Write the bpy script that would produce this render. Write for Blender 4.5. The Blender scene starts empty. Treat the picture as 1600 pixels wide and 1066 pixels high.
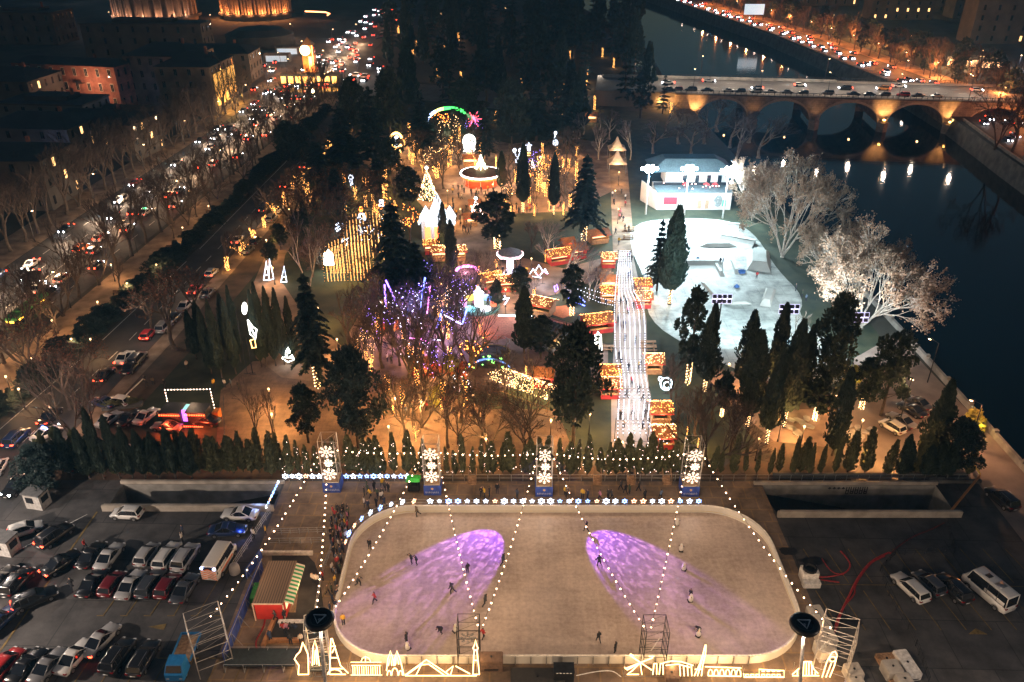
import bpy, bmesh, math, random
from mathutils import Vector, Matrix, noise
from mathutils.geometry import tessellate_polygon
rad = math.radians
R = random.Random(11)
SC = bpy.context.scene
COL = SC.collection
# ------------------------------------------------------------------ camera and ground geometry
FPX, TH, CH = 1256.0, rad(28.9), 70.0
CT, ST = math.cos(TH), math.sin(TH)
def ratio(py):
 v = py - 533.0
 return (FPX * CT - v * ST) / (FPX * ST + v * CT)
def gp(px, py, z=0.0):
 """point at height z seen on column px, row py of the photo"""
 Y = (CH - z) * ratio(py)
 return Vector(((px - 800.0) / FPX * (Y * CT + (CH - z) * ST), Y, z))
def vp(px, py, Y):
 """point of the upright plane at distance Y"""
 z = CH - Y / ratio(py)
 return Vector(((px - 800.0) / FPX * (Y * CT + (CH - z) * ST), Y, z))
def hgt(by, ty):
 return CH - CH * ratio(by) / ratio(ty)
def ppm(py):
 return (FPX * ST + (py - 533.0) * CT) / CH
cam = bpy.data.cameras.new('camera'); camo = bpy.data.objects.new('camera', cam); COL.objects.link(camo)
camo.location = (0, 0, CH); camo.rotation_euler = (rad(90) - TH, 0, 0)
cam.sensor_width = 36; cam.lens = 36 * FPX / 1600; cam.clip_start = 1; cam.clip_end = 8000
SC.camera = camo
# ------------------------------------------------------------------ materials
MATS = {}
def _nt(name):
 m = bpy.data.materials.new(name); m.use_nodes = True
 nt = m.node_tree
 return m, nt, nt.nodes['Principled BSDF']
def mat(name, col, rough=.8, metal=0, vary=.25, scale=3.0, bump=0, spec=.5, col2=None, detail=4):
 """plain material whose colour wanders a little with a noise in object space"""
 if name in MATS: return MATS[name]
 m, nt, b = _nt(name)
 b.inputs['Roughness'].default_value = rough; b.inputs['Metallic'].default_value = metal
 b.inputs['Specular IOR Level'].default_value = spec
 tc = nt.nodes.new('ShaderNodeTexCoord'); nz = nt.nodes.new('ShaderNodeTexNoise')
 nz.inputs['Scale'].default_value = scale; nz.inputs['Detail'].default_value = detail
 nt.links.new(tc.outputs['Object'], nz.inputs['Vector'])
 r = nt.nodes.new('ShaderNodeValToRGB')
 c2 = col2 or [min(1, c * (1 + vary)) for c in col]; c1 = col if col2 else [c * (1 - vary) for c in col]
 r.color_ramp.elements[0].color = (*c1, 1); r.color_ramp.elements[1].color = (*c2, 1)
 r.color_ramp.elements[0].position = .32; r.color_ramp.elements[1].position = .68
 nt.links.new(nz.outputs['Fac'], r.inputs['Fac']); nt.links.new(r.outputs['Color'], b.inputs['Base Color'])
 if bump:
  bp = nt.nodes.new('ShaderNodeBump'); bp.inputs['Strength'].default_value = bump; bp.inputs['Distance'].default_value = .05
  nt.links.new(nz.outputs['Fac'], bp.inputs['Height']); nt.links.new(bp.outputs['Normal'], b.inputs['Normal'])
 MATS[name] = m
 return m
def objmat(name, rough=.5, metal=0, coat=0):
 """base colour taken from the object's own colour"""
 if name in MATS: return MATS[name]
 m, nt, b = _nt(name)
 oi = nt.nodes.new('ShaderNodeObjectInfo')
 nt.links.new(oi.outputs['Color'], b.inputs['Base Color'])
 b.inputs['Roughness'].default_value = rough; b.inputs['Metallic'].default_value = metal
 b.inputs['Coat Weight'].default_value = coat; b.inputs['Coat Roughness'].default_value = .08
 MATS[name] = m
 return m
def emit(name, col, s, sample=False):
 if name in MATS: return MATS[name]
 m, nt, b = _nt(name)
 b.inputs['Base Color'].default_value = (*[c * .5 for c in col], 1)
 b.inputs['Emission Color'].default_value = (*col, 1); b.inputs['Emission Strength'].default_value = s
 m.cycles.emission_sampling = 'AUTO' if sample else 'NONE'
 MATS[name] = m
 return m
WARM = (1, .55, .2); GOLD = (1, .5, .14); COOL = (.75, .85, 1); WHITE = (1, .9, .78)
def stripes(name, c1, c2, scale, rough=.7, axis='X', metal=0, width=.5):
 if name in MATS: return MATS[name]
 m, nt, b = _nt(name)
 tc = nt.nodes.new('ShaderNodeTexCoord'); w = nt.nodes.new('ShaderNodeTexWave'); w.bands_direction = axis
 w.inputs['Scale'].default_value = scale
 nt.links.new(tc.outputs['Object'], w.inputs['Vector'])
 r = nt.nodes.new('ShaderNodeValToRGB'); r.color_ramp.interpolation = 'CONSTANT'
 r.color_ramp.elements[0].color = (*c1, 1); r.color_ramp.elements[1].color = (*c2, 1); r.color_ramp.elements[1].position = width
 nt.links.new(w.outputs['Fac'], r.inputs['Fac']); nt.links.new(r.outputs['Color'], b.inputs['Base Color'])
 b.inputs['Roughness'].default_value = rough; b.inputs['Metallic'].default_value = metal
 MATS[name] = m
 return m
def bricky(name, c1, c2, mortar, scale, bw=.5, bh=.25, ms=.015, rough=.85, vary=True, rot=0):
 """bricks, slabs or pavers with stains"""
 if name in MATS: return MATS[name]
 m, nt, b = _nt(name)
 N, L = nt.nodes, nt.links
 tc = N.new('ShaderNodeTexCoord'); mp = N.new('ShaderNodeMapping'); mp.inputs['Rotation'].default_value = (0, 0, rot) if not isinstance(rot, tuple) else rot
 br = N.new('ShaderNodeTexBrick')
 br.inputs['Scale'].default_value = scale; br.inputs['Brick Width'].default_value = bw; br.inputs['Row Height'].default_value = bh
 br.inputs['Mortar Size'].default_value = ms
 br.inputs['Color1'].default_value = (*c1, 1); br.inputs['Color2'].default_value = (*c2, 1); br.inputs['Mortar'].default_value = (*mortar, 1)
 L.new(tc.outputs['Object'], mp.inputs['Vector']); L.new(mp.outputs['Vector'], br.inputs['Vector'])
 nz = N.new('ShaderNodeTexNoise'); nz.inputs['Scale'].default_value = .35; nz.inputs['Detail'].default_value = 8; nz.inputs['Roughness'].default_value = .65
 L.new(tc.outputs['Object'], nz.inputs['Vector'])
 mr = N.new('ShaderNodeMapRange'); mr.inputs['From Min'].default_value = .3; mr.inputs['From Max'].default_value = .7
 mr.inputs['To Min'].default_value = .4; mr.inputs['To Max'].default_value = 1.4
 L.new(nz.outputs['Fac'], mr.inputs['Value'])
 mx = N.new('ShaderNodeMix'); mx.data_type = 'RGBA'; mx.blend_type = 'MULTIPLY'; mx.inputs[0].default_value = 1
 L.new(br.outputs['Color'], mx.inputs[6]); L.new(mr.outputs['Result'], mx.inputs[7])
 L.new(mx.outputs[2], b.inputs['Base Color']); b.inputs['Roughness'].default_value = rough
 MATS[name] = m
 return m
# ------------------------------------------------------------------ mesh builder
class MB:
 def __init__(s): s.v = []; s.f = []; s.m = []
 def face(s, pts, m=0):
  n = len(s.v); s.v += [tuple(p) for p in pts]; s.f.append(tuple(range(n, n + len(pts)))); s.m.append(m)
 def box(s, x0, x1, y0, y1, z0, z1, m=0):
  n = len(s.v)
  s.v += [(x0, y0, z0), (x1, y0, z0), (x1, y1, z0), (x0, y1, z0), (x0, y0, z1), (x1, y0, z1), (x1, y1, z1), (x0, y1, z1)]
  for q in ((3, 2, 1, 0), (4, 5, 6, 7), (0, 1, 5, 4), (1, 2, 6, 5), (2, 3, 7, 6), (3, 0, 4, 7)):
   s.f.append(tuple(n + i for i in q)); s.m.append(m)
 def tube(s, p, q, r0, r1=None, n=6, m=0, cap=True):
  p, q = Vector(p), Vector(q); r1 = r0 if r1 is None else r1
  d = q - p
  if d.length < 1e-6: return
  d.normalize(); a = d.cross(Vector((0, 0, 1)) if abs(d.z) < .95 else Vector((1, 0, 0))).normalized(); b = d.cross(a)
  k = len(s.v)
  for c, r in ((p, r0), (q, r1)):
   for i in range(n):
    t = 2 * math.pi * i / n; s.v.append(tuple(c + (a * math.cos(t) + b * math.sin(t)) * r))
  for i in range(n):
   j = (i + 1) % n; s.f.append((k + i, k + j, k + n + j, k + n + i)); s.m.append(m)
  if cap:
   s.f.append(tuple(k + i for i in range(n - 1, -1, -1))); s.m.append(m)
   s.f.append(tuple(k + n + i for i in range(n))); s.m.append(m)
 def path(s, pts, r, n=5, m=0, closed=False):
  pts = [Vector(p) for p in pts]
  if closed: pts.append(pts[0])
  k = len(s.v); c = len(pts)
  up = Vector((0, 0, 1))
  for i, p in enumerate(pts):
   d = (pts[min(i + 1, c - 1)] - pts[max(i - 1, 0)])
   d = d.normalized() if d.length > 1e-6 else Vector((0, 1, 0))
   a = d.cross(up if abs(d.z) < .95 else Vector((0, 1, 0))).normalized(); b = d.cross(a)
   for j in range(n):
    t = 2 * math.pi * j / n; s.v.append(tuple(p + (a * math.cos(t) + b * math.sin(t)) * r))
  for i in range(c - 1):
   for j in range(n):
    jj = (j + 1) % n
    s.f.append((k + i * n + j, k + i * n + jj, k + (i + 1) * n + jj, k + (i + 1) * n + j)); s.m.append(m)
 def lathe(s, prof, n=12, m=0, c=(0, 0, 0)):
  k = len(s.v)
  for r, z in prof:
   for i in range(n):
    t = 2 * math.pi * i / n; s.v.append((c[0] + r * math.cos(t), c[1] + r * math.sin(t), c[2] + z))
  for j in range(len(prof) - 1):
   for i in range(n):
    ii = (i + 1) % n
    s.f.append((k + j * n + i, k + j * n + ii, k + (j + 1) * n + ii, k + (j + 1) * n + i)); s.m.append(m)
  s.f.append(tuple(k + i for i in range(n - 1, -1, -1))); s.m.append(m)
  s.f.append(tuple(k + (len(prof) - 1) * n + i for i in range(n))); s.m.append(m)
 def octa(s, c, r, m=0):
  k = len(s.v); x, y, z = c
  s.v += [(x + r, y, z), (x - r, y, z), (x, y + r, z), (x, y - r, z), (x, y, z + r), (x, y, z - r)]
  for q in ((0, 2, 4), (2, 1, 4), (1, 3, 4), (3, 0, 4), (2, 0, 5), (1, 2, 5), (3, 1, 5), (0, 3, 5)):
   s.f.append(tuple(k + i for i in q)); s.m.append(m)
 def ball(s, c, r, m=0, n=8, k=5):
  s.lathe([(r * math.sin(math.pi * (i + .25) / (k + .5)), -r * math.cos(math.pi * (i + .25) / (k + .5))) for i in range(k + 1)], n, m, c)
 def prism(s, poly, z0, z1, m=0):
  n = len(poly)
  k = len(s.v)
  s.v += [(p[0], p[1], z0) for p in poly] + [(p[0], p[1], z1) for p in poly]
  for i in range(n):
   j = (i + 1) % n; s.f.append((k + i, k + j, k + n + j, k + n + i)); s.m.append(m)
  tris = tessellate_polygon([[Vector((p[0], p[1], 0)) for p in poly]])
  for t in tris:
   s.f.append(tuple(k + n + i for i in t)); s.m.append(m)
   s.f.append(tuple(k + i for i in reversed(t))); s.m.append(m)
 def loft(s, rings, m=0, caps=True):
  k = len(s.v); n = len(rings[0])
  for r in rings: s.v += [tuple(p) for p in r]
  for j in range(len(rings) - 1):
   for i in range(n):
    ii = (i + 1) % n
    s.f.append((k + j * n + i, k + j * n + ii, k + (j + 1) * n + ii, k + (j + 1) * n + i)); s.m.append(m)
  if caps:
   s.f.append(tuple(k + i for i in range(n - 1, -1, -1))); s.m.append(m)
   s.f.append(tuple(k + (len(rings) - 1) * n + i for i in range(n))); s.m.append(m)
 def add(s, o, loc=(0, 0, 0), rz=0, sc=1):
  k = len(s.v); c, d = math.cos(rz), math.sin(rz)
  s.v += [(loc[0] + (x * c - y * d) * sc, loc[1] + (x * d + y * c) * sc, loc[2] + z * sc) for x, y, z in o.v]
  s.f += [tuple(k + i for i in f) for f in o.f]; s.m += o.m
 def mesh(s, name, mats, smooth=False, fix=False):
  me = bpy.data.meshes.new(name); me.from_pydata(s.v, [], s.f)
  for m in (mats if isinstance(mats, (list, tuple)) else [mats]): me.materials.append(m)
  if any(s.m): me.polygons.foreach_set('material_index', s.m)
  if smooth: me.polygons.foreach_set('use_smooth', [True] * len(me.polygons))
  if fix:
   b = bmesh.new(); b.from_mesh(me); bmesh.ops.recalc_face_normals(b, faces=b.faces); b.to_mesh(me); b.free()
  me.update()
  return me
# ------------------------------------------------------------------ things, parts, labels
THINGS = []          # (object, base label, landmark phrase or None)
def link(name, data, parent=None, loc=(0, 0, 0), rz=0, sc=1, color=None, stuff=False):
 o = bpy.data.objects.new(name, data); COL.objects.link(o)
 o.location = loc; o.rotation_euler = (0, 0, rz) if not isinstance(rz, tuple) else rz
 o.scale = (sc, sc, sc) if not isinstance(sc, tuple) else sc
 if parent: o.parent = parent
 if color: o.color = (*color[:3], 1)
 if stuff: o['kind'] = 'stuff'
 return o
def thing(name, label, cat, loc=(0, 0, 0), rz=0, group=None, data=None, sc=1, color=None, exact=False):
 o = link(name, data, None, loc, rz, sc, color)
 o['label'] = label; o['category'] = cat
 if group: o['group'] = group
 THINGS.append((o, exact))
 return o
def struct(name, mb, m, smooth=False, kind='structure'):
 o = link(name, mb.mesh(name, m, smooth)); o['kind'] = kind
 return o
class Proto:
 """a thing built once: parts = [name, mesh, loc, rz, parent index or None, stuff]"""
 def __init__(s, name, cat): s.name, s.cat, s.parts = name, cat, []
 def part(s, name, mesh, loc=(0, 0, 0), rz=0, parent=None, stuff=False):
  s.parts.append((name, mesh, loc, rz, parent, stuff)); return len(s.parts) - 1
 def put(s, loc, rz=0, sc=1, label='', group=None, color=None, exact=False, skip=(), paint=None, swap=None, name=None):
  root = thing(name or s.name, label, s.cat, loc, rz, group, None, sc, color, exact)
  made = {}
  for i, (n, me, l, r, p, st) in enumerate(s.parts):
   if n in skip or (p is not None and p not in made): continue
   if swap and n in swap: me = swap[n]
   made[i] = link(n, me, root if p is None else made[p], l, r, 1, color, st)
  return root
LIGHTS = []
def lamp(loc, power, col=WARM, r=.25, name='lamp_glow'):
 d = bpy.data.lights.new(name, 'POINT'); d.energy = power; d.color = col; d.shadow_soft_size = r
 o = bpy.data.objects.new(name, d); COL.objects.link(o); o.location = loc
 return o
def spot(loc, tgt, power, col, angle, blend=.3, r=.3, name='flood_glow'):
 d = bpy.data.lights.new(name, 'SPOT'); d.energy = power; d.color = col; d.shadow_soft_size = r
 d.spot_size = rad(angle); d.spot_blend = blend
 o = bpy.data.objects.new(name, d); COL.objects.link(o); o.location = loc
 o.rotation_euler = (Vector(tgt) - Vector(loc)).to_track_quat('-Z', 'Y').to_euler()
 return o
def inpoly(x, y, P):
 c = False; j = len(P) - 1
 for i in range(len(P)):
  if (P[i][1] > y) != (P[j][1] > y) and x < (P[j][0] - P[i][0]) * (y - P[i][1]) / (P[j][1] - P[i][1]) + P[i][0]: c = not c
  j = i
 return c
def scatter(P, n, dmin=0, rng=R):
 """n points (pixel coordinates) spread evenly over the ground inside the pixel polygon P"""
 W = [gp(*p) for p in P]; x0, x1 = min(w.x for w in W), max(w.x for w in W); y0, y1 = min(w.y for w in W), max(w.y for w in W)
 out = []; t = 0
 while len(out) < n and t < n * 200:
  t += 1; x, y = rng.uniform(x0, x1), rng.uniform(y0, y1)
  if inpoly(x, y, W) and all((x - a.x) ** 2 + (y - a.y) ** 2 > dmin * dmin for a in out): out.append(Vector((x, y, 0)))
 return out
SKY_STRENGTH, EXPOSURE, HAZE = 0.075, 0.3, .0002
# ================================================================== trees
BARK = mat('bark', (.055, .041, .031), .9, vary=.35, scale=4)
PALEBARK = mat('pale_bark', (.42, .38, .33), .9, vary=.35, scale=2)
CYP = mat('cypress_green', (.012, .026, .019), .75, col2=(.032, .052, .034), scale=1.2)
HEDGE = mat('hedge_green', (.045, .055, .022), .75, col2=(.12, .12, .05), scale=1.6)
FIR = mat('fir_green', (.009, .024, .024), .75, col2=(.026, .05, .045), scale=.9)
PINE = mat('pine_green', (.013, .027, .019), .75, col2=(.036, .056, .034), scale=.9)
DRY = mat('dry_leaf', (.20, .125, .08), .8, col2=(.40, .28, .19), scale=1.3)
TWIG = mat('twig', (.06, .043, .034), .9, vary=.4, scale=2)
RUST = mat('rust_leaf', (.09, .045, .03), .85, col2=(.17, .08, .05), scale=1.5)
FAIRY = emit('fairy_gold', (1, .42, .1), 9)
FAIRYW = emit('fairy_white', (.7, .75, 1), 7)
FAIRYP = emit('fairy_pale_gold', (1, .6, .26), 9)
def blade(b, c, d, w, l, rng, m=0):
 """a small two-sided tuft: two crossed slim faces along direction d"""
 d = d.normalized(); a = d.cross(Vector((rng.uniform(-1, 1), rng.uniform(-1, 1), rng.uniform(-1, 1)))).normalized(); e = d.cross(a)
 for q in (a, e):
  b.face([c - q * w * .35, c + q * w * .35, c + d * l * .55 + q * w * .5, c + d * l, c + d * l * .5 - q * w * .5], m)
def spindle(h, r, n, seed, prof, ts=.5, irregular=.25, up=.85):
 rng = random.Random(seed); b = MB()
 ph = [rng.uniform(0, 6.28) for _ in range(6)]
 def rr(t, a):
  k = 1 + irregular * (math.sin(3 * a + ph[0] + 9 * t) * .5 + math.sin(5 * a + ph[1] - 14 * t) * .35 + math.sin(2 * a + ph[2] + 23 * t) * .3)
  return r * prof(t) * k
 b.lathe([(max(.02, r * .72 * prof(t)), h * t) for t in [i / 14 for i in range(15)]], 9)
 for i in range(len(b.v)):
  x, y, z = b.v[i]; q = 1 + rng.uniform(-.22, .22); b.v[i] = (x * q, y * q, z + rng.uniform(-.1, .1))
 for i in range(n):
  t = rng.random() ** .9; a = rng.uniform(0, 6.283); q = rr(t, a) * rng.uniform(.72, 1.06)
  c = Vector((q * math.cos(a), q * math.sin(a), h * t))
  d = Vector((math.cos(a) * (1 - up + rng.uniform(0, .5)), math.sin(a) * (1 - up + rng.uniform(0, .5)), up + rng.uniform(-.2, .2)))
  s = ts * rng.uniform(.6, 1.3)
  blade(b, c, d, s * .5, s, rng)
 return b
def flame(t): return max(.03, min(1, t * 7 + .25) * (1 - t ** 2.4) ** .8)
def cone(t): return max(.03, min(1, t * 9 + .3) * (1 - t) ** .8 + .03)
def egg(t): return max(.05, math.sin(math.pi * min(1, t * .93 + .07)) ** .6)
def trunk_mesh(h, r, m=BARK, lean=0):
 b = MB(); p = [Vector((math.sin(i * 1.7) * r * .3 + lean * i, 0, h * i / 4)) for i in range(5)]
 for i in range(4): b.tube(p[i], p[i + 1], r * (1 - .14 * i), r * (1 - .14 * (i + 1)), 7, cap=False)
 b.tube((0, 0, -.2), (0, 0, .35), r * 1.6, r, 7, cap=False)
 return b.mesh('trunk', m, True)
def wrap_mesh(r, z0, z1, n, m, dot=.09, seed=0, mats=None):
 rng = random.Random(seed); b = MB()
 for i in range(n):
  a = i * 2.4 + rng.uniform(-.2, .2); z = z0 + (z1 - z0) * (i + .5) / n
  b.octa((r * math.cos(a), r * math.sin(a), z), dot * rng.uniform(.7, 1.25))
 return b.mesh('fairy_lights', m)
def tall_proto(kind, h, r, n, seed, prof, clear=1.0, fm=CYP, ts=.5, irr=.25, lights=None, name='cypress_tree'):
 p = Proto(name, 'tree')
 p.part('trunk', trunk_mesh(clear + h * .3, max(.12, r * .13)))
 c = p.part('crown', spindle(h, r, n, seed, prof, ts, irr).mesh('crown', fm), (0, 0, clear))
 if lights == 'dots':
  rng = random.Random(seed + 5); b = MB()
  for i in range(11):
   t = rng.uniform(.05, .9); a = rng.uniform(0, 6.283); q = r * prof(t) * 1.12
   b.octa((q * math.cos(a), q * math.sin(a), h * t), .055)
  p.part('fairy_lights', b.mesh('fairy_lights', emit('fairy_rose', (1, .72, .62), 9)), (0, 0, clear), stuff=True)
 if lights == 'wrap': p.part('fairy_lights', wrap_mesh(max(.1, r * .09) + .06, .1, clear + .5, 40, FAIRYP, .075, seed), stuff=True)
 p.h = h + clear
 return p
def cedar_proto(h, r, seed, levels=13, per=7, fm=FIR, droop=.25, name='cedar_tree', clear=.12, spire=True, wrap=False, flat=.0, tuft=1.0):
 rng = random.Random(seed); p = Proto(name, 'tree')
 b = MB(); b.tube((0, 0, -.2), (0, 0, h * .55), h * .022, h * .014, 7, cap=False); b.tube((0, 0, h * .55), (0, 0, h * .99), h * .014, .02, 6, cap=False)
 c = MB()
 for L in range(levels):
  t = clear + (1 - clear) * (L + .5) / levels
  rl = r * (1 - ((t - clear) / (1 - clear)) ** 1.25) * rng.uniform(.75, 1.08) + r * .05
  if flat: rl = r * (.55 + .45 * math.sin(3.14 * min(1, (t - clear) / (1 - clear) + .15))) * rng.uniform(.75, 1.1)
  for k in range(per):
   a = k * 6.283 / per + L * 1.1 + rng.uniform(-.4, .4); ln = rl * rng.uniform(.6, 1.12)
   dirv = Vector((math.cos(a), math.sin(a), 0)); z0 = h * t
   pts = [Vector((0, 0, z0)) + dirv * ln * q + Vector((0, 0, ln * (.22 * q - droop * q * q * 1.6))) for q in (0, .35, .7, 1)]
   for i in range(3): b.tube(pts[i], pts[i + 1], .035 * (3.5 - i) * h / 16, .03 * (2.5 - i) * h / 16 + .01, 4, cap=False)
   side = dirv.cross(Vector((0, 0, 1)))
   ns = max(6, int(ln * 8))
   for i in range(ns):
    q = .12 + .92 * i / ns; j = min(2, int(q * 3)); base = pts[j].lerp(pts[j + 1], min(1, q * 3 - j))
    for sgn in (-1, 1):
     d = (side * sgn * rng.uniform(.4, 1) + dirv * rng.uniform(.2, .8) + Vector((0, 0, rng.uniform(-.55, .2))))
     s = rng.uniform(.4, .85) * (1.15 - .6 * q) * tuft * max(.7, r / 4.5)
     blade(c, base, d, s * .6, s * 1.25, rng)
 if spire:
  for i in range(40):
   blade(c, Vector((rng.uniform(-.1, .1), rng.uniform(-.1, .1), h * rng.uniform(.84, 1))), Vector((rng.uniform(-.6, .6), rng.uniform(-.6, .6), .7)), .22, .5, rng)
 p.part('trunk', b.mesh('trunk', BARK, True)); p.part('crown', c.mesh('crown', fm))
 if wrap: p.part('fairy_lights', wrap_mesh(h * .022 + .12, .1, h * .22, 50, FAIRYP, .075, seed), stuff=True)
 p.h = h
 return p
def clump_proto(h, r, seed, n=26, per=46, fm=PINE, clear=.3, name='pine_tree', wrap=False, ts=.62):
 """broad uneven crown of separate tufted clumps on limbs"""
 rng = random.Random(seed); p = Proto(name, 'tree'); b = MB(); c = MB()
 b.tube((0, 0, -.2), (0, 0, h * .62), h * .024, h * .013, 7, cap=False)
 b.tube((0, 0, h * .62), (0, 0, h * .95), h * .013, .03, 6, cap=False)
 for i in range(n):
  t = clear + (1 - clear) * ((i + .5) / n); u = (t - clear) / (1 - clear)
  q = r * (math.sin(math.pi * min(1, u * .86 + .14)) ** .55) * rng.uniform(.25, .95); a = i * 2.4 + rng.uniform(-.5, .5)
  o = Vector((q * math.cos(a), q * math.sin(a), h * t * .96)); s = r * rng.uniform(.24, .42)
  b.tube((0, 0, h * max(.15, t - .12)), o, .05 * h / 12, .02, 4, cap=False)
  for k in range(per):
   d = Vector((rng.gauss(0, 1), rng.gauss(0, 1), rng.gauss(.15, .75))).normalized()
   blade(c, o + Vector((d.x, d.y, d.z * .75)) * s * rng.uniform(.35, 1), d + Vector((0, 0, .35)), ts * .6, ts * rng.uniform(.7, 1.2), rng)
 p.part('trunk', b.mesh('trunk', BARK, True)); p.part('crown', c.mesh('crown', fm))
 if wrap: p.part('fairy_lights', wrap_mesh(h * .024 + .12, .1, h * clear, 50, FAIRYP, .075, seed), stuff=True)
 p.h = h
 return p
def bare_proto(h, spread, seed, depth=5, leaf=None, nleaf=3, lm=None, bark=BARK, twig=TWIG, wrap=False, name='bare_tree', fork=1, leafs=.34, crownlights=0, fan=.55, clights=None, inner=0, lift=.12):
 rng = random.Random(seed); p = Proto(name, 'tree'); b = MB(); c = MB(); lv = MB(); tips = []
 def grow(pos, d, ln, r, k):
  e = pos + d * ln; mid = pos.lerp(e, .5) + Vector((rng.uniform(-1, 1), rng.uniform(-1, 1), rng.uniform(-.4, .6))) * ln * .07
  tgt = b if k < 3 else c; n = 7 if k < 1 else 5 if k < 3 else 3
  tgt.tube(pos, mid, r, r * .82, n, cap=False); tgt.tube(mid, e, r * .82, r * .62, n, cap=False)
  if inner and k >= 2: tips.append(mid)
  if k >= depth:
   tips.append(e); tips.append(mid); return
  m = rng.choice((2, 3, 3)) if k else rng.choice((3, 4))
  for i in range(m):
   ax = d.cross(Vector((rng.uniform(-1, 1), rng.uniform(-1, 1), rng.uniform(-1, 1)))).normalized()
   ang = rng.uniform(.25, .75) * (1 if i else .45) * spread
   nd = (Matrix.Rotation(ang, 3, ax) @ d); nd = (nd + Vector((0, 0, lift))).normalized()
   grow(e if i < 2 else mid.lerp(e, .6), nd, ln * rng.uniform(.62, .86), r * (.62 if i else .7), k + 1)
 ht = h * .24; r0 = h * .021
 b.tube((0, 0, -.2), (0, 0, .4), r0 * 1.5, r0 * 1.05, 7, cap=False)
 if fork == 1:
  grow(Vector((0, 0, 0)), Vector((rng.uniform(-.06, .06), rng.uniform(-.06, .06), 1)).normalized(), ht, r0, 0)
 else:
  for i in range(fork):
   a = i * 6.283 / fork + rng.uniform(-.3, .3)
   grow(Vector((0, 0, .2)), Vector((math.cos(a) * fan, math.sin(a) * fan, 1)).normalized(), ht * 1.15, r0 * .75, 0)
 top = max(t.z for t in tips)
 k = h / top
 for q in (b, c): q.v = [(x * k, y * k, z * k) for x, y, z in q.v]
 tips = [t * k for t in tips]
 p.part('trunk', b.mesh('trunk', bark, True)); cr = p.part('crown', c.mesh('crown', twig))
 if lm:
  for t in tips:
   for i in range(nleaf):
    d = Vector((rng.gauss(0, 1), rng.gauss(0, 1), rng.gauss(0, 1))).normalized(); o = t + d * rng.uniform(.1, .85)
    e = d.cross(Vector((rng.uniform(-1, 1), rng.uniform(-1, 1), 1))).normalized(); f = e.cross(d); s = leafs * rng.uniform(.5, 1.1)
    lv.face([o, o + e * s * .5 + f * s * .4, o + e * s, o + e * s * .5 - f * s * .4])
  p.part('foliage', lv.mesh('foliage', lm), parent=cr, stuff=True)
 if wrap:
  wb = MB(); rg = random.Random(seed + 3)
  vs = [v for v in b.v if .2 < v[2] < h * .42]
  for i in range(min(70, len(vs) * 3)):
   v = rg.choice(vs); wb.octa((v[0] * 1.02 + rg.uniform(-.16, .16), v[1] * 1.02 + rg.uniform(-.16, .16), v[2] + rg.uniform(-.5, .5)), .075 * rg.uniform(.7, 1.2))
  for i in range(40):
   a = i * 2.4; wb.octa(((r0 * k + .1) * math.cos(a), (r0 * k + .1) * math.sin(a), .1 + ht * k * i / 40), .075)
  p.part('fairy_lights', wb.mesh('fairy_lights', FAIRY), stuff=True)
 if crownlights:
  wb = MB(); rg = random.Random(seed + 4)
  for i in range(crownlights):
   t = rg.choice(tips); wb.octa((t.x * rg.uniform(.6, 1), t.y * rg.uniform(.6, 1), t.z * rg.uniform(.75, 1)), .07 * rg.uniform(.6, 1.2))
  p.part('crown_lights', wb.mesh('crown_lights', clights or FAIRYP), parent=cr, stuff=True)
 p.h = h
 return p
CYPS = [tall_proto('c', 12, 1.7, 2600, 1, flame, 1.2, ts=.44, irr=.35), tall_proto('c', 12, 1.45, 2400, 2, flame, 1.6, ts=.4, irr=.45), tall_proto('c', 12, 2.1, 2800, 3, cone, 1.4, ts=.48, irr=.5)]
CYPW = [tall_proto('c', 11, 1.7, 2600, 4, flame, 2.2, ts=.44, lights='wrap'), tall_proto('c', 11, 2.0, 2600, 5, cone, 2.4, ts=.46, irr=.4, lights='wrap')]
HEDG = [tall_proto('h', 5.4, .8, 420, 20 + i, flame, .3, HEDGE, .42, .3, 'dots' if i < 3 else None) for i in range(5)]
for q in HEDG: q.name = 'hedge_cypress'
CEDS = [cedar_proto(16, 5.2, 31, 12, 7, droop=.42), cedar_proto(14, 4.2, 32, 13, 7, droop=.3), cedar_proto(13, 3.6, 33, 12, 7, droop=.22)]
CEDW = [cedar_proto(15, 4.4, 35, 12, 7, clear=.22, wrap=True, droop=.38)]
PINS = [clump_proto(13, 4.2, 41, n=36, per=120, ts=.42), clump_proto(11, 3.2, 42, n=28, per=120, ts=.4), clump_proto(12, 4.6, 43, n=40, per=120, fm=FIR, clear=.2, ts=.44)]
PINW = [clump_proto(10, 2.3, 44, n=22, per=130, ts=.36, clear=.24, wrap=True), clump_proto(6, 1.6, 45, n=14, per=50, clear=.3, wrap=True)]
BARS = [bare_proto(12, .95, 51, 6), bare_proto(13, 1.1, 52), bare_proto(11, .95, 53, 6), bare_proto(12, 1.05, 54, fork=3)]
BARW = [bare_proto(9, 1.0, 55, wrap=True, depth=4), bare_proto(9, 1.1, 56, wrap=True, depth=4, fork=3), bare_proto(7, 1.2, 57, wrap=True, depth=4)]
RUSTS = [bare_proto(10, 1.15, 58, lm=RUST, nleaf=1, leafs=.32), bare_proto(11, 1.2, 59, lm=RUST, nleaf=1, leafs=.3, fork=3)]
PLANES = [bare_proto(20, .8, 61, depth=6, lm=DRY, nleaf=2, bark=PALEBARK, twig=PALEBARK, name='plane_tree', leafs=.44, fork=5, fan=.7, inner=1, lift=.02), bare_proto(20, .85, 62, depth=6, lm=DRY, nleaf=2, bark=PALEBARK, twig=PALEBARK, name='plane_tree', fork=6, leafs=.42, fan=.9, inner=1, lift=.0)]
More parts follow.
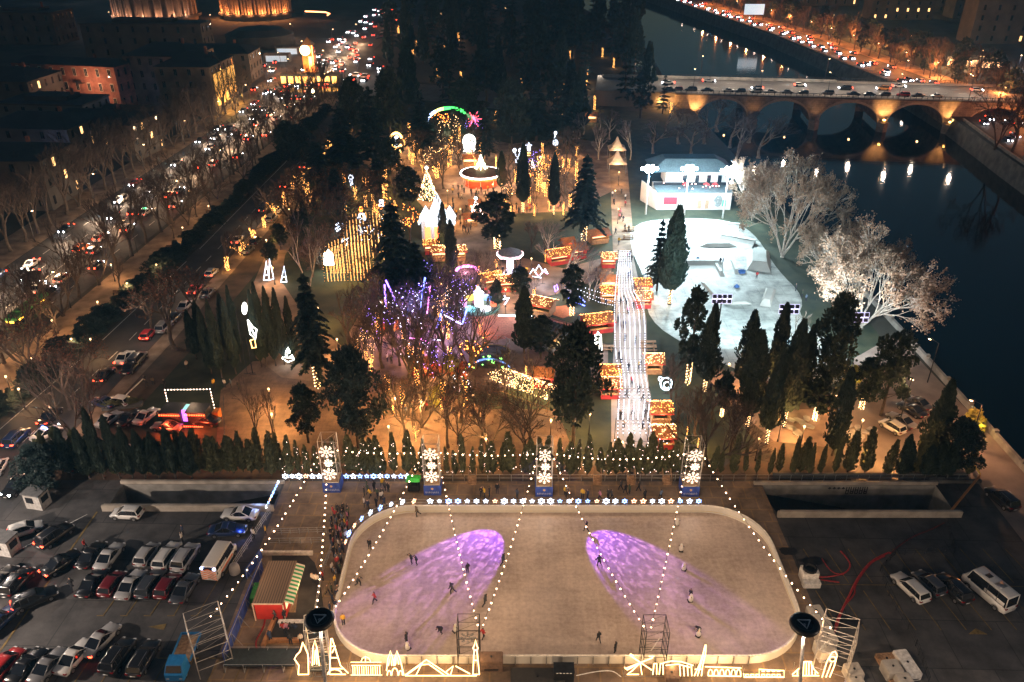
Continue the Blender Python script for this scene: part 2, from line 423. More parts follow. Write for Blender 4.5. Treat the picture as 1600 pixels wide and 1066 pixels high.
PALET = [bare_proto(14, 1.0, 63, depth=5, bark=PALEBARK, twig=mat('grey_twig', (.17, .14, .14), .9)), bare_proto(14, 1.1, 64, depth=5, bark=PALEBARK, twig=MATS['grey_twig'], fork=2)]
LITC = [bare_proto(8, 1.15, 65, depth=4, wrap=True, crownlights=55, fork=2), bare_proto(8, 1.1, 66, depth=4, crownlights=60, clights=emit('fairy_orange', (1, .25, .04), 12)), bare_proto(9, 1.1, 67, depth=4, crownlights=42, clights=emit('fairy_violet', (.3, .2, 1), 8)), bare_proto(9, 1.05, 69, depth=4, crownlights=26, clights=FAIRYW)]
FARC = [cedar_proto(22, 4.6, 71, 9, 6, droop=.25, tuft=1.2), clump_proto(20, 5.2, 72, n=18, per=34, ts=1.2, fm=FIR, clear=.25), tall_proto('f', 20, 3.2, 700, 73, cone, 1.5, FIR, 1.3, .4, name='conifer_tree')]
FARC[0].name = FARC[1].name = 'conifer_tree'
def H(p, h): return h / p.h
# ================================================================== cars
PAINT = objmat('car_paint', .28, .0, .6); GLASS = mat('car_glass', (.012, .014, .018), .06, spec=.8, vary=.1)
TYRE = mat('tyre', (.012, .012, .012), .85); RIM = mat('rim', (.35, .35, .36), .35, metal=.8)
LENS = mat('lens', (.55, .56, .58), .1); REDL = mat('red_lens', (.22, .008, .006), .2); TRIM = mat('dark_trim', (.015, .015, .016), .5)
HEADON = emit('headlight_on', (.9, .92, 1), 30); TAILON = emit('tail_on', (1, .04, .015), 16); BLUEON = emit('beacon_blue', (.1, .2, 1), 30)
PLATE = mat('plate', (.7, .7, .68), .5)
def car_geo(kind):
 """returns dict part -> (MB, mats)"""
 L, W, zb, zt = {'sedan': (4.7, 1.82, .88, 1.44), 'hatch': (4.0, 1.74, .92, 1.5), 'suv': (4.65, 1.9, 1.06, 1.72), 'estate': (4.75, 1.82, .92, 1.5), 'van': (5.6, 2.02, 1.15, 2.35), 'minibus': (5.9, 2.05, 1.2, 2.6)}[kind]
 w = W / 2; h = L / 2; out = {}
 hood = {'sedan': .30, 'hatch': .24, 'suv': .26, 'estate': .28, 'van': .15, 'minibus': .12}[kind] * L
 boot = {'sedan': .17, 'hatch': .02, 'suv': .02, 'estate': .02, 'van': .01, 'minibus': .01}[kind] * L
 b = MB(); rings = []
 def ring(y, hw, z0, z1):
  return [(-hw * .86, y, z0), (-hw * .98, y, z0 + .14), (-hw, y, (z0 + z1) / 2), (-hw * .97, y, z1 - .09), (-hw * .84, y, z1), (hw * .84, y, z1), (hw * .97, y, z1 - .09), (hw, y, (z0 + z1) / 2), (hw * .98, y, z0 + .14), (hw * .86, y, z0)]
 zh = zb - .1 if kind not in ('van', 'minibus') else zb
 sta = [(-h, w * .8, .42, zb - .2), (-h + .08, w * .93, .3, zb - .04), (-h + .5, w, .24, zb + .02), (-h * .4, w, .22, zb + .02), (h * .25, w, .22, zb), (h - hood, w, .22, zb), (h - hood * .5, w * .99, .24, zh), (h - .25, w * .94, .27, zh - .1), (h - .06, w * .84, .34, zh - .22), (h, w * .7, .4, zh - .3)]
 b.loft([ring(*s) for s in sta])
 for s in (-1, 1):                                          # sills and wheel arches
  for y in (-h * .62, h * .62):
   b2 = [(s * (w + .012), y + .42 * math.cos(a), .34 + .42 * math.sin(a)) for a in [i * math.pi / 8 for i in range(9)]]
   b.path(b2, .035, 4, 1)
  b.box(s * w - .02, s * w + .02, -h * .5, h * .5, .2, .3, 1)
 # cabin: glass, roof, pillars
 y0, y1 = -h + boot + .06, h - hood + .06
 raker = .95 if kind == 'sedan' else .3 if kind in ('hatch', 'estate', 'suv') else .08
 rakef = .85 if kind not in ('van', 'minibus') else .4
 hb, ht = w * .9, w * (.74 if kind not in ('van', 'minibus') else .86)
 g = MB()
 def gr(y, hw0, hw1, z1): return [(-hw0, y, zb - .04), (-hw1, y, z1), (hw1, y, z1), (hw0, y, zb - .04)]
 g.loft([gr(y0, hb * .92, hb * .9, zb + .02), gr(y0 + raker, hb, ht, zt - .03), gr((y0 + y1) / 2, hb, ht, zt + .02), gr(y1 - rakef, hb, ht, zt - .03), gr(y1, hb * .95, hb * .92, zb + .01)])
 rf = []
 for y, z in ((y0 + raker - .06, zt - .035), (y0 + raker + .15, zt + .0), ((y0 + y1) / 2, zt + .03), (y1 - rakef - .12, zt + .005), (y1 - rakef + .05, zt - .035)):
  rf.append([(-ht * 1.03, y, z - .05), (-ht * .96, y, z + .01), (-ht * .5, y, z + .035), (ht * .5, y, z + .035), (ht * .96, y, z + .01), (ht * 1.03, y, z - .05)])
 b.loft(rf)
 for s in (-1, 1):
  b.tube((s * hb * .97, y1, zb), (s * ht, y1 - rakef, zt - .03), .03, .03, 5)
  b.tube((s * hb * .96, y0, zb), (s * ht, y0 + raker, zt - .03), .07, .05, 5)
  ym = (y0 + y1) / 2 - .05
  b.tube((s * hb * 1.0, ym, zb), (s * ht * 1.0, ym, zt), .035, .035, 5, 1)
  if kind in ('estate', 'suv', 'van', 'minibus', 'hatch'):
   yq = y0 + (y1 - y0) * .24; b.tube((s * hb * 1.0, yq, zb), (s * ht * 1.0, yq, zt), .045, .045, 5, 1)
  b.box(s * (w + .02) - .09, s * (w + .02) + .09, y1 - .55, y1 - .4, zb + .0, zb + .14)
  if kind in ('estate', 'suv'): b.tube((s * ht * .8, y0 + raker + .1, zt + .08), (s * ht * .8, y1 - rakef - .3, zt + .08), .02, .02, 4, 2)
 if kind in ('van', 'minibus'):
  for s in (-1, 1): b.box(s * hb * .985 - .012, s * hb * .985 + .012, y0 + .25, y0 + (y1 - y0) * .55, zb, zb + (zt - zb) * .35)
  b.box(-.5, .5, y0 + 1.4, y0 + 2.2, zt + .02, zt + .14, 2) if kind == 'minibus' else None
  if kind == 'minibus': b.box(-.35, .35, y1 - 2.1, y1 - 1.5, zt + .02, zt + .1, 1)
 b.box(-w * .55, w * .55, h - .04, h + .02, .42, .6, 1)      # grille
 b.box(-.26, .26, -h - .015, -h + .05, .52, .63, 3)          # number plates
 b.box(-.26, .26, h - .02, h + .03, .4, .5, 3)
 out['body'] = (b, [PAINT, TRIM, RIM, PLATE], True); out['window'] = (g, [GLASS], False)
 wh = MB(); wh.tube((-.11, 0, 0), (.11, 0, 0), .33, .33, 14, 0); wh.tube((-.125, 0, 0), (.125, 0, 0), .2, .2, 10, 1)
 out['wheel'] = (wh, [TYRE, RIM], False)
 out['wpos'] = [(s * (w - .1), y, .33) for s in (-1, 1) for y in (-h * .62, h * .62)]
 hl = MB(); hl.loft([[(-.2, -.12, -.07), (-.2, -.12, .07), (.2, -.12, .09), (.2, -.12, -.07)], [(-.16, .06, -.06), (-.16, .06, .05), (.14, .06, .06), (.14, .06, -.06)]])
 out['light'] = hl; out['hpos'] = [(s * w * .66, h - .1, zh - .22) for s in (-1, 1)]
 out['tpos'] = [(s * w * .72, -h + .04, zb - .16) for s in (-1, 1)]
 out['dims'] = (L, W, zb, zt)
 return out
def car_proto(kind, tail=False, head=False, beacon=None):
 g = car_geo(kind); p = Proto('parked_car' if kind not in ('van', 'minibus') else 'parked_van', 'car' if kind not in ('van', 'minibus') else 'van')
 p.part('body', g['body'][0].mesh('body', g['body'][1], True, True)); p.part('window', g['window'][0].mesh('window', GLASS, False, True))
 wm = g['wheel'][0].mesh('wheel', g['wheel'][1])
 for q in g['wpos']: p.part('wheel', wm, q)
 hm = g['light'].mesh('headlight', HEADON if head else LENS, False, True); tm = g['light'].mesh('taillight', TAILON if tail else REDL, False, True)
 for q in g['hpos']: p.part('headlight', hm, q)
 for q in g['tpos']: p.part('taillight', tm, q, math.pi)
 L, W, zb, zt = g['dims']
 if beacon:
  b = MB(); b.box(-.55, .55, -.12, .12, 0, .14); p.part('light_bar', b.mesh('light_bar', BLUEON), (0, -.1, zt + .03))
 p.geo = g
 return p
CARP = {}
def carp(kind, tail=False, head=False, beacon=None):
 k = (kind, tail, head, beacon)
 if k not in CARP: CARP[k] = car_proto(*k)
 return CARP[k]
FARM = {}
def far_car_mesh(kind, big=1.0):
 """a distant car in one mesh: body, glass, tyres, lit lamps"""
 if (kind, big) in FARM: return FARM[kind, big]
 g = car_geo(kind); b = MB(); b.add(g['body'][0]); b.m = [{0: 0, 1: 2, 2: 2, 3: 2}[i] for i in b.m]
 k = MB(); k.add(g['window'][0]); k.m = [1] * len(k.m); b.add(k)
 for q in g['wpos']:
  k = MB(); k.add(g['wheel'][0]); k.m = [2] * len(k.m); b.add(k, q)
 for q in g['hpos']: b.ball((q[0], q[1] + .12, q[2]), .2 * big, 3, 6, 3)
 for q in g['tpos']: b.ball((q[0], q[1] - .12, q[2]), .2 * big, 4, 6, 3)
 FARM[kind, big] = b.mesh('traffic_car', [PAINT, GLASS, TYRE, HEADON, TAILON], False, True)
 return FARM[kind, big]
# ================================================================== people
SKIN = mat('skin', (.45, .27, .19), .6); HAIR = mat('hair', (.02, .014, .01), .6); TROU = mat('trousers', (.016, .018, .026), .85); SHOE = mat('shoe', (.02, .018, .016), .6)
COAT = objmat('coat_cloth', .85)
def person_mesh(pose, seed=0):
 J = {'pelvis': (0, 0, .95), 'chest': (0, 0, 1.3), 'neck': (0, .01, 1.5), 'head': (0, .03, 1.63), 'crown': (0, .02, 1.75),
         'ls': (-.19, 0, 1.43), 'rs': (.19, 0, 1.43), 'le': (-.25, -.02, 1.15), 're': (.25, -.02, 1.15), 'lw': (-.24, .09, .92), 'rw': (.24, .09, .92),
         'lh': (-.1, 0, .92), 'rh': (.1, 0, .92), 'lk': (-.11, .03, .5), 'rk': (.11, .03, .5), 'la': (-.12, -.02, .09), 'ra': (.12, -.02, .09), 'lt': (-.13, .14, .05), 'rt': (.13, .14, .05)}
 def sh(keys, dx=0, dy=0, dz=0):
  for k in keys: J[k] = (J[k][0] + dx, J[k][1] + dy, J[k][2] + dz)
 if pose == 'walk':
  sh(['la', 'lt'], 0, .28); sh(['lk'], 0, .2); sh(['ra', 'rt'], 0, -.3, .04); sh(['rk'], 0, -.04); sh(['lw'], 0, -.22, .04); sh(['le'], 0, -.1); sh(['rw'], 0, .16, .05)
 if pose == 'skate':
  up = ['chest', 'neck', 'head', 'crown', 'ls', 'rs', 'le', 're', 'lw', 'rw']; sh(up, 0, .14, -.05); sh(['head', 'crown', 'neck'], 0, .08, -.03)
  sh(['lk'], -.04, .14); sh(['la', 'lt'], -.06, .06); sh(['ra', 'rt'], .2, -.34, .12); sh(['rk'], .08, -.06); sh(['lw'], -.22, .02, .16); sh(['le'], -.14); sh(['rw'], .25, -.04, .18); sh(['re'], .14)
 if pose == 'bend':
  for k, q in {'chest': (0, .3, 1.12), 'neck': (0, .46, 1.2), 'head': (0, .56, 1.26), 'crown': (0, .66, 1.3), 'ls': (-.19, .4, 1.18), 'rs': (.19, .4, 1.18), 'le': (-.22, .46, .9), 're': (.22, .46, .9), 'lw': (-.16, .58, .72), 'rw': (.16, .58, .72)}.items(): J[k] = q
  sh(['lk', 'rk'], 0, .1); sh(['pelvis', 'lh', 'rh'], 0, -.08, -.06)
 if pose == 'sit':
  sh(['pelvis', 'lh', 'rh', 'chest', 'neck', 'head', 'crown', 'ls', 'rs', 'le', 're', 'lw', 'rw'], 0, 0, -.45); sh(['lk', 'rk'], 0, .4, 0); sh(['la', 'ra', 'lt', 'rt'], 0, .4); sh(['lw', 'rw'], 0, .14, .06)
 if pose == 'phone': sh(['rw'], -.1, .2, .42); sh(['re'], .02, .06)
 E = [('pelvis', 'chest'), ('chest', 'neck'), ('neck', 'head'), ('head', 'crown'), ('chest', 'ls'), ('chest', 'rs'), ('ls', 'le'), ('rs', 're'), ('le', 'lw'), ('re', 'rw'), ('pelvis', 'lh'), ('pelvis', 'rh'), ('lh', 'lk'), ('rh', 'rk'), ('lk', 'la'), ('rk', 'ra'), ('la', 'lt'), ('ra', 'rt')]
 RR = {'pelvis': .17, 'chest': .19, 'neck': .07, 'head': .115, 'crown': .085, 'ls': .095, 'rs': .095, 'le': .07, 're': .07, 'lw': .05, 'rw': .05, 'lh': .11, 'rh': .11, 'lk': .078, 'rk': .078, 'la': .06, 'ra': .06, 'lt': .05, 'rt': .05}
 names = list(J); me = bpy.data.meshes.new('rig'); me.from_pydata([J[n] for n in names], [(names.index(a), names.index(c)) for a, c in E], [])
 o = bpy.data.objects.new('rig', me); COL.objects.link(o)
 md = o.modifiers.new('skin', 'SKIN'); md.use_smooth_shade = True
 for i, n in enumerate(names): me.skin_vertices[0].data[i].radius = (RR[n], RR[n] * (.72 if n in ('pelvis', 'chest') else 1)); me.skin_vertices[0].data[i].use_root = (n == 'pelvis')
 sb = o.modifiers.new('sub', 'SUBSURF'); sb.levels = 1; sb.render_levels = 1
 dg = bpy.context.evaluated_depsgraph_get(); out = bpy.data.meshes.new_from_object(o.evaluated_get(dg)); out.name = 'person'
 bpy.data.objects.remove(o); bpy.data.meshes.remove(me)
 out.materials.clear()
 for m in (COAT, TROU, SKIN, HAIR, SHOE): out.materials.append(m)
 segs = [(Vector(J[a]), Vector(J[c]), a, c) for a, c in E]
 hc = Vector(J['head']); face = Vector((0, 1, -.1)).normalized()
 for f in out.polygons:
  c = f.center; best = None
  for a, q, na, nc in segs:
   d = q - a; t = max(0, min(1, (c - a).dot(d) / d.length_squared)); dist = (c - a - d * t).length
   if best is None or dist < best[0]: best = (dist, na, nc, t)
  _, na, nc, t = best
  i = 0
  if nc in ('head', 'crown'): i = 2 if (c - hc).dot(face) > .02 and c.z < J['crown'][2] - .03 else 3
  elif nc in ('lw', 'rw') and t > .88: i = 2
  elif nc in ('lk', 'rk', 'la', 'ra') : i = 1
  elif nc in ('lt', 'rt'): i = 4
  elif nc in ('lh', 'rh') and c.z < J['lh'][2] - .08: i = 1
  f.material_index = i; f.use_smooth = True
 return out
PEOPLE = {k: person_mesh(k) for k in ('stand', 'walk', 'skate', 'bend', 'phone', 'sit')}
COATS = [((.012, .013, .018), 'black coat'), ((.02, .028, .06), 'navy jacket'), ((.05, .05, .055), 'charcoal coat'), ((.35, .03, .03), 'red jacket'), ((.55, .5, .45), 'cream coat'), ((.6, .36, .03), 'yellow jacket'), ((.14, .10, .06), 'brown coat'), ((.10, .14, .2), 'steel blue jacket'), ((.05, .07, .04), 'olive jacket'), ((.45, .18, .25), 'pink jacket')]
def person(loc, what='', pose=None, coat=None, rz=None, group='people', sc=None, exact=False, rng=R):
 c, cn = COATS[coat if coat is not None else rng.choice((0, 0, 0, 1, 1, 2, 2, 2, 3, 4, 5, 6, 7, 8, 9))]
 pose = pose or rng.choice(('stand', 'walk', 'stand', 'phone', 'walk'))
 pw = {'stand': 'standing', 'walk': 'walking', 'skate': 'skating', 'bend': 'bent forward', 'phone': 'standing with hand raised', 'sit': 'sitting'}[pose]
 return thing('person', f'person in {cn} {pw} {what}'.strip(), 'person', loc, rng.uniform(0, 6.28) if rz is None else rz, group, PEOPLE[pose], sc or rng.uniform(.93, 1.05), c, exact)
# ================================================================== ground, water, paths
RIVL = [(71, 20), (71, 130), (70, 200), (68, 300), (66, 340), (70, 420), (72, 480), (55, 600), (35, 720), (0, 900)]
RIVR = [(80, 900), (122, 671), (150, 500), (163, 350), (160, 296), (153, 247), (147, 200), (142, 20)]
WZ = -6.0
PITA = [(-53, 81.2), (-31.3, 81.2), (-31.3, 86.4), (-53, 86.4)]
PITB = [(34.5, 80.0), (57.6, 80.0), (57.6, 86.2), (33.2, 86.2)]
def flat(polys, z=0):
 b = MB(); k = 0
 P3 = [[Vector((p[0], p[1], 0)) for p in q] for q in polys]
 pts = [p for q in P3 for p in q]
 b.v = [(p.x, p.y, z) for p in pts]
 for t in tessellate_polygon(P3):
  a, c, d = (pts[i] for i in t)
  b.f.append(tuple(t) if (c - a).cross(d - a).z > 0 else tuple(reversed(t))); b.m.append(0)
 return b
def wz(ps, z=0): return [(gp(*p).x, gp(*p).y) for p in ps]
BIG = 2600
SOIL = mat('soil', (.022, .024, .018), .95, col2=(.05, .045, .034), scale=.08, detail=9)
gb = flat([[(-BIG, -200), (BIG, -200), (BIG, 3200), (-BIG, 3200)], RIVL + RIVR, PITA, PITB], 0)
struct('ground', gb, SOIL)
# water
m, nt, bs = _nt('river_water'); MATS['river_water'] = m
bs.inputs['Base Color'].default_value = (.001, .007, .009, 1); bs.inputs['Roughness'].default_value = .05; bs.inputs['IOR'].default_value = 1.33
tc = nt.nodes.new('ShaderNodeTexCoord'); nz = nt.nodes.new('ShaderNodeTexNoise'); nz.inputs['Scale'].default_value = .35; nz.inputs['Detail'].default_value = 4
mp = nt.nodes.new('ShaderNodeMapping'); mp.inputs['Scale'].default_value = (.6, 1.6, 1)
bp = nt.nodes.new('ShaderNodeBump'); bp.inputs['Strength'].default_value = .14; bp.inputs['Distance'].default_value = .15
nt.links.new(tc.outputs['Object'], mp.inputs['Vector']); nt.links.new(mp.outputs['Vector'], nz.inputs['Vector']); nt.links.new(nz.outputs['Fac'], bp.inputs['Height']); nt.links.new(bp.outputs['Normal'], bs.inputs['Normal'])
wb = MB(); wb.face([(-60, 0, WZ), (260, 0, WZ), (260, 1000, WZ), (-60, 1000, WZ)]); struct('river', wb, m)
# embankment walls
CONC = mat('concrete', (.22, .21, .19), .9, vary=.35, scale=.5, detail=8)
CONCD = mat('dark_concrete', (.10, .10, .095), .9, vary=.4, scale=.4, detail=8)
def wall_along(name, pts, h0, h1, th, m, label, cat='wall', **k):
 b = MB()
 for (x0, y0), (x1, y1) in zip(pts, pts[1:]):
  d = Vector((x1 - x0, y1 - y0, 0)).normalized(); n = Vector((-d.y, d.x, 0)) * th / 2
  A, B = Vector((x0, y0, 0)) - d * .02, Vector((x1, y1, 0)) + d * .02
  q = [A - n, B - n, B + n, A + n]
  b.prism([(p.x, p.y) for p in q], h0, h1)
 return thing(name, label, cat, data=b.mesh(name, m), exact=True)
def bank(pts, side):
 b = MB()
 for (x0, y0), (x1, y1) in zip(pts, pts[1:]):
  b.face([(x0, y0, .0), (x1, y1, .0), (x1 + side * 1.2, y1, WZ - .5), (x0 + side * 1.2, y0, WZ - .5)])
 return b
thing('embankment_wall', 'sloped concrete embankment wall dropping from the park promenade to the river', 'wall', data=bank(RIVL, 1).mesh('embankment_wall', CONCD), exact=True)
thing('embankment_wall', 'sloped concrete embankment wall below the far riverside road', 'wall', data=bank(list(reversed(RIVR)), -1).mesh('embankment_wall', CONCD), exact=True)
PAR = wall_along('parapet_wall', [(71.3, 40), (71.3, 130), (70.4, 180)], 0, 1.05, .5, CONC, 'low pale stone parapet along the river promenade')
b = MB()
for i in range(16):
 y = 60 + i * 7.4; b.box(70.95, 71.65, y, y + .6, 1.05, 1.4)
link('pillar', b.mesh('pillar', CONC), PAR)
wall_along('parapet_wall', [(161.5, 290), (154.5, 247), (148.6, 200), (146, 150)], 0, .9, .5, CONC, 'low concrete parapet of the far riverside road beside the bridge')
wall_along('parapet_wall', [(163.8, 345), (151, 500), (123, 671)], 0, .8, .5, CONCD, 'dark low parapet of the far riverside road beyond the bridge')
# paved surfaces, each laid a few centimetres above the one below
ASPH = bricky('lot_asphalt', (.055, .053, .054), (.072, .068, .066), (.028, .027, .027), .14, .9, .9, .008, .75, rot=.03)
ROAD = mat('road_asphalt', (.032, .031, .031), .75, col2=(.06, .057, .055), scale=.25, detail=9)
PAVE = bricky('brown_paving', (.13, .085, .06), (.155, .10, .07), (.09, .06, .045), .5, .6, .6, .01, .8, rot=.02)
DECK = bricky('rink_deck', (.17, .12, .085), (.20, .14, .10), (.26, .17, .09), .22, .5, .5, .02, .8, rot=.02)
PINK = mat('pink_paving', (.11, .07, .055), .85, col2=(.30, .21, .165), scale=.3, detail=14)
PALEP = mat('pale_paving', (.25, .21, .175), .85, col2=(.34, .30, .26), scale=.3, detail=10)
SAND = mat('sandy_path', (.12, .08, .05), .9, col2=(.29, .21, .15), scale=.35, detail=14)
LAWN = mat('lawn', (.010, .022, .012), .95, col2=(.042, .05, .026), scale=.3, detail=14)
LEAFY = mat('leafy_ground', (.04, .03, .02), .95, col2=(.11, .07, .045), scale=.35, detail=12)
def sheet(name, ps, z, m, px=True, holes=()):
 return struct(name, flat([wz(ps) if px else ps] + list(holes), z), m)
sheet('parking_lot', [(-140, 20), (70.9, 20), (70.9, 93), (-66, 90), (-80, 80), (-140, 76)], .02, ASPH, False, [PITA, PITB])
# park floor
sheet('park_lawn', [(-62, 89.5), (66, 89.5), (69, 200), (64, 300), (-50, 330), (-60, 240)], .012, LAWN, False)
sheet('leaf_strip', [(-70, 89), (-60, 89), (-56, 130), (-44, 330), (-62, 330)], .03, LEAFY, False)
sheet('plaza_path', [(338, 690), (345, 610), (395, 565), (470, 560), (520, 590), (600, 575), (680, 600), (760, 640), (870, 640), (890, 690), (860, 745), (380, 745)], .035, PAVE)
sheet('fair_path', [(560, 600), (545, 520), (575, 470), (660, 440), (720, 430), (700, 370), (640, 300), (560, 260), (560, 215), (700, 205), (800, 225), (890, 215), (950, 225), (955, 300), (890, 330), (790, 335), (770, 390), (880, 420), (955, 400), (955, 430), (870, 460), (800, 475), (900, 520), (950, 540), (950, 600), (880, 590), (800, 590), (740, 560), (720, 610), (640, 600)], .045, PINK)
sheet('garden_path', [(385, 470), (410, 410), (450, 345), (485, 290), (505, 290), (480, 345), (445, 400), (440, 440), (480, 500), (560, 560), (520, 600), (440, 590), (400, 560)], .04, SAND)
sheet('tent_path', [(958, 400), (952, 235), (978, 235), (992, 400)], .055, SAND)
sheet('walkway_path', [(955, 700), (955, 600), (962, 480), (966, 395), (988, 395), (1000, 450), (1010, 500), (1012, 590), (1020, 640), (1032, 700)], .06, PALEP)
SKATE = bricky('skate_concrete', (.36, .39, .375), (.42, .45, .43), (.25, .27, .26), .16, .8, .6, .008, .55)
def chaikin(P, n=2):
 for _ in range(n): P = [q for a, c in zip(P, P[1:] + P[:1]) for q in ((a[0] * .75 + c[0] * .25, a[1] * .75 + c[1] * .25), (a[0] * .25 + c[0] * .75, a[1] * .25 + c[1] * .75))]
 return P
sheet('skate_park_floor', chaikin([(985, 348), (1075, 340), (1150, 346), (1185, 372), (1212, 420), (1258, 465), (1245, 500), (1335, 560), (1320, 600), (1240, 610), (1130, 570), (1080, 545), (1010, 500), (1010, 440), (985, 390)]), .06, SKATE)
sheet('river_promenade', [(1335, 560), (1392, 528), (1410, 535), (1610, 745), (1700, 880), (1640, 900), (1528, 756), (1330, 752), (1310, 690)], .056, mat('promenade_paving', (.15, .115, .10), .85, col2=(.24, .19, .16), scale=.3, detail=10))
sheet('terrace_path', [(1080, 560), (1140, 580), (1330, 610), (1300, 690), (1310, 748), (1110, 748), (1180, 690)], .03, LEAFY)
sheet('side_path', [(1128, 580), (1165, 600), (1200, 640), (1320, 640), (1300, 700), (1210, 690), (1150, 640), (1105, 590)], .04, PINK)
sheet('hedge_bed', [(-66, 87.25), (66, 87.25), (66, 90.3), (-66, 90.3)], .05, LEAFY, False)
# rink surround
sheet('rink_deck', [(-31, 50), (-31, 87), (34, 87), (34, 50)], .045, DECK, False)
# pits beside the deck: sunken ramps with walls
def pit(P, deep_left, label, graffiti=False):
 (x0, ya), (x1, _), (x2, yb), (x3, _) = P
 b = MB(); zl, zr = (-6.5, -1.5) if deep_left else (-1.2, -6.5)
 b.face([(x0, ya, zl), (x1, ya, zr), (x2, yb, zr), (x3, yb, zl)], 1)
 b.face([(x3, yb, 0), (x3, yb, zl), (x2, yb, zr), (x2, yb, 0)]); b.face([(x0, ya, 0), (x1, ya, 0), (x1, ya, zr), (x0, ya, zl)])
 b.face([(x0, ya, 0), (x0, ya, zl), (x3, yb, zl), (x3, yb, 0)]); b.face([(x1, ya, 0), (x2, yb, 0), (x2, yb, zr), (x1, ya, zr)])
 o = thing('underpass_ramp', label, 'ramp', data=b.mesh('underpass_ramp', [CONC, mat('ramp_floor', (.02, .02, .02), .9)]), exact=True)
 q = MB(); q.box(x0 - .3, x1 + .3, ya - .35, ya - .02, 0, .95); q.box(x0 - .02, x1 + .02, ya - .37, ya + .0, .95, 1.05); link('parapet', q.mesh('parapet', mat('parapet_plaster', (.34, .30, .25), .9, vary=.3, scale=.6, detail=8)), o)
 q = MB(); q.box(x3 - .3, x2 + .3, yb + .03, yb + .4, .0, .5); link('coping', q.mesh('coping', MATS['parapet_plaster']), o)
 if graffiti:
  g = MB(); xx = (x0 + x1) / 2 - 3
  for gx in range(9):                                    # sprayed black letter strokes, illegible in the photo
   zt = -.35; w = .3; X = xx + gx * .62
   if gx < 4: g.box(X, X + .45, yb - .05, yb - .012, zt - .2, zt - .05); g.box(X + .15, X + .3, yb - .05, yb - .012, zt - .3, zt + .08)
   else:
    g.box(X, X + .12, yb - .05, yb - .012, zt - 1.1, zt + .1); g.box(X + .34, X + .46, yb - .05, yb - .012, zt - 1.1, zt + .1)
    g.box(X + .12, X + .34, yb - .05, yb - .012, zt - .5 - .12 * (gx % 3), zt - .36 - .12 * (gx % 3)); g.box(X + .02, X + .4, yb - .048, yb - .014, zt - 1.1, zt - .97)
  link('graffiti', g.mesh('graffiti', mat('spray_black', (.015, .015, .016), .7)), o)
 return o
pit(PITA, True, 'sunken concrete underpass ramp with pale parapet beside the car park')
pit(PITB, False, 'sunken underpass ramp with black graffiti on its concrete wall', True)
# streets along the park
def road(name, pl, pr, z=.05, m=ROAD): return sheet(name, pl + list(reversed(pr)), z, m, False)
road('main_street', [(-112, 60), (-110, 140), (-108, 195), (-102, 288), (-98, 380), (-98, 457), (-100, 700)], [(-90, 60), (-87, 140), (-84, 195), (-77, 288), (-74, 380), (-72, 457), (-70, 700)])
road('side_street', [(-80, 60), (-78, 96), (-74.5, 127), (-71.5, 170), (-68.5, 247), (-66, 330), (-74, 380)], [(-66, 60), (-66, 96), (-64, 127), (-62.5, 170), (-59.5, 247), (-56, 330), (-60, 400)])
road('median_path', [(-89, 100), (-86, 140), (-83, 195), (-76.5, 288), (-73, 340)], [(-79, 100), (-76, 127), (-73, 170), (-69.5, 247), (-68, 330)], .04, SAND)
road('garden_pavement', [(-65.8, 96), (-63.8, 127), (-62.3, 170), (-59.3, 247), (-55, 330)], [(-63.5, 96), (-61, 127), (-59, 170), (-55.5, 247), (-50, 330)], .07, SAND)
road('city_pavement', [(-122, 60), (-120, 140), (-118, 195), (-112, 288), (-107, 380)], [(-112.2, 60), (-110.2, 140), (-108.2, 195), (-102.2, 288), (-98.2, 380)], .08, SAND)
road('riverside_road', [(151, 100), (152.5, 200), (157.5, 247), (165, 296), (166.5, 350), (154, 500), (126, 671), (96, 800)], [(171, 100), (172, 200), (176, 247), (184, 296), (184, 350), (170, 500), (141, 671), (112, 800)])
road('riverside_pavement', [(172, 100), (173, 200), (177, 247), (185, 296), (185, 350), (171, 500), (142, 671)], [(184, 100), (186, 200), (190, 247), (197, 296), (196, 350), (182, 500), (152, 671)], .04, SAND)
sheet('square_road', [(400, 160), (380, 100), (470, 60), (560, 60), (610, 110), (600, 135), (560, 150), (470, 150)], .06, ROAD)
sheet('bridge_road', [(560, 150), (600, 128), (930, 150), (1010, 118), (1015, 136), (940, 165), (900, 185), (600, 150)], .065, mat('pale_road', (.12, .115, .11), .8, vary=.2, scale=.2))
# painted markings
PAINTW = mat('white_marking', (.5, .5, .48), .8, vary=.3, scale=2); PAINTY = mat('yellow_marking', (.16, .11, .035), .8, vary=.35, scale=2)
b = MB()
def mark(b, x0, y0, x1, y1, w=.12, z=.055):
 d = Vector((x1 - x0, y1 - y0, 0)); n = Vector((-d.y, d.x, 0)).normalized() * w / 2
 b.face([(x0 + n.x, y0 + n.y, z), (x0 - n.x, y0 - n.y, z), (x1 - n.x, y1 - n.y, z), (x1 + n.x, y1 + n.y, z)])
for i in range(11): # row B bays
 x = -45.5 + i * 2.62; mark(b, x, 63.6, x + .7, 69.2)
for i in range(9):
 x = -44.3 + i * 2.62; mark(b, x, 69.8, x + .7, 74.6)
for i in range(9): x = -47.5 + i * 2.7; mark(b, x, 52.2, x + .6, 57.8); mark(b, x - .5, 57.8, x + 1.1, 57.8, .14)
for i in range(11): x = 35 + i * 2.75; mark(b, x + .8, 61.5, x, 67.2)
for i in range(11): x = 36 + i * 2.75; mark(b, x + .5, 68.4, x - .3, 74)
for i in range(10): x = -45.8 + i * 2.62; mark(b, x - .4, 63.5, x + .4, 63.5, .14)
mark(b, 33, 68.2, 62, 67.8, .1)
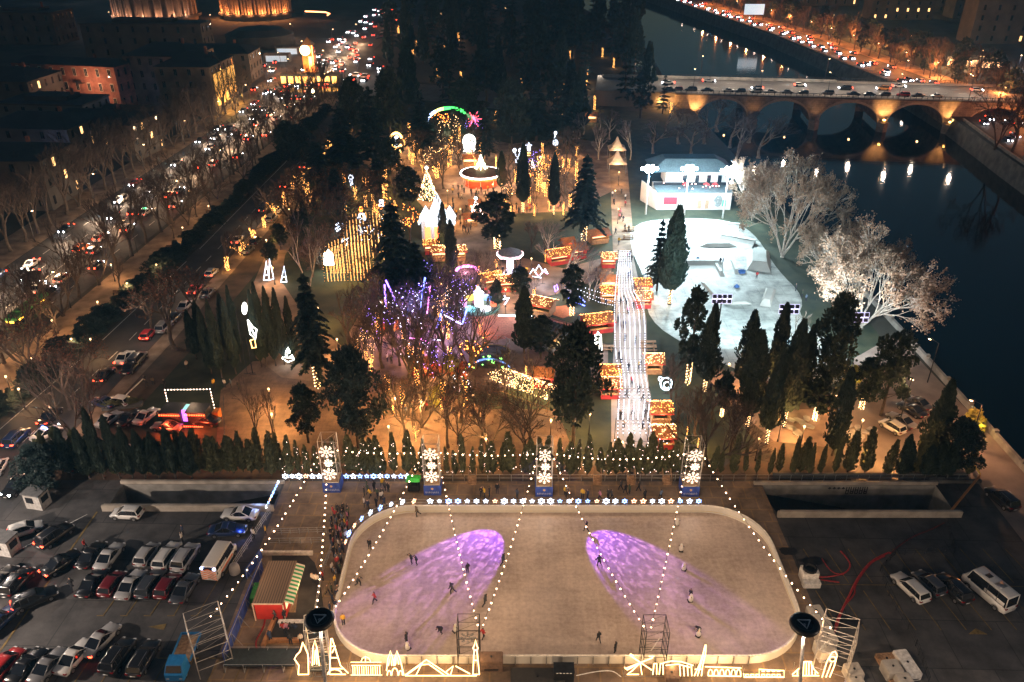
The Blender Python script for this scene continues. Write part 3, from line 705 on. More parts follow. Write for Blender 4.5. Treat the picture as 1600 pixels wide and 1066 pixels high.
A = gp(231, 980); b.face([(A.x, A.y, .055), (A.x + 1.9, A.y - .45, .055), (A.x + 1.9, A.y + .45, .055)])
A = gp(1525, 988); b.face([(A.x - 1, A.y - .3, .055), (A.x + 1.1, A.y - .35, .055), (A.x + .2, A.y + .5, .055)])
p0, p1 = gp(0, 1018), gp(152, 800); mark(b, p0.x, p0.y, p1.x, p1.y, .22)
struct('parking_markings', b, PAINTY)
b = MB()
for seg in (((-55, 80.3), (-61, 73)), ((-63, 69.5), (-59.5, 69.5)), ((-52, 73.5), (-49, 73.5))): mark(b, *seg[0], *seg[1])
def lane(b, pl, pr, f, dash=3.0, gap=6.0, z=.058, w=.15):
 for (a, c), (d, e) in zip(zip(pl, pl[1:]), zip(pr, pr[1:])):
  P = Vector(a).lerp(Vector(d), f); Q = Vector(c).lerp(Vector(e), f); L = (Q - P).length; t = 0
  while t + dash < L:
   s, u = P.lerp(Q, t / L), P.lerp(Q, (t + dash) / L); mark(b, s.x, s.y, u.x, u.y, w, z); t += dash + gap
MSL = [(-110, 100), (-110, 140), (-108, 195), (-102, 288), (-98, 380)]; MSR = [(-89, 100), (-87, 140), (-84, 195), (-77, 288), (-74, 380)]
for f in (.17, .34, .67, .84): lane(b, MSL, MSR, f)
lane(b, MSL, MSR, .5, 9, .2)
SSL = [(-78, 96), (-74.5, 127), (-71.5, 170), (-68.5, 247)]; SSR = [(-66, 96), (-64, 127), (-62.5, 170), (-59.5, 247)]
lane(b, SSL, SSR, .52, 3, 3); lane(b, SSL, SSR, .06, 12, 0)
struct('street_markings', b, PAINTW)
# ================================================================== stone bridge
BR = -rad(7.3); BO = Vector((112.8, 302.5, 0)); BW = 31.0
def bl(x, y, z): # bridge frame -> world
 c, s = math.cos(BR), math.sin(BR); return (BO.x + x * c - y * s, BO.y + x * s + y * c, z)
STONE = bricky('bridge_stone', (.26, .21, .17), (.32, .26, .20), (.16, .13, .11), .6, .9, .45, .02, .9, rot=(math.pi / 2, 0, 0))
sp = [(-44.5, -22.8), (-22.8, -.2), (-.2, 24.2), (24.2, 47.2)]
zd = 5.7; root = thing('stone_bridge', 'long stone arch bridge lit by amber uplights over the dark river', 'bridge', exact=True)
XL, XR = -52, 86
def archs():
 A = []
 for i, (a, c) in enumerate(sp): A.append((a + 1.7, c - 1.7, -3.2, 3.9))
 A.append((54.2, 72.5, -2.2, 3.4))
 return A
b = MB(); xs = [XL]; steps = []
def openz(x):
 for a, c, z0, z1 in archs():
  if a <= x <= c:
   u = (x - (a + c) / 2) / ((c - a) / 2); return z0 + (z1 - z0) * math.sqrt(max(0, 1 - u * u))
 return -7.5
X = []
x = XL
while x < XR: X.append(x); x += .5
for a, c, _, _ in archs(): X += [a - .001, a, c, c + .001]
X = sorted(set(X))
for x0, x1 in zip(X, X[1:]):
 e0 = openz(x0 + 1e-5); e1 = openz(x1 - 1e-5)
 for y, flip in ((0, 0), (BW, 1)):
  q = [bl(x0, y, e0), bl(x1, y, e1), bl(x1, y, zd), bl(x0, y, zd)]; b.face(q if not flip else q[::-1])
 b.face([bl(x0, 0, e0), bl(x0, BW, e0), bl(x1, BW, e1), bl(x1, 0, e1)])
for e in (XL, XR): b.face([bl(e, 0, -7.5), bl(e, 0, zd), bl(e, BW, zd), bl(e, BW, -7.5)])
link('arch_wall', b.mesh('arch_wall', STONE), root)
for i, x in enumerate([-44.5, -22.8, -.2, 24.2, 47.2]):      # cutwater piers
 b = MB(); pts = [bl(x - 1.6, -.02, 0), bl(x - 1.9, -1.2, 0), bl(x, -3.0, 0), bl(x + 1.9, -1.2, 0), bl(x + 1.6, -.02, 0)]
 b.prism([(p[0], p[1]) for p in pts], -7.4, -2.6); pts2 = [bl(x - 1.3, -.02, 0), bl(x, -2.0, 0), bl(x + 1.3, -.02, 0)]; b.prism([(p[0], p[1]) for p in pts2], -2.6, -1.8)
 link('pier', b.mesh('pier', STONE, False, True), root)
for a, c, z0, z1 in archs():
 b = MB(); n = 20; ring = []
 for i in range(n + 1):
  t = math.pi * i / n; ring.append(((a + c) / 2 - (c - a) / 2 * math.cos(t), z0 + (z1 - z0) * math.sin(t)))
 for (x0, e0), (x1, e1) in zip(ring, ring[1:]):
  mx = (a + c) / 2; f = 1.055
  o0, o1 = ((x0 - mx) * f + mx, (e0 - z0) * 1.12 + z0), ((x1 - mx) * f + mx, (e1 - z0) * 1.12 + z0)
  b.face([bl(x0, -.12, e0), bl(x1, -.12, e1), bl(o1[0], -.12, o1[1]), bl(o0[0], -.12, o0[1])]); b.face([bl(o0[0], -.12, o0[1]), bl(o1[0], -.12, o1[1]), bl(o1[0], .1, o1[1]), bl(o0[0], .1, o0[1])])
  b.face([bl(x1, -.12, e1), bl(x0, -.12, e0), bl(x0, .1, e0), bl(x1, .1, e1)])
 link('arch_ring', b.mesh('arch_ring', mat('pale_stone', (.4, .33, .26), .85)), root)
b = MB(); b.face([bl(XL - 30, 0.5, zd + .03), bl(XR, .5, zd + .03), bl(XR, BW - .5, zd + .03), bl(XL - 30, BW - .5, zd + .03)])
b.face([bl(XL - 30, 0.5, zd), bl(XL, .5, zd), bl(XL, .5, 0), bl(XL - 30, .5, 0)])
link('deck', b.mesh('deck', mat('pale_asphalt', (.12, .112, .105), .8, vary=.15, scale=.15, detail=8)), root)
def bbox(b, x0, x1, y0, y1, z0, z1):
 k = len(b.v); b.box(x0, x1, y0, y1, z0, z1); b.v[k:] = [bl(*v) for v in b.v[k:]]
b = MB(); bbox(b, XL, XR, -.7, .5, zd - .45, zd + .12); link('cornice', b.mesh('cornice', mat('dark_cornice', (.07, .065, .06), .8)), root)
b = MB(); bbox(b, XL, XR, .5, 2.6, zd + .05, zd + .22); bbox(b, XL - 28, XR, BW - 4, BW - .5, zd + .05, zd + .22); link('footway', b.mesh('footway', PALEP), root)
for y in (-.5, BW - .4):
 b = MB()
 for x in range(int(XL), int(XR), 2): bbox(b, x, x + .16, y, y + .16, zd + .1, zd + 1.15)
 bbox(b, XL, XR, y, y + .14, zd + 1.15, zd + 1.28); bbox(b, XL, XR, y + .03, y + .1, zd + .5, zd + .58); link('railing', b.mesh('railing', mat('dark_iron', (.03, .03, .032), .5, metal=.6)), root)
b = MB(); bbox(b, XL - 28, 12, BW - 4.6, BW - 4.2, zd + .2, zd + 1.3); link('barrier', b.mesh('barrier', CONC), root)
b = MB()
for x in range(int(XL), int(XR), 7): bbox(b, x, x + 3, 12.0, 12.2, zd + .04, zd + .045); bbox(b, x, x + 3, 20.0, 20.2, zd + .04, zd + .045)
struct('bridge_lane_markings', b, PAINTW)
for x in (-44.5, -22.8 + 22.6 + 24.4, 47.2, -22.8, -.2):
 big = {-22.8: .06, -.2: .06}.get(x, 1)
 p = bl(x, -3.6, -1.2)
 if big == 1:
  b = MB(); b.box(-.4, .4, -.25, .25, -.2, .2); o = link('uplight', b.mesh('uplight', emit('uplight_amber', (1, .45, .1), 25)), root, bl(x, -2.2, -1.55), BR)
 spot((p[0], p[1] - .5, -1.0), bl(x, .8, 3.2), 6500 * big, (1, .47, .15), 85, .8, .2, 'uplight_glow')
for x in (-33, -11, 12, 36): lamp(bl(x, -6, -4.0), 120, (1, .5, .2), .3, 'arch_glow')
# ================================================================== ice rink
RX0, RX1, RY0, RY1, RR_ = -19.6, 31.6, 57.4, 80.6, 7.0
def rrect(x0, x1, y0, y1, r, n=10):
 o = []
 for cx, cy, a0 in ((x1 - r, y1 - r, 0), (x0 + r, y1 - r, 90), (x0 + r, y0 + r, 180), (x1 - r, y0 + r, 270)):
  for i in range(n + 1):
   a = rad(a0 + 90 * i / n); o.append((cx + r * math.cos(a), cy + r * math.sin(a)))
 return o
m, nt, bs = _nt('ice'); MATS['ice'] = m; N, L = nt.nodes, nt.links
tc = N.new('ShaderNodeTexCoord')
def nzn(scale, detail=6, mscale=None, rot=0):
 n = N.new('ShaderNodeTexNoise'); n.inputs['Scale'].default_value = scale; n.inputs['Detail'].default_value = detail; n.inputs['Roughness'].default_value = .65
 if mscale:
  q = N.new('ShaderNodeMapping'); q.inputs['Scale'].default_value = mscale; q.inputs['Rotation'].default_value = (0, 0, rot); L.new(tc.outputs['Object'], q.inputs['Vector']); L.new(q.outputs['Vector'], n.inputs['Vector'])
 else: L.new(tc.outputs['Object'], n.inputs['Vector'])
 return n
n1, n2, n3, n4 = nzn(.12, 6), nzn(1.0, 7, (1.5, .06, 1), .1), nzn(1.0, 9, (.16, 1.9, 1), -.5), nzn(2.2, 8)
def mth(op, a, c):
 q = N.new('ShaderNodeMath'); q.operation = op
 for i, v in enumerate((a, c)):
  if isinstance(v, (int, float)): q.inputs[i].default_value = v
  else: L.new(v, q.inputs[i])
 return q.outputs[0]
mix = mth('ADD', mth('ADD', mth('MULTIPLY', n1.outputs['Fac'], .42), mth('MULTIPLY', n2.outputs['Fac'], .14)), mth('ADD', mth('MULTIPLY', n3.outputs['Fac'], .14), mth('MULTIPLY', n4.outputs['Fac'], .3)))
r = N.new('ShaderNodeValToRGB'); r.color_ramp.elements[0].position = .35; r.color_ramp.elements[0].color = (.25, .195, .165, 1); r.color_ramp.elements[1].position = .65; r.color_ramp.elements[1].color = (.66, .55, .475, 1)
L.new(mix, r.inputs['Fac']); L.new(r.outputs['Color'], bs.inputs['Base Color']); bs.inputs['Roughness'].default_value = .4; bs.inputs['Specular IOR Level'].default_value = .35
struct('ice', flat([rrect(RX0, RX1, RY0, RY1, RR_)], .08), m)
RB = thing('rink_barrier', 'white dasher board ringing the skating ice with rounded corners', 'barrier', exact=True)
WHT = mat('white_board', (.62, .60, .55), .45, vary=.06, scale=.4)
b = MB(); o_, i_ = rrect(RX0 - .28, RX1 + .28, RY0 - .28, RY1 + .28, RR_ + .28), rrect(RX0, RX1, RY0, RY1, RR_); n = len(o_)
for i in range(n):
 j = (i + 1) % n
 P = [(o_[i], 0), (o_[j], 0), (o_[j], 1.12), (o_[i], 1.12)]
 b.face([(*o_[i], 0), (*o_[j], 0), (*o_[j], 1.12), (*o_[i], 1.12)]); b.face([(*i_[j], 0), (*i_[i], 0), (*i_[i], 1.12), (*i_[j], 1.12)]); b.face([(*o_[i], 1.12), (*o_[j], 1.12), (*i_[j], 1.12), (*i_[i], 1.12)])
link('board', b.mesh('board', WHT, False, True), RB)
b = MB(); q_ = rrect(RX0 - .02, RX1 + .02, RY0 - .02, RY1 + .02, RR_); b.path([(*p, .32) for p in q_], .05, 4, closed=True); link('kick_strip', b.mesh('kick_strip', mat('yellow_strip', (.5, .36, .06), .5)), RB)
b = MB(); b.path([(*p, 1.15) for p in rrect(RX0 - .14, RX1 + .14, RY0 - .14, RY1 + .14, RR_)], .07, 5, closed=True); link('handrail', b.mesh('handrail', mat('rail_cap', (.7, .66, .6), .4)), RB)
b = MB(); b.box(-.05, .05, -.065, .065, 0, 1.16); BRC = b.mesh('brace', mat('galvanised', (.35, .35, .34), .4, metal=.7))
for k in range(24):
 for y in (RY0 - .355, RY1 + .355): link('brace', BRC, RB, (RX0 + RR_ + k * (RX1 - RX0 - 2 * RR_) / 23, y, 0))
GALV = MATS['galvanised']
# star lights on the railing along the far side of the ice and on the hedge fence
def star_mesh(kind, m):
 b = MB(); n = 5 if kind == 'star' else 8
 if kind == 'star':
  P = [(.34 * (1 if i % 2 == 0 else .45) * math.sin(i * math.pi / 5), 0, .34 * (1 if i % 2 == 0 else .45) * math.cos(i * math.pi / 5)) for i in range(10)]; b.path(P, .045, 5, closed=True)
 else:
  P = [(.24 * math.sin(i * math.pi / 6), 0, .24 * math.cos(i * math.pi / 6)) for i in range(12)]; b.path(P, .07, 5, closed=True)
  for i in range(6): a = i * math.pi / 3; b.tube((.25 * math.sin(a), 0, .25 * math.cos(a)), (.4 * math.sin(a), 0, .4 * math.cos(a)), .05, .04, 4)
 return b.mesh('light_star', m)
SB, SW, SR = emit('star_blue', (.25, .45, 1), 4.5), emit('star_white', (.7, .82, 1), 4.5), emit('star_warm', (1, .5, .28), 4)
STM = [(star_mesh('star', SB), 'blue star-shaped'), (star_mesh('snow', SW), 'white flake-shaped'), (star_mesh('star', SW), 'white star-shaped'), (star_mesh('star', SR), 'warm pink star-shaped'), (star_mesh('snow', SB), 'blue flake-shaped')]
ORDW = ['', 'second', 'third', 'fourth', 'fifth', 'sixth', 'seventh', 'eighth', 'ninth', 'tenth', 'eleventh', 'twelfth', 'thirteenth', 'fourteenth', 'fifteenth', 'sixteenth', 'seventeenth', 'eighteenth', 'nineteenth']
def ordw(n):
 if n <= 19: return ORDW[n - 1] if n > 1 else 'first'
 T = {2: 'twent', 3: 'thirt', 4: 'fort', 5: 'fift', 6: 'sixt', 7: 'sevent', 8: 'eight', 9: 'ninet'}
 h, q = divmod(n, 100); t, u = divmod(q, 10)
 pre = 'hundred-and-' if h == 1 else 'two-hundred-and-' if h == 2 else ''
 if q == 0: return {1: 'hundredth', 2: 'two-hundredth'}[h]
 if q < 20: return pre + (ORDW[q - 1] if q > 1 else 'first')
 return pre + (T[t] + 'ieth' if u == 0 else T[t] + 'y-' + (ORDW[u - 1] if u > 1 else 'first'))
rg = random.Random(5)
rr = rrect(RX0 - .6, RX1 + .6, RY0 - .6, RY1 + .6, RR_ + .5, 24)
run = [p for p in rr if p[1] > 67.5 and p[0] < -10] ; run = [(x, RY1 + .6) for x in [24.2 - i * 1.2 for i in range(30)]] + [p for p in run if p[0] < -11]
keep = []
for p in run:
 if not keep or (p[0] - keep[-1][0]) ** 2 + (p[1] - keep[-1][1]) ** 2 > 1.3: keep.append(p)
b = MB(); b.path([(x, y, 1.25) for x, y in keep], .03, 4); b.path([(x, y, 1.75) for x, y in keep], .03, 4)
for x, y in keep[::3]: b.tube((x, y, 0), (x, y, 1.8), .03, n=4)
thing('star_railing', 'thin metal railing behind the dasher board carrying the star lights', 'railing', data=b.mesh('star_railing', GALV), exact=True)
for i, (x, y) in enumerate(keep):
 me, w = rg.choice(STM); d = Vector((x - 6, y - 64, 0)) if x < -12 else Vector((0, 1, 0))
 thing('light_star', f'{w} light, {ordw(i + 1)} along the rink railing from its bare end', 'star light', (x, y - .05, 1.5), math.atan2(d.y, d.x) - math.pi / 2 if x < -12 else 0, 'star lights on the rink railing', me, rg.uniform(.85, 1.25), exact=True)
for i in range(19):
 px = 446 + i * 10.6
 if 505 < px < 540: continue
 me, w = rg.choice(STM); g = gp(px, 757)
 thing('light_star', f'{w} light, {ordw(i + 1)} along the hedge fence from its corner', 'star light', (g.x, 86.9, 1.0), 0, 'star lights on the hedge fence', me, rg.uniform(.9, 1.3), exact=True)
A, B_ = gp(436, 762), gp(418, 800)
for i in range(8):
 t = i / 7; me, w = rg.choice(STM)
 thing('light_star', f'{w} light, {ordw(i + 1)} down the side rail beside the ramp', 'star light', (A.x + (B_.x - A.x) * t, A.y + (B_.y - A.y) * t, .9), 1.3, 'star lights on the side rail', me, .7, exact=True)
# fence along the hedge
def rail_fence(label, pts, h, step=2.0, m=None, bars=2, name='railing', r=.03):
 b = MB(); tot = 0
 for (x0, y0), (x1, y1) in zip(pts, pts[1:]):
  P, Q = Vector((x0, y0, 0)), Vector((x1, y1, 0)); L = (Q - P).length; n = max(1, int(L / step))
  for i in range(n + 1):
   c = P.lerp(Q, i / n); b.tube(c, c + Vector((0, 0, h)), r * 1.2, n=4)
  for k in range(bars):
   z = Vector((0, 0, h * (k + 1) / bars)); b.tube(P + z, Q + z, r, n=4)
 return thing(name, label, 'fence', data=b.mesh(name, m or GALV), exact=True)
rail_fence('thin metal railing between the hedge and the rink deck', [(-30.5, 87.1), (33.5, 87.1)], 1.1, 1.6)
rail_fence('row of slim railing posts above the graffiti ramp', [(33.5, 87.1), (62.5, 87.1)], 1.1, 1.5)
rail_fence('metal crowd barrier along the edge of the car park by the deck', [(-31.3, 80.5), (-32.5, 74), (-33.2, 70)], 1.1, 1.2, bars=3)
rail_fence('metal crowd barriers crossing the deck near the spectators', [(-30, 76.5), (-23.3, 76.8)], 1.0, 1.1, bars=3)
rail_fence('second line of crowd barriers across the deck', [(-30, 74.8), (-23.5, 74.9)], 1.0, 1.1, bars=3)
rail_fence('metal barrier holding the spectators back from the dasher board', [(-21.6, 79.5), (-22.3, 70), (-21.8, 62)], 1.05, 1.1, bars=3)
# scaffold towers
TRUSS = mat('truss_steel', (.45, .42, .38), .4, metal=.6); BOXB = mat('banner_blue', (.035, .07, .30), .6, vary=.3, scale=1.5)
FLAKE = emit('flake_warm', (1, .76, .58), 1.5, True)
def flake_mesh(r, th=.045, m=None):
 b = MB()
 for i in range(8):
  a = i * math.pi / 4; d = Vector((math.sin(a), 0, math.cos(a))); q = Vector((math.cos(a), 0, -math.sin(a)))
  b.tube(d * r * .2, d * r, th, n=5)
  for t, l in ((.55, .26), (.8, .2)):
   for s in (-1, 1): b.tube(d * r * t, d * r * (t + l * .75) + q * s * r * l * .75, th * .9, n=4)
 b.path([(r * .22 * math.sin(i * .7854), 0, r * .22 * math.cos(i * .7854)) for i in range(8)], th, 4, closed=True)
 return b.mesh('snowflake', m or FLAKE)
FL1, FL2 = flake_mesh(.98, .05), flake_mesh(.62, .045)
def tower(x, y, h, w, label, box=True, flakes=True, rz=0, m=None):
 t = thing('scaffold_tower', label, 'tower', (x, y, .05), rz, 'scaffold towers round the rink', exact=True)
 b = MB(); hw = w / 2
 for sx in (-1, 1):
  for sy in (-1, 1): b.tube((sx * hw, sy * hw, 0), (sx * hw, sy * hw, h), .05, n=5)
 lv = 5
 for i in range(1, lv + 1):
  z = h * i / lv
  for a, c in (((-hw, -hw), (hw, -hw)), ((hw, -hw), (hw, hw)), ((hw, hw), (-hw, hw)), ((-hw, hw), (-hw, -hw))): b.tube((*a, z), (*c, z), .035, n=4)
  z0 = h * (i - 1) / lv; b.tube((-hw, hw, z0), (hw, hw, z), .02, n=4); b.tube((hw, -hw, z0), (hw, hw, z), .02, n=4)
 link('frame', b.mesh('frame', m or TRUSS), t)
 if box:
  b = MB(); b.box(-hw - .12, hw + .12, -hw - .1, -hw - .04, 0, 1.6); b.box(hw + .06, hw + .12, -hw - .03, hw + .1, 0, 1.6); b.box(-hw - .12, -hw - .06, -hw - .03, hw + .1, 0, 1.6); q = link('banner', b.mesh('banner', BOXB), t)
  b = MB(); rg = random.Random(int(x * 10)); u = -hw + .12
  while u < hw - .1:                                      # white lettering too small to read in the photo
   wd = rg.uniform(.1, .2); b.path([(u, -hw - .115, .42), (u + wd * .3, -hw - .115, .66), (u + wd * .8, -hw - .115, .5), (u + wd * .6, -hw - .115, .36)], .025, 4); u += wd + .07
  link('lettering', b.mesh('lettering', mat('letter_white', (.8, .8, .8), .6)), q)
  b = MB(); b.tube((0, -hw - .13, 1.1), (0, -hw - .1, 1.1), .17, n=8); link('emblem', b.mesh('emblem', mat('emblem_gold', (.7, .42, .15), .4)), q)
  b = MB(); b.box(-hw, hw, -hw, hw, 1.62, 1.68); link('platform', b.mesh('platform', mat('ply', (.3, .2, .12), .8)), t)
 if flakes:
  for z, s, k in ((h - 1.6, 0, FL1), (h - 3.4, .1, FL2), (h - 5.2, 0, FL1)): link('snowflake', k, t, (s, -hw - .16, z), .0)
  lamp((x, y - hw - 1.2, h - 3.4), 250, (1, .75, .55), .6, 'snowflake_glow')
 return t
TW = []
for i, (px, by, w) in enumerate(((519, 770, 'blue-based scaffold tower with three lit snowflakes beside the bare deck corner'), (676, 774, 'blue-based scaffold tower with three lit snowflakes beside the green stand'), (850, 776, 'blue-based scaffold tower with snowflakes between the two V-shaped bulb strings'), (1078, 776, 'blue-based scaffold tower with lit snowflakes nearest the graffiti ramp'))):
 g = gp(px, by); TW.append(g); tower(g.x, g.y + 1.05, 8.4, 2.05, w)
S1 = gp(330, 1046); S1 = Vector((S1.x, 57.5, 0)); S2 = gp(500, 1052); M1 = gp(733, 1048); M2 = gp(1020, 1050); S3 = gp(1298, 1052)
tower(S1.x, S1.y, 6.2, 3.4, 'bare scaffold tower standing at the car park edge by the blue flatbed', False, False, .5)
tower(S2.x, S2.y + .8, 6.6, 2.0, 'bare scaffold tower beside the ring lamp post near the hut', False, False, .2)
t = tower(M1.x, M1.y + .9, 6.0, 2.2, 'dark iron scaffold frame with an unlit snowflake at the rink edge', False, False, 0, mat('dark_iron', (.03, .03, .032), .5))
link('snowflake', flake_mesh(.85, .04, mat('grey_flake', (.2, .2, .2), .6)), t, (0, -1.15, 5.1))
t = tower(M2.x, M2.y + .9, 6.0, 2.3, 'dark scaffold frame with a slanted pale snowflake at the rink edge', False, False, 0, MATS['dark_iron'])
link('snowflake', flake_mesh(.8, .05, mat('pale_flake', (.6, .57, .5), .6)), t, (-.1, -1.0, 4.2), (0.3, .2, 1.0))
t = tower(S3.x, S3.y + .5, 6.4, 3.2, 'open scaffold tower braced beside the white blocks and red cable', False, False, -.45)
link('snowflake', flake_mesh(.7, .05, MATS['pale_flake']), t, (-1.0, -1.3, 4.5), (.2, .3, 1.1))
# ------------------------------------------------------------------ bulb strings
BULBM = None
def bulb_string(label, P, Q, n, sag, r=.12, m=None, group='bulb strings over the rink', name='bulb_string', glow=0, gcol=(1, .62, .34)):
 global BULBM
 P, Q = Vector(P), Vector(Q)
 if BULBM is None:
  k = MB(); k.ball((0, 0, 0), .085, 0, 8, 4); BULBM = k.mesh('bulb', emit('bulb_warm', (1, .6, .36), 13))
 t = thing(name, label, 'string lights', P, 0, group, exact=True)
 pts = [P.lerp(Q, i / 24) - Vector((0, 0, sag * 4 * (i / 24) * (1 - i / 24))) for i in range(25)]
 b = MB(); b.path([p - P for p in pts], .022, 4); link('cable', b.mesh('cable', MATS['dark_iron']), t)
 for i in range(n):
  u = (i + .5 + R.uniform(-.12, .12)) / n; c = P.lerp(Q, u) - Vector((0, 0, sag * 4 * u * (1 - u) + .13)); link('bulb', BULBM, t, c - P, 0, r / .12 * R.uniform(.72, 1.15))
  if glow and i % 5 == 2: lamp(c - Vector((0, 0, .35)), glow * 5, gcol, .15, 'bulb_glow')
 return t
zt = 7.2; fy = -.1
T = [Vector((g.x, g.y, zt)) for g in TW]
bulb_string('sagging bulb string between the two towers nearest the green stand', T[0] + Vector((1, 0, 0)), T[1] - Vector((1, 0, 0)), 12, .35, glow=25)
bulb_string('sagging bulb string in front of the hedge between the two middle towers', T[1] + Vector((1, 0, 0)), T[2] - Vector((1, 0, 0)), 14, .4, glow=25)
bulb_string('long sagging bulb string between the last two towers before the graffiti ramp', T[2] + Vector((1, 0, 0)), T[3] - Vector((1, 0, 0)), 19, .9, glow=25)
e = {'s1': Vector((S1.x + .4, S1.y, 6.2)), 's2': Vector((S2.x + .1, S2.y + .6, 6.6)), 'm1': Vector((M1.x + 1.1, M1.y + .3, 6.0)), 'm2': Vector((M2.x - 1.1, M2.y + .2, 6.0)), 's3': Vector((S3.x - .9, S3.y, 6.3))}
bulb_string('bulb string running down past the ambulance to the car park scaffold', T[0] + Vector((-1, -.2, -.6)), e['s1'], 26, 1.2, glow=22)
bulb_string('bulb string running straight down over the deck to the ring lamp scaffold', T[0] + Vector((.1, -.2, -1)), e['s2'], 26, 1.1, glow=22)
bulb_string('bulb string crossing the rounded ice corner beside the spectators', T[1] + Vector((-1, -.2, -.2)), e['s2'] + Vector((.8, .2, -.2)), 27, 1.1, glow=22)
bulb_string('bulb string crossing the purple light patch beside the spectators\' half', T[1] + Vector((1, -.2, -.2)), e['m1'], 26, 1.2, glow=22)
bulb_string('bulb string along the inner edge of the first purple light patch', T[2] + Vector((-1, -.2, -.2)), e['m1'] + Vector((.3, 0, 0)), 25, 1.2, glow=22)
bulb_string('bulb string along the inner edge of the second purple light patch', T[2] + Vector((1, -.2, -.2)), e['m2'], 25, 1.2, glow=22)
bulb_string('bulb string ending at the dark frame beside the penguin aids', T[3] + Vector((-1, -.2, -.2)), e['m2'] + Vector((.4, 0, 0)), 25, 1.2, glow=22)
bulb_string('bulb string curving over the ice corner near the white blocks', T[3] + Vector((1, -.2, -.2)), e['s3'], 25, 1.2, glow=22)
# ------------------------------------------------------------------ outline light figures in front of the rink
FIGM = emit('outline_warm', (1, .6, .24), 4.5, True)
FIGY = 55.4
def figure(label, lines, r=.06, Y=FIGY, m=None, glow=150, cat='light figure', name='light_figure', group='outline light figures along the rink front', frame=True):
 g = vp(lines[0][0][0], 1057, Y)
 zs = []; xs = []
 t = thing(name, label, cat, (g.x, Y, 0), 0, group, exact=True); b = MB()
 for ln in lines:
  P = [vp(x, y, Y) for x, y in ln]
  P = [Vector((p.x - g.x, 0, max(.12, p.z))) for p in P]; xs += [p.x for p in P]; zs += [p.z for p in P]
  b.path(P, r, 5)
 link('light_tube', b.mesh('light_tube', m or FIGM), t)
 b = MB()
 for x in (min(xs), max(xs)): b.tube((x, .12, 0), (x, .12, max(.4, min(2.2, max(zs)))), .03, n=4); b.tube((x, .12, .05), (x, .9, .05), .03, n=4)
 b.tube((min(xs), .12, .1), (max(xs), .12, .1), .03, n=4); link('stand', b.mesh('stand', GALV), t)
 if glow: lamp((g.x + (min(xs) + max(xs)) / 2, Y + .5, .4 + max(zs) * .35), glow * 1.0, (1, .58, .25), .5, 'figure_glow')
def arc(cx, cy, rx, ry, a0=0, a1=360, n=12): return [(cx + rx * math.cos(rad(a0 + (a1 - a0) * i / n)), cy - ry * math.sin(rad(a0 + (a1 - a0) * i / n))) for i in range(n + 1)]
figure('lit outline of a robed statue with raised arm', [[(466, 1054), (467, 1040), (460, 1030), (463, 1024), (469, 1018), (473, 1004), (476, 1010), (481, 1022), (482, 1054), (466, 1054)]])
figure('lit outline of a slim stepped tower beside the robed statue', [[(488, 1040), (489, 1012), (492, 1000), (495, 1012), (499, 1040)], [(491, 1038), (493, 1016)], [(495, 1038), (495, 1016)]])
figure('lit outline of a tall lattice tower with a curved arch at its foot', [[(515, 1054), (517, 998), (519, 998), (532, 1040), (544, 1052)], [(517, 1028), (529, 1028)], [(516, 1045), (536, 1045)], arc(523, 1054, 11, 8, 0, 180, 8), [(516, 1054), (540, 1054)], [(519, 1020), (524, 1010), (518, 1010)]])
figure('lit outline of a colonnaded gate topped by a chariot group', [[(548, 1035), (596, 1035)], [(549, 1040), (595, 1040)], [(548, 1055), (597, 1055)]] + [[(x, 1040), (x + .6, 1055)] for x in (551, 558, 565, 572, 579, 586, 593)] + [[(x + 3.4, 1042), (x + 3.6, 1055)] for x in (551, 558, 565, 572, 579, 586)] + [[(564, 1034), (566, 1029), (571, 1026), (577, 1029), (579, 1034)], [(571, 1034), (571, 1026)]], .04)
figure('lit outline of a cathedral front with twin pointed spires', [[(604, 1048), (606, 1030), (610, 1017), (614, 1030), (615, 1040)], [(617, 1040), (617, 1028), (620, 1017), (625, 1030), (631, 1055)], arc(608, 1055, 3, 7, 0, 180, 6), arc(617, 1055, 5, 11, 0, 180, 8), arc(626, 1055, 3, 7, 0, 180, 6), [(607, 1040), (610, 1024), (612, 1040)], [(618, 1038), (620, 1024), (623, 1038)]])
figure('lit outline of two desert pyramids, the bigger one beside a small one', [[(633, 1055), (666, 1031), (702, 1055)], [(650, 1055), (658, 1039), (670, 1038), (694, 1055)], [(636, 1054), (660, 1037)], [(697, 1050), (708, 1041), (704, 1054)], [(712, 1041), (734, 1053)], [(633, 1056), (745, 1056)]])
figure('lit outline of a tall slim lookout tower with a bulging head', [[(739, 1054), (741, 1016), (739, 1013), (741, 1009), (743, 1000), (745, 1009), (747, 1013), (745, 1016), (749, 1054), (739, 1054)], [(741, 1032), (746, 1032)], [(741, 1016), (745, 1016)]])
figure('lit outline of a windmill with four crossed sails', [[(977, 1045), (1020, 1028)], [(984, 1024), (1018, 1047)], [(976, 1043), (980, 1047), (1000, 1036)], [(985, 1022), (990, 1025)], [(1000, 1036), (1003, 1054)], [(1000, 1036), (988, 1048), (980, 1054), (998, 1054)], [(1014, 1026), (1022, 1026)]])
figure('lit outline of a ring of standing stones with lintels', [[(x, 1054), (x + 2, 1037), (x + 6, 1037), (x + 6, 1054)] for x in (1020, 1030)] + [[(1036, 1036), (1050, 1033), (1064, 1034), (1083, 1040)], [(1040, 1040), (1060, 1038), (1078, 1043)]] + [[(x, 1040), (x + 1, 1056)] for x in (1062, 1068, 1074, 1080)])
figure('lit outline of a needle skyscraper taller than its neighbours', [[(1085, 1056), (1094, 1036), (1099, 1020), (1102, 1008), (1103, 1008), (1102, 1024), (1098, 1040), (1096, 1056)], [(1090, 1056), (1099, 1024)], [(1086, 1046), (1096, 1046)]])
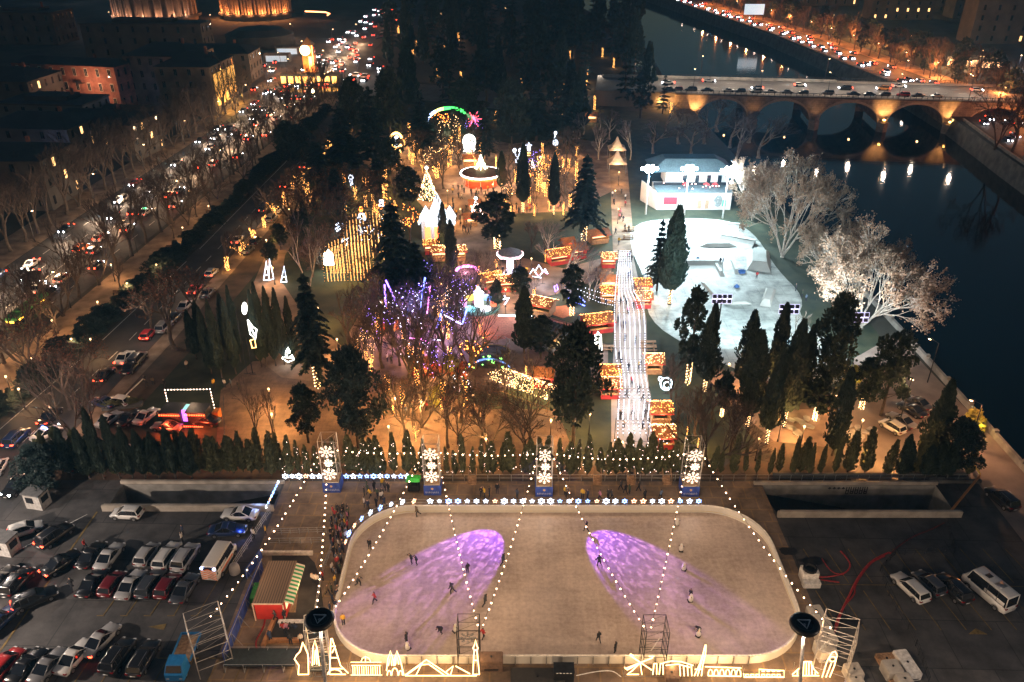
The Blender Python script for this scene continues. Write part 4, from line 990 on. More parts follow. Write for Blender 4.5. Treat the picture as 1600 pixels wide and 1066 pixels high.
figure('lit outline of a long low arcade of round arches', [[(1102, 1042), (1158, 1044)], [(1106, 1056), (1158, 1057)]] + [arc(x, 1056, 3.6, 10, 0, 180, 6) for x in (1110, 1119, 1128, 1137, 1146, 1154)])
figure('lit outline of a palace front with two storeys of windows', [[(1162, 1053), (1162, 1060), (1225, 1060), (1225, 1048), (1186, 1046), (1186, 1060)]] + [[(x, 1054), (x, 1059), (x + 5, 1059), (x + 5, 1054), (x, 1054)] for x in (1165, 1173, 1181, 1190, 1198, 1206, 1214)] + [[(x, 1049), (x + 5, 1049)] for x in (1190, 1198, 1206, 1214)])
figure('lit outline of a suspension bridge with twin pylons', [[(1238, 1054), (1252, 1042), (1258, 1034), (1266, 1034), (1272, 1046), (1278, 1052)], [(1255, 1056), (1256, 1034)], [(1260, 1056), (1260, 1034)], [(1264, 1056), (1264, 1034)], [(1269, 1056), (1268, 1034)], [(1238, 1056), (1280, 1056)], [(1246, 1056), (1246, 1047)], [(1274, 1056), (1274, 1050)]])
figure('lit outline of a rounded bullet-shaped skyscraper by the open scaffold', [[(1284, 1060), (1292, 1034), (1300, 1020), (1305, 1018), (1308, 1024), (1304, 1040), (1296, 1060)], arc(1301, 1030, 5, 4), [(1290, 1060), (1299, 1036)]])
b = MB(); b.box(-13.5, -7.3, 0, .1, 0, .02)
# low bands and crates at the bottom edge
def crate(px, py, sx, sy, sz, m, label, name='block', cat='block', rz=0, group=None, z=0):
 g = gp(px, py); t = thing(name, label, cat, (g.x, g.y, .05 + z), rz, group, exact=True); b = MB()
 pr = rrect(-sx / 2, sx / 2, -sy / 2, sy / 2, min(sx, sy) * .08, 2); b.prism(pr, 0, sz * .94); b.prism(rrect(-sx / 2 + .05, sx / 2 - .05, -sy / 2 + .05, sy / 2 - .05, min(sx, sy) * .08, 2), sz * .941, sz)
 link('body', b.mesh('body', m), t); b = MB()
 b.tube((0, 0, sz), (0, 0, sz + .06), .12, n=8); b.box(-sx * .3, sx * .3, -sy / 2 - .02, -sy / 2 + .02, sz * .15, sz * .3)
 link('fitting', b.mesh('fitting', MATS['dark_iron']), t)
PLAS = mat('pale_plastic', (.40, .37, .33), .6, vary=.15, scale=1.2)
for px, py, s, w in ((1272, 962, 1.6, 'topmost white ballast block beside the ice corner, with a dark lid'), (1281, 978, 1.7, 'white ballast block below the topmost one beside the ice corner'), (1289, 1001, 1.8, 'bulky white ballast block wrapped in sheet by the red cable'), (1287, 1020, 1.9, 'round-edged white ballast block nearest the outline skyscraper'), (1331, 1054, 1.6, 'lone white ballast block standing outside the open scaffold'), (1391, 1050, 1.7, 'white ballast block beside the long white chest'), (1334, 1066, 1.4, 'white ballast block cut by the frame bottom near the scaffold'), (1410, 1068, 1.5, 'white ballast block cut by the frame bottom below the pallets')):
 crate(px, py + 4, s, s, s * .75, PLAS, w, 'ballast_block', 'block', .1, 'white ballast blocks')
crate(1415, 1044, 1.5, 3.2, .9, mat('white_chest', (.6, .58, .55), .5), 'long white chest standing on the asphalt by the pallets', 'storage_chest', 'chest', .12)
crate(1384, 1034, 1.9, 1.4, .5, mat('pallet_wood', (.30, .18, .10), .85, vary=.4, scale=4), 'wooden pallet stack behind the ballast block', 'pallet', 'pallet', .1, 'wooden pallets')
crate(1401, 1062, 2.0, 1.5, .3, MATS['pallet_wood'], 'wooden pallet lying flat near the frame bottom', 'pallet', 'pallet', .1, 'wooden pallets')
crate(768, 1042, 2.4, 1.4, 1.5, mat('wood_box', (.16, .10, .07), .8), 'brown wooden booth beside the slim lookout tower figure', 'booth', 'booth')
g = gp(1262, 905); t = thing('generator', 'white generator box with a round black fan on the dark asphalt', 'generator', (g.x, g.y, .05), 0, exact=True)
b = MB(); b.prism(rrect(-.95, .95, -.7, .7, .12, 3), 0, 1.5); b.prism(rrect(-1, 1, -1.5, -.72, .1, 3), 0, .7); link('body', b.mesh('body', MATS['white_chest']), t)
b = MB(); b.lathe([(.8, 0), (.8, .35), (.55, .36), (.5, .1)], 14, 0, (0, 0, 1.5)); link('fan', b.mesh('fan', MATS['dark_iron']), t)
def cable(label, pts, m, r=.06, name='cable', cat='cable', z=.1):
 P = [gp(*p, .0) for p in pts]; S = []
 for i in range(len(P) - 1):
  p0, p1, p2, p3 = P[max(i - 1, 0)], P[i], P[i + 1], P[min(i + 2, len(P) - 1)]
  for k in range(6):
   t = k / 6; S.append(.5 * (2 * p1 + (p2 - p0) * t + (2 * p0 - 5 * p1 + 4 * p2 - p3) * t * t + (3 * p1 - p0 - 3 * p2 + p3) * t ** 3) + Vector((0, 0, z)))
 S.append(P[-1] + Vector((0, 0, z))); b = MB(); b.path(S, r, 5)
 return thing(name, label, cat, data=b.mesh(name, m, True), exact=True)
REDC = mat('red_cable', (.30, .02, .02), .5)
cable('long red hose running from the open scaffold up across the dark asphalt', [(1301, 1000), (1308, 970), (1325, 935), (1340, 905), (1360, 880), (1385, 866), (1392, 866)], REDC, .13, 'hose', 'hose')
cable('second red hose beside the long one, looping back at its middle', [(1306, 985), (1318, 950), (1334, 930), (1338, 912), (1360, 882), (1382, 870)], REDC, .09, 'hose', 'hose')
cable('dark red cable stretching from the hoses towards the ramp corner', [(1392, 865), (1410, 850), (1430, 838), (1455, 828), (1475, 818)], mat('dark_red', (.10, .02, .02), .6), .08)
cable('red hose curling from the generator like a hook', [(1270, 903), (1296, 902), (1320, 896), (1328, 884), (1322, 872), (1313, 862)], REDC, .09, 'hose', 'hose')
cable('short red hose lying flat beside the generator', [(1270, 905), (1290, 908), (1311, 911)], REDC, .09, 'hose', 'hose')
cable('thin red hose bending down towards the hooked one', [(1284, 874), (1292, 886), (1303, 896), (1318, 899)], REDC, .07, 'hose', 'hose')
cable('red hose on the deck winding past the red hut', [(416, 958), (412, 980), (401, 1002), (402, 1015), (411, 1020)], REDC, .09, 'hose', 'hose')
DIRT = mat('damp_asphalt', (.015, .014, .014), .5)
for px, py, rx, ry in ((1233, 862, 1.2, .8), (1273, 877, 1.6, .7), (1322, 971, 1.9, 1.0), (1252, 876, .6, .3)):
 g = gp(px, py); rg = random.Random(px); b = MB(); b.face([(g.x + rx * math.cos(i * .449) * rg.uniform(.75, 1.1), g.y + ry * math.sin(i * .449) * rg.uniform(.75, 1.1), .062) for i in range(14)]); o = struct('stain', b, DIRT)
rail_fence('dark crowd barrier line zigzagging past the parked white estate', [(gp(1398, 868).x, gp(1398, 868).y), (gp(1375, 893).x, gp(1375, 893).y), (gp(1383, 920).x, gp(1383, 920).y), (gp(1400, 955).x, gp(1400, 955).y), (gp(1418, 985).x, gp(1418, 985).y), (gp(1430, 1010).x, gp(1430, 1010).y), (gp(1450, 1068).x, gp(1450, 1068).y)], 1.1, 1.1, MATS['dark_iron'], 3)
rail_fence('dark crowd barrier line behind the parked minibus', [(gp(1398, 868).x, gp(1398, 868).y), (gp(1490, 866).x, gp(1490, 866).y), (gp(1478, 820).x, gp(1478, 820).y)], 1.1, 1.1, MATS['dark_iron'], 3)
# yellow barrier beam beside the graffiti ramp, slanting truss gate
A, B_ = gp(1528, 752), gp(1482, 808); b = MB(); b.tube((A.x, A.y, .9), (B_.x, B_.y, .9), .16, n=6); b.tube((A.x, A.y, 0), (A.x, A.y, 1.1), .12, n=6); b.tube((B_.x, B_.y, 0), (B_.x, B_.y, 1), .1, n=6)
thing('barrier_beam', 'orange steel barrier beam slanting beside the graffiti ramp', 'barrier', data=b.mesh('barrier_beam', mat('orange_steel', (.4, .18, .06), .6)), exact=True)
A, C_ = gp(1510, 722), gp(1528, 750); b = MB(); b.tube((A.x, A.y, 1.0), (C_.x, C_.y, 1.0), .14, n=6); b.tube((A.x, A.y, 0), (A.x, A.y, 1.0), .1, n=6)
thing('barrier_beam', 'bright yellow barrier beam at the promenade entrance', 'barrier', data=b.mesh('barrier_beam', mat('yellow_steel', (.65, .40, .04), .6)), exact=True)
b = MB(); b.box(57, 64, 86.6, 87.0, .0, .5); b.box(36, 62.6, 88.0, 88.3, .0, .55)
thing('kerb_wall', 'low dark kerb wall under the railing by the promenade', 'wall', data=b.mesh('kerb_wall', CONCD), exact=True)
# ring lamp posts
RINGM = mat('lamp_black', (.012, .012, .014), .4)
def ring_post(px, py, z, bpx, label):
 Y = (CH - z) * ratio(py); h = vp(px, py, Y); base = Vector((xx(bpx, Y), Y, 0))
 t = thing('ring_lamp_post', label, 'lamp post', (h.x, Y, 0), 0, 'ring lamp posts at the rink corners', exact=True)
 b = MB(); b.tube((base.x - h.x, 0, 0), (0, 0, z), .2, .13, 10); link('pole', b.mesh('pole', mat('pole_steel', (.5, .5, .52), .4, metal=.5)), t)
 b = MB(); n = 24
 b.path([(1.0 * math.cos(i * 2 * math.pi / n), 1.0 * math.sin(i * 2 * math.pi / n), z) for i in range(n)], .3, 8, closed=True)
 q = link('ring', b.mesh('ring', RINGM, True), t)
 b = MB(); b.path([(.62 * math.cos(i * 2.0944 + .5), .62 * math.sin(i * 2.0944 + .5), z + .22) for i in range(3)], .06, 5, closed=True); link('bracket', b.mesh('bracket', mat('grey_bracket', (.75, .75, .75), .5)), q)
 b = MB(); b.tube((0, 0, z - .1), (0, 0, z - .02), .85, n=20); link('cap', b.mesh('cap', mat('lamp_cap', (.02, .03, .035), .3)), q); b = MB(); b.lathe([(.95, z - .33), (.8, z - .36), (.7, z - .33)], 20); link('lamp', b.mesh('lamp', emit('ring_lamp_lit', (1, .72, .45), 12)), t)
 return Vector((h.x, Y, z))
def xx(px, Y, z=0): return (px - 800) / FPX * (Y * CT + (CH - z) * ST)
RP1 = ring_post(499, 968, 15.5, 516, 'tall pale ring lamp post standing behind the statue outline'); RP2 = ring_post(1257, 976, 15.5, 1243, 'tall pale ring lamp post standing beside the white ballast blocks')
for q, p in ((RP1, 6800), (RP2, 9500)): lamp((q.x, q.y, q.z - 1.0), p, (1, .70, .46), .5, 'ring_lamp_glow')
# green stand, wooden steps, hut
g = gp(647, 767); t = thing('refreshment_cart', 'small black cart with a bright green awning by the blue tower', 'cart', (g.x, g.y, .05), 0, exact=True)
b = MB(); b.box(-.8, .8, -.5, .5, .25, 1.1)
for x in (-.6, .6):
 for y in (-.4, .4): b.tube((x, y, 0), (x, y, 2.0), .04, n=5)
link('body', b.mesh('body', MATS['dark_iron']), t); b = MB(); b.loft([[(-.95, -.7, 1.95), (.95, -.7, 1.95), (.95, .7, 1.95), (-.95, .7, 1.95)], [(-.7, -.3, 2.3), (.7, -.3, 2.3), (.7, .4, 2.3), (-.7, .4, 2.3)]]); link('awning', b.mesh('awning', mat('bright_green', (.03, .42, .05), .6)), t)
WOODP = mat('wood_plank', (.33, .20, .11), .85, vary=.35, scale=3)
for px, w in ((738, 'wooden steps at the railing between the second and third snowflake towers'), (933, 'wooden steps through the railing below the lit walkway'), (986, 'wooden steps at the railing under the walkway figures'), (1042, 'wooden steps at the railing beside the last snowflake tower')):
 g = gp(px, 757); t = thing('wooden_steps', w, 'steps', (g.x, 87.3, 0), 0, 'wooden steps at the railing', exact=True)
 b = MB()
 for i in range(4): b.box(-.5, .5, -1.1 + i * .3, -.8 + i * .3, 0, .2 + i * .2)
 link('tread', b.mesh('tread', WOODP), t); b = MB()
 for s in (-.55, .55): b.tube((s, -1.1, 1.0), (s, .2, 1.9), .04, n=4); b.tube((s, -1.1, 0), (s, -1.1, 1.0), .04, n=4); b.tube((s, .2, .8), (s, .2, 1.9), .04, n=4)
 link('handrail', b.mesh('handrail', WOODP), t)
HX0, HX1, HY0, HY1 = -28.2, -25.0, 63.0, 69.2
t = thing('rental_hut', 'red hut with ribbed brown roof and green-striped awning', 'hut', ((HX0 + HX1) / 2, HY0, 0), 0, exact=True); REDW = mat('red_wall', (.55, .035, .025), .6, vary=.15, scale=1)
w = (HX1 - HX0) / 2; d = HY1 - HY0
b = MB(); b.box(-w, w, 0, d, 0, 2.5); link('wall', b.mesh('wall', REDW), t)
b = MB(); b.box(-w - .15, w + .05, -.15, d + .1, 2.52, 2.64); q = link('roof', b.mesh('roof', stripes('ribbed_roof', (.10, .065, .045), (.20, .13, .085), 1.1, .7, 'X', 0, .45)), t)
b = MB()
for x in (-w - .1, w): b.box(x - .06, x + .06, -.22, -.15, 0, 2.66)
b.box(-w - .16, w + .06, -.22, -.152, 2.5, 2.68); link('trim', b.mesh('trim', mat('cream_trim', (.7, .5, .38), .6)), t)
b = MB(); b.face([(w + .06, .2, 2.5), (w + .95, .2, 2.15), (w + .95, d - .1, 2.15), (w + .06, d - .1, 2.5)]); b.face([(w + .06, .2, 2.48), (w + .06, d - .1, 2.48), (w + .95, d - .1, 2.13), (w + .95, .2, 2.13)])
b.face([(w + .95, .2, 2.15), (w + .95, .2, 1.95), (w + .95, d - .1, 1.95), (w + .95, d - .1, 2.15)])
link('awning', b.mesh('awning', stripes('green_stripe', (.03, .30, .10), (.72, .66, .55), .55, .7, 'Y')), t)
b = MB(); b.box(w + .01, w + .05, .6, d - .6, 1.0, 2.1); link('counter', b.mesh('counter', emit('hut_opening', (1, .6, .3), 1.6)), t)
lamp((HX1 + 1.6, (HY0 + HY1) / 2, 2.0), 120, (1, .6, .3), .3, 'hut_glow')
spot(((HX0 + HX1) / 2 + .3, HY0 - 4.5, 3.4), ((HX0 + HX1) / 2, HY0, 1.2), 260, (1, .7, .5), 70, .6, .3, 'hut_front_glow')
b = MB(); b.box(-.5, .5, -1.2, 1.2, 0, 1.3); thing('green_cabinet', 'small green cabinet against the red hut on the banner side', 'cabinet', (HX0 - .75, HY0 + 3, .05), .05, data=b.mesh('green_cabinet', mat('cabinet_green', (.02, .22, .05), .6)), exact=True)
sheet('dark_mat', [(425, 866), (478, 866), (492, 880), (500, 905), (512, 1000), (420, 1000), (432, 958), (462, 958), (470, 895), (425, 880)], .062, mat('rubber_mat', (.03, .028, .027), .9, vary=.3, scale=.8))
b = MB(); b.box(-3.2, 3.2, -.18, .18, 0, .5); g = gp(448, 867); thing('bench', 'long pale bench board behind the red hut roof', 'bench', (g.x, g.y, .05), 0, data=b.mesh('bench', mat('pale_board', (.55, .48, .4), .7)), exact=True)
for (a, c, w) in (((411, 1013), (433, 962), 'slanting wooden planter board below the red hut'), ((418, 1004), (470, 1003), 'straight wooden planter board along the front of the seating mat')):
 A, B_ = gp(*a), gp(*c); b = MB(); dd = (B_ - A).normalized(); nn = Vector((-dd.y, dd.x, 0)) * .2
 b.prism([(p.x, p.y) for p in (A - nn, B_ - nn, B_ + nn, A + nn)], .05, .5); thing('planter_board', w, 'board', data=b.mesh('planter_board', mat('orange_wood', (.36, .17, .07), .8, vary=.3)), exact=True)
A = gp(432, 979); b = MB(); b.box(0, 3.1, -.25, .25, .72, .8); b.box(.1, .2, -.2, .2, 0, .72); b.box(2.9, 3.0, -.2, .2, 0, .72); thing('table', 'long white table on the dark mat behind the ring lamp', 'table', (A.x + .3, A.y, .06), 0, data=b.mesh('table', MATS['white_chest']), exact=True)
# blue banner fence and truss frames
def banner(label, a, c, h, lean=.0):
 A, B_ = gp(*a), gp(*c); t = thing('banner_fence', label, 'banner', A, 0, 'blue banner fences', exact=True); d = B_ - A; L = d.length; u = d.normalized(); n = Vector((-u.y, u.x, 0)) * .06
 b = MB(); b.prism([(p.x, p.y) for p in (-n, d - n, d + n, n)], .1, h); link('banner', b.mesh('banner', BOXB), t); b = MB()
 for i in range(int(L / 2.4) + 1):
  p = u * min(L, i * 2.4); b.tube(p - n * 2, p - n * 2 + Vector((0, 0, h + .1)), .04, n=4); b.tube(p - n * 2 + Vector((0, 0, h)), p - n * 18, .03, n=4)
 b.tube(-n * 2 + Vector((0, 0, h)), d - n * 2 + Vector((0, 0, h)), .04, n=4); link('frame', b.mesh('frame', GALV), t)
 b = MB(); rg = random.Random(int(L * 9)); s = .8
 while s < L - 1:
  for k in range(4): p = u * (s + k * .28) + n * 1.5; b.path([p + Vector((0, 0, h * .4)), p + u * .12 + Vector((0, 0, h * .62)), p + u * .2 + Vector((0, 0, h * .45))], .03, 4)
  s += 3.4
 link('lettering', b.mesh('lettering', MATS['letter_white']), t)
banner('long blue banner fence dividing the car park from the red hut', (352, 1038), (411, 892), 1.9)
banner('short blue banner fence section beside the ambulance', (386, 905), (410, 872), 1.5)
for (a, c, w) in (((352, 1052), (462, 1052), 'dark stage truss frame along the bottom edge before the statue outline'), ((486, 1060), (515, 1060), 'dark box frame with grey cloth under the ring lamp post')):
 A, B_ = gp(*a), gp(*c); t = thing('truss_frame', w, 'frame', A, 0, exact=True); L = B_.x - A.x
 b = MB(); b.box(0, L, 0, 2.2, 1.0, 1.1); link('deck', b.mesh('deck', mat('stage_dark', (.02, .028, .03), .8)), t); b = MB()
 k = 0
 while k <= L:
  for y in (0, 2.2): b.tube((k, y, 0), (k, y, 1.3), .04, n=4)
  b.tube((k, 0, .1), (k, 2.2, 1.2), .03, n=4); k += 2.0
 for y in (0, 2.2): b.tube((0, y, 1.3), (L, y, 1.3), .04, n=4)
 link('frame', b.mesh('frame', GALV), t)
g = gp(880, 1056); t = thing('control_booth', 'black control booth with small white marks at the rink front', 'booth', (g.x, g.y - .4, 0), 0, exact=True)
b = MB(); b.box(-1.0, 1.0, -.6, .6, 0, 1.6); b.box(-1.05, 1.05, -.65, .65, 1.62, 1.75); link('body', b.mesh('body', MATS['dark_iron']), t); b = MB()
for i in range(5): b.box(-.8 + i * .34, -.6 + i * .34, -.68, -.652, 1.64, 1.73)
link('lettering', b.mesh('lettering', MATS['letter_white']), t)
crate(840, 1062, 5.5, 2.0, .5, mat('dark_stage', (.03, .028, .026), .8), 'low dark equipment platform at the rink front', 'platform', 'platform')
crate(1048, 1062, 1.4, 1.6, 1.1, MATS['wood_box'], 'dark wooden box below the standing stones outline', 'wooden_box', 'box')
cable('white cable looping over the front platform', [(900, 1062), (930, 1056), (955, 1055), (970, 1064)], MATS['letter_white'], .05, z=.6)
# ------------------------------------------------------------------ projector patches on the ice
def projector(loc, tgt, power, ang, seed):
 o = spot(loc, tgt, power, (.56, .25, 1), ang, .22, .04, 'projector_beam')
 d = o.data; d.use_nodes = True; nt = d.node_tree; N, L = nt.nodes, nt.links
 em = [n for n in N if n.type == 'EMISSION'][0]
 tcn = N.new('ShaderNodeTexCoord')
 vo = N.new('ShaderNodeTexVoronoi'); vo.inputs['Scale'].default_value = 38; L.new(tcn.outputs['Normal'], vo.inputs['Vector'])
 rr = N.new('ShaderNodeValToRGB'); rr.color_ramp.elements[0].color = (1, .95, 1, 1); rr.color_ramp.elements[0].position = .36; rr.color_ramp.elements[1].color = (.20, .05, .5, 1); rr.color_ramp.elements[1].position = .47
 L.new(vo.outputs['Distance'], rr.inputs['Fac']); L.new(rr.outputs['Color'], em.inputs['Color']); em.inputs['Strength'].default_value = 1
 b = MB(); b.tube((0, 0, .25), (0, 0, -.3), .16, .2, 10); t = thing('projector', ('first' if seed == 0 else 'second') + ' small black effect projector clamped to the snowflake tower between the V strings', 'projector', loc, o.rotation_euler.to_matrix().to_euler()[2], data=b.mesh('projector', MATS['dark_iron']), exact=True)
 t.rotation_euler = o.rotation_euler; o.location = Vector(loc) + (Vector(tgt) - Vector(loc)).normalized() * .4
PJ = Vector((TW[2].x, TW[2].y - .25, 6.9))
projector(PJ + Vector((-.9, 0, 0)), gp(712, 888), 50000, 34, 0); projector(PJ + Vector((.9, 0, 0)), gp(992, 888), 36000, 34, 1)
# ------------------------------------------------------------------ people around the rink
SK = 'skaters on the ice'
def P2(px, py, *a, **k): return person(gp(px, py, .09), *a, **k)
for (px, py, c, po, rz, w) in ((578, 858, 0, 'stand', 3.0, 'on the ice by the spectators'), (643, 880, 0, 'skate', 2.4, 'beside a partner on the ice'), (651, 882, 1, 'skate', 2.4, 'as the second of a pair on the ice'), (731, 896, 0, 'stand', .5, 'inside the first purple patch'), (707, 928, 2, 'skate', 1.0, 'in the dim lower part of the first purple patch'), (561, 916, 2, 'skate', 4, 'near the ice edge under the bulbs'), (586, 942, 3, 'walk', 2, 'as the only red one near the curve'), (537, 976, 5, 'stand', 3.3, 'as the only yellow one by the board'), (636, 1006, 0, 'stand', 1.2, 'pushing an aid near the front board'), (690, 990, 0, 'bend', 2.2, 'near the front board'), (653, 807, 6, 'skate', 1.4, 'by the far board'), (757, 946, 2, 'skate', 5, 'near the string meeting point'), (785, 882, 1, 'skate', 5, 'at the inner edge of the first purple patch'), (755, 998, 3, 'walk', 5.5, 'beside the dark iron scaffold'), (916, 831, 0, 'walk', 1, 'at the tip of the second purple patch'), (936, 886, 1, 'skate', .2, 'inside the second purple patch'), (935, 1004, 0, 'walk', .4, 'casting a long shadow on the ice'), (961, 1020, 0, 'stand', 1, 'right at the front board'), (1078, 936, 0, 'stand', 2, 'beside a penguin aid'), (1092, 990, 2, 'bend', 2, 'beside the nearest penguin aid')):
 P2(px, py, w, po, c, rz, SK)
pg = Proto('skating_aid', 'skating aid')
b = MB(); b.lathe([(.2, 0), (.27, .15), (.27, .5), (.2, .72), (.17, .8), (.17, .95), (.1, 1.05), (.02, 1.08)], 12); pg.part('body', b.mesh('body', WHT, True))
b = MB(); b.tube((-.34, .05, .75), (.34, .05, .75), .035, n=6); b.box(-.26, .26, -.2, .35, 0, .05); pg.part('handle', b.mesh('handle', MATS['dark_iron']))
b = MB(); b.tube((0, .14, .9), (0, .3, .87), .045, .015, 6); pg.part('beak', b.mesh('beak', mat('beak_orange', (.6, .25, .03), .5)))
for px, py, w in ((1058, 820, 'farthest white penguin skating aid near the far board'), (1064, 860, 'white penguin skating aid beside the string of bulbs'), (1068, 890, 'white penguin skating aid with skate marks around it'), (1079, 939, 'white penguin skating aid with a yellow foot held by a person'), (1091, 993, 'nearest white penguin skating aid on the plain ice'), (712, 986, 'white penguin skating aid behind the bent skater'), (637, 1014, 'cream penguin skating aid at the front board')):
 pg.put(gp(px, py, .09), rg.uniform(0, 6), 1, w, 'penguin skating aids', exact=True)
SPECT = 'spectators beside the rink'
rg = random.Random(8)
pts = scatter([(520, 802), (546, 800), (542, 848), (534, 872), (520, 872), (516, 840)], 40, .55, rg)
for p in pts: person(p + Vector((0, 0, .05)), 'in the spectator crowd by the rounded board', rg.choice(('stand', 'stand', 'phone')), None, rg.uniform(-2.4, -.8), SPECT)
for p in scatter([(517, 880), (534, 880), (530, 915), (526, 958), (514, 962), (520, 920)], 15, .6, rg): person(p + Vector((0, 0, .05)), 'along the board near the red hut', rg.choice(('stand', 'phone')), None, rg.uniform(-2.4, -.8), SPECT)
for p in scatter([(568, 762), (608, 762), (606, 790), (590, 798), (566, 796)], 14, .6, rg): person(p + Vector((0, 0, .05)), 'in the knot of people by the far corner', None, None, None, SPECT)
for px, py in ((752, 776), (757, 777), (765, 776), (777, 771), (808, 779), (883, 775), (886, 777), (910, 779), (918, 780), (937, 781), (950, 779), (955, 780), (970, 766), (977, 772), (983, 772), (998, 768), (1007, 781), (1032, 780), (987, 745), (598, 762)): P2(px, py, 'on the far deck behind the star lights', None, None, None, SPECT)
for px, py, c, po in ((490, 912, 4, 'stand'), (496, 914, 4, 'stand'), (505, 907, 3, 'stand'), (466, 914, 0, 'stand'), (431, 970, 2, 'walk'), (449, 986, 9, 'sit'), (455, 986, 0, 'sit'), (443, 985, 3, 'sit'), (462, 986, 1, 'sit'), (455, 1008, 0, 'stand'), (424, 1004, 1, 'bend'), (471, 1006, 4, 'stand'), (525, 905, 7, 'stand'), (530, 897, 0, 'stand'), (462, 903, 6, 'walk'), (446, 970, 0, 'stand'), (512, 930, 6, 'walk')): P2(px, py, 'around the red hut', po, c, None, 'people round the red hut')
for px, py, c, po, w in ((287, 836, 1, 'stand', 'in the middle of the car park'), (286, 848, 4, 'stand', 'between the parked estates'), (114, 920, 0, 'walk', 'crossing the car park'), (416, 836, 5, 'stand', 'at the car park barrier'), (397, 842, 4, 'stand', 'beside the blue-lit sedan'), (134, 858, 3, 'walk', 'beside the braking cars')): P2(px, py, w, po, c, None, 'people in the car park')
# ------------------------------------------------------------------ cars on the lots
BLK, WHI, SIL, GRY, RED, DRD, NAV, DGR = (.012, .012, .013), (.62, .61, .58), (.36, .36, .36), (.16, .16, .165), (.36, .02, .02), (.14, .012, .016), (.015, .03, .09), (.05, .055, .065)
RC = -.12
def car(px, py, kind, col, rz, label, grp='cars parked on the lot', name=None, tail=False, head=False, beacon=None, sc=1):
 g = gp(px, py); return carp(kind, tail, head, beacon).put((g.x, g.y, .06), rz, sc, label, grp, col, True, name=name)
for q in ((145, 873, 'sedan', BLK, RC, 'black sedan parked beside the silver one at the row end'), (173, 875, 'sedan', SIL, RC, 'silver sedan parked between the black sedan and a bay gap'), (232, 872, 'hatch', SIL, RC, 'pale hatchback first in the three-car row by the standing person'), (263, 874, 'estate', WHI, RC, 'white estate with roof rails in the middle of three pale cars'), (292, 877, 'suv', SIL, RC, 'silver SUV third in the row of pale cars'),
          (147, 916, 'sedan', BLK, RC, 'black sedan first in the six-car row'), (178, 918, 'hatch', DRD, RC, 'dark red hatchback between the black and silver sedans'), (207, 919, 'sedan', SIL, RC, 'silver sedan with a black roof in the six-car row'), (238, 917, 'estate', DGR, RC, 'black estate with grey roof beside the maroon hatchback'), (264, 921, 'hatch', DRD, RC, 'maroon hatchback second to last in the six-car row'), (291, 925, 'sedan', DGR, RC, 'dark grey sedan last in the six-car row'),
          (30, 916, 'suv', BLK, RC, 'black SUV parked beside the frame edge'), (4, 912, 'sedan', BLK, RC, 'black car half cut by the frame edge'), (45, 1046, 'sedan', BLK, RC - .1, 'black sedan beside the red one in the nearest row'), (14, 1042, 'hatch', RED, RC - .1, 'red hatchback at the end of the nearest row'), (79, 1046, 'sedan', GRY, RC - .1, 'grey sedan beside the white coupe in the nearest row'), (119, 1032, 'sedan', WHI, RC - .1, 'white sedan parked in the nearest row'), (187, 1032, 'suv', BLK, RC - .02, 'glossy black SUV beside the black estate in the nearest row'), (227, 1034, 'estate', BLK, RC + .03, 'glossy black estate next to the blue flatbed'),
          (200, 808, 'hatch', WHI, 1.5, 'small white hatchback standing alone below the ramp parapet'), (376, 809, 'sedan', WHI, 1.5, 'white sedan parked sideways at the ramp parapet'),
          (357, 834, 'sedan', NAV, -1.5, 'dark blue sedan lit by a blue lamp behind the white one')): car(*q)
car(57, 941, 'estate', BLK, -.95, 'black estate driving through the lot with red tail lights', tail=True); car(98, 885, 'sedan', BLK, -.55, 'black sedan with both brake lights glowing', tail=True); car(88, 843, 'suv', BLK, -.45, 'black SUV waiting at the barrier with red lights', tail=True)
car(160, 1006, 'sedan', SIL, -.3, 'silver sedan pulling out with orange tail lights', tail=True); car(42, 833, 'hatch', WHI, -1.0, 'white hatchback waiting beside the ticket booth', tail=True); car(3, 975, 'sedan', NAV, -.3, 'dark sedan with lit tail lamps at the frame edge', tail=True)
car(1420, 924, 'estate', WHI, .35, 'white estate parked on the dark lot by the barriers'); car(1449, 917, 'hatch', DGR, .35, 'dark grey hatchback beside the white estate'); car(1486, 926, 'suv', BLK, .3, 'black SUV between the hatchback and the white minibus'); car(1541, 932, 'minibus', WHI, .38, 'white minibus with roof vents on the dark lot', 'vans parked on the lot'); car(1563, 785, 'suv', BLK, .25, 'black SUV parked alone by the promenade')
# ambulance with chevrons
V = carp('van').put(gp(346, 884) + Vector((0, 0, .06)), RC, 1, 'white ambulance van with orange chevrons across its rear doors', None, (.66, .62, .56), True, name='ambulance_van')
b = MB(); L, W, zb, zt_ = carp('van').geo['dims']; y = -L / 2 - .05
for i in range(5):
 for s in (-1, 1):
  z = .5 + i * .3; b.face([(0, y, z + .45), (0, y, z + .3), (s * .92, y, z - .1), (s * .92, y, z + .05)][::s])
link('chevron', b.mesh('chevron', mat('chevron_orange', (.7, .14, .02), .5)), V)
b = MB(); b.box(-.95, .95, -L / 2 - .045, -L / 2 + .02, .42, 1.9); link('rear_door', b.mesh('rear_door', mat('door_white', (.6, .56, .5), .5)), V)
b = MB()
for s in (-1, 1): b.box(s * 1.0 - .025, s * 1.0 + .025, -1.8, 1.2, .75, .95)
link('side_stripe', b.mesh('side_stripe', MATS['chevron_orange']), V)
b = MB()
for s in (-1, 1): b.box(s * .75 - .13, s * .75 + .13, -L / 2 - .1, -L / 2 + .1, 2.1, 2.25)
link('warning_light', b.mesh('warning_light', emit('warning_blue', (.5, .6, 1), 12)), V)
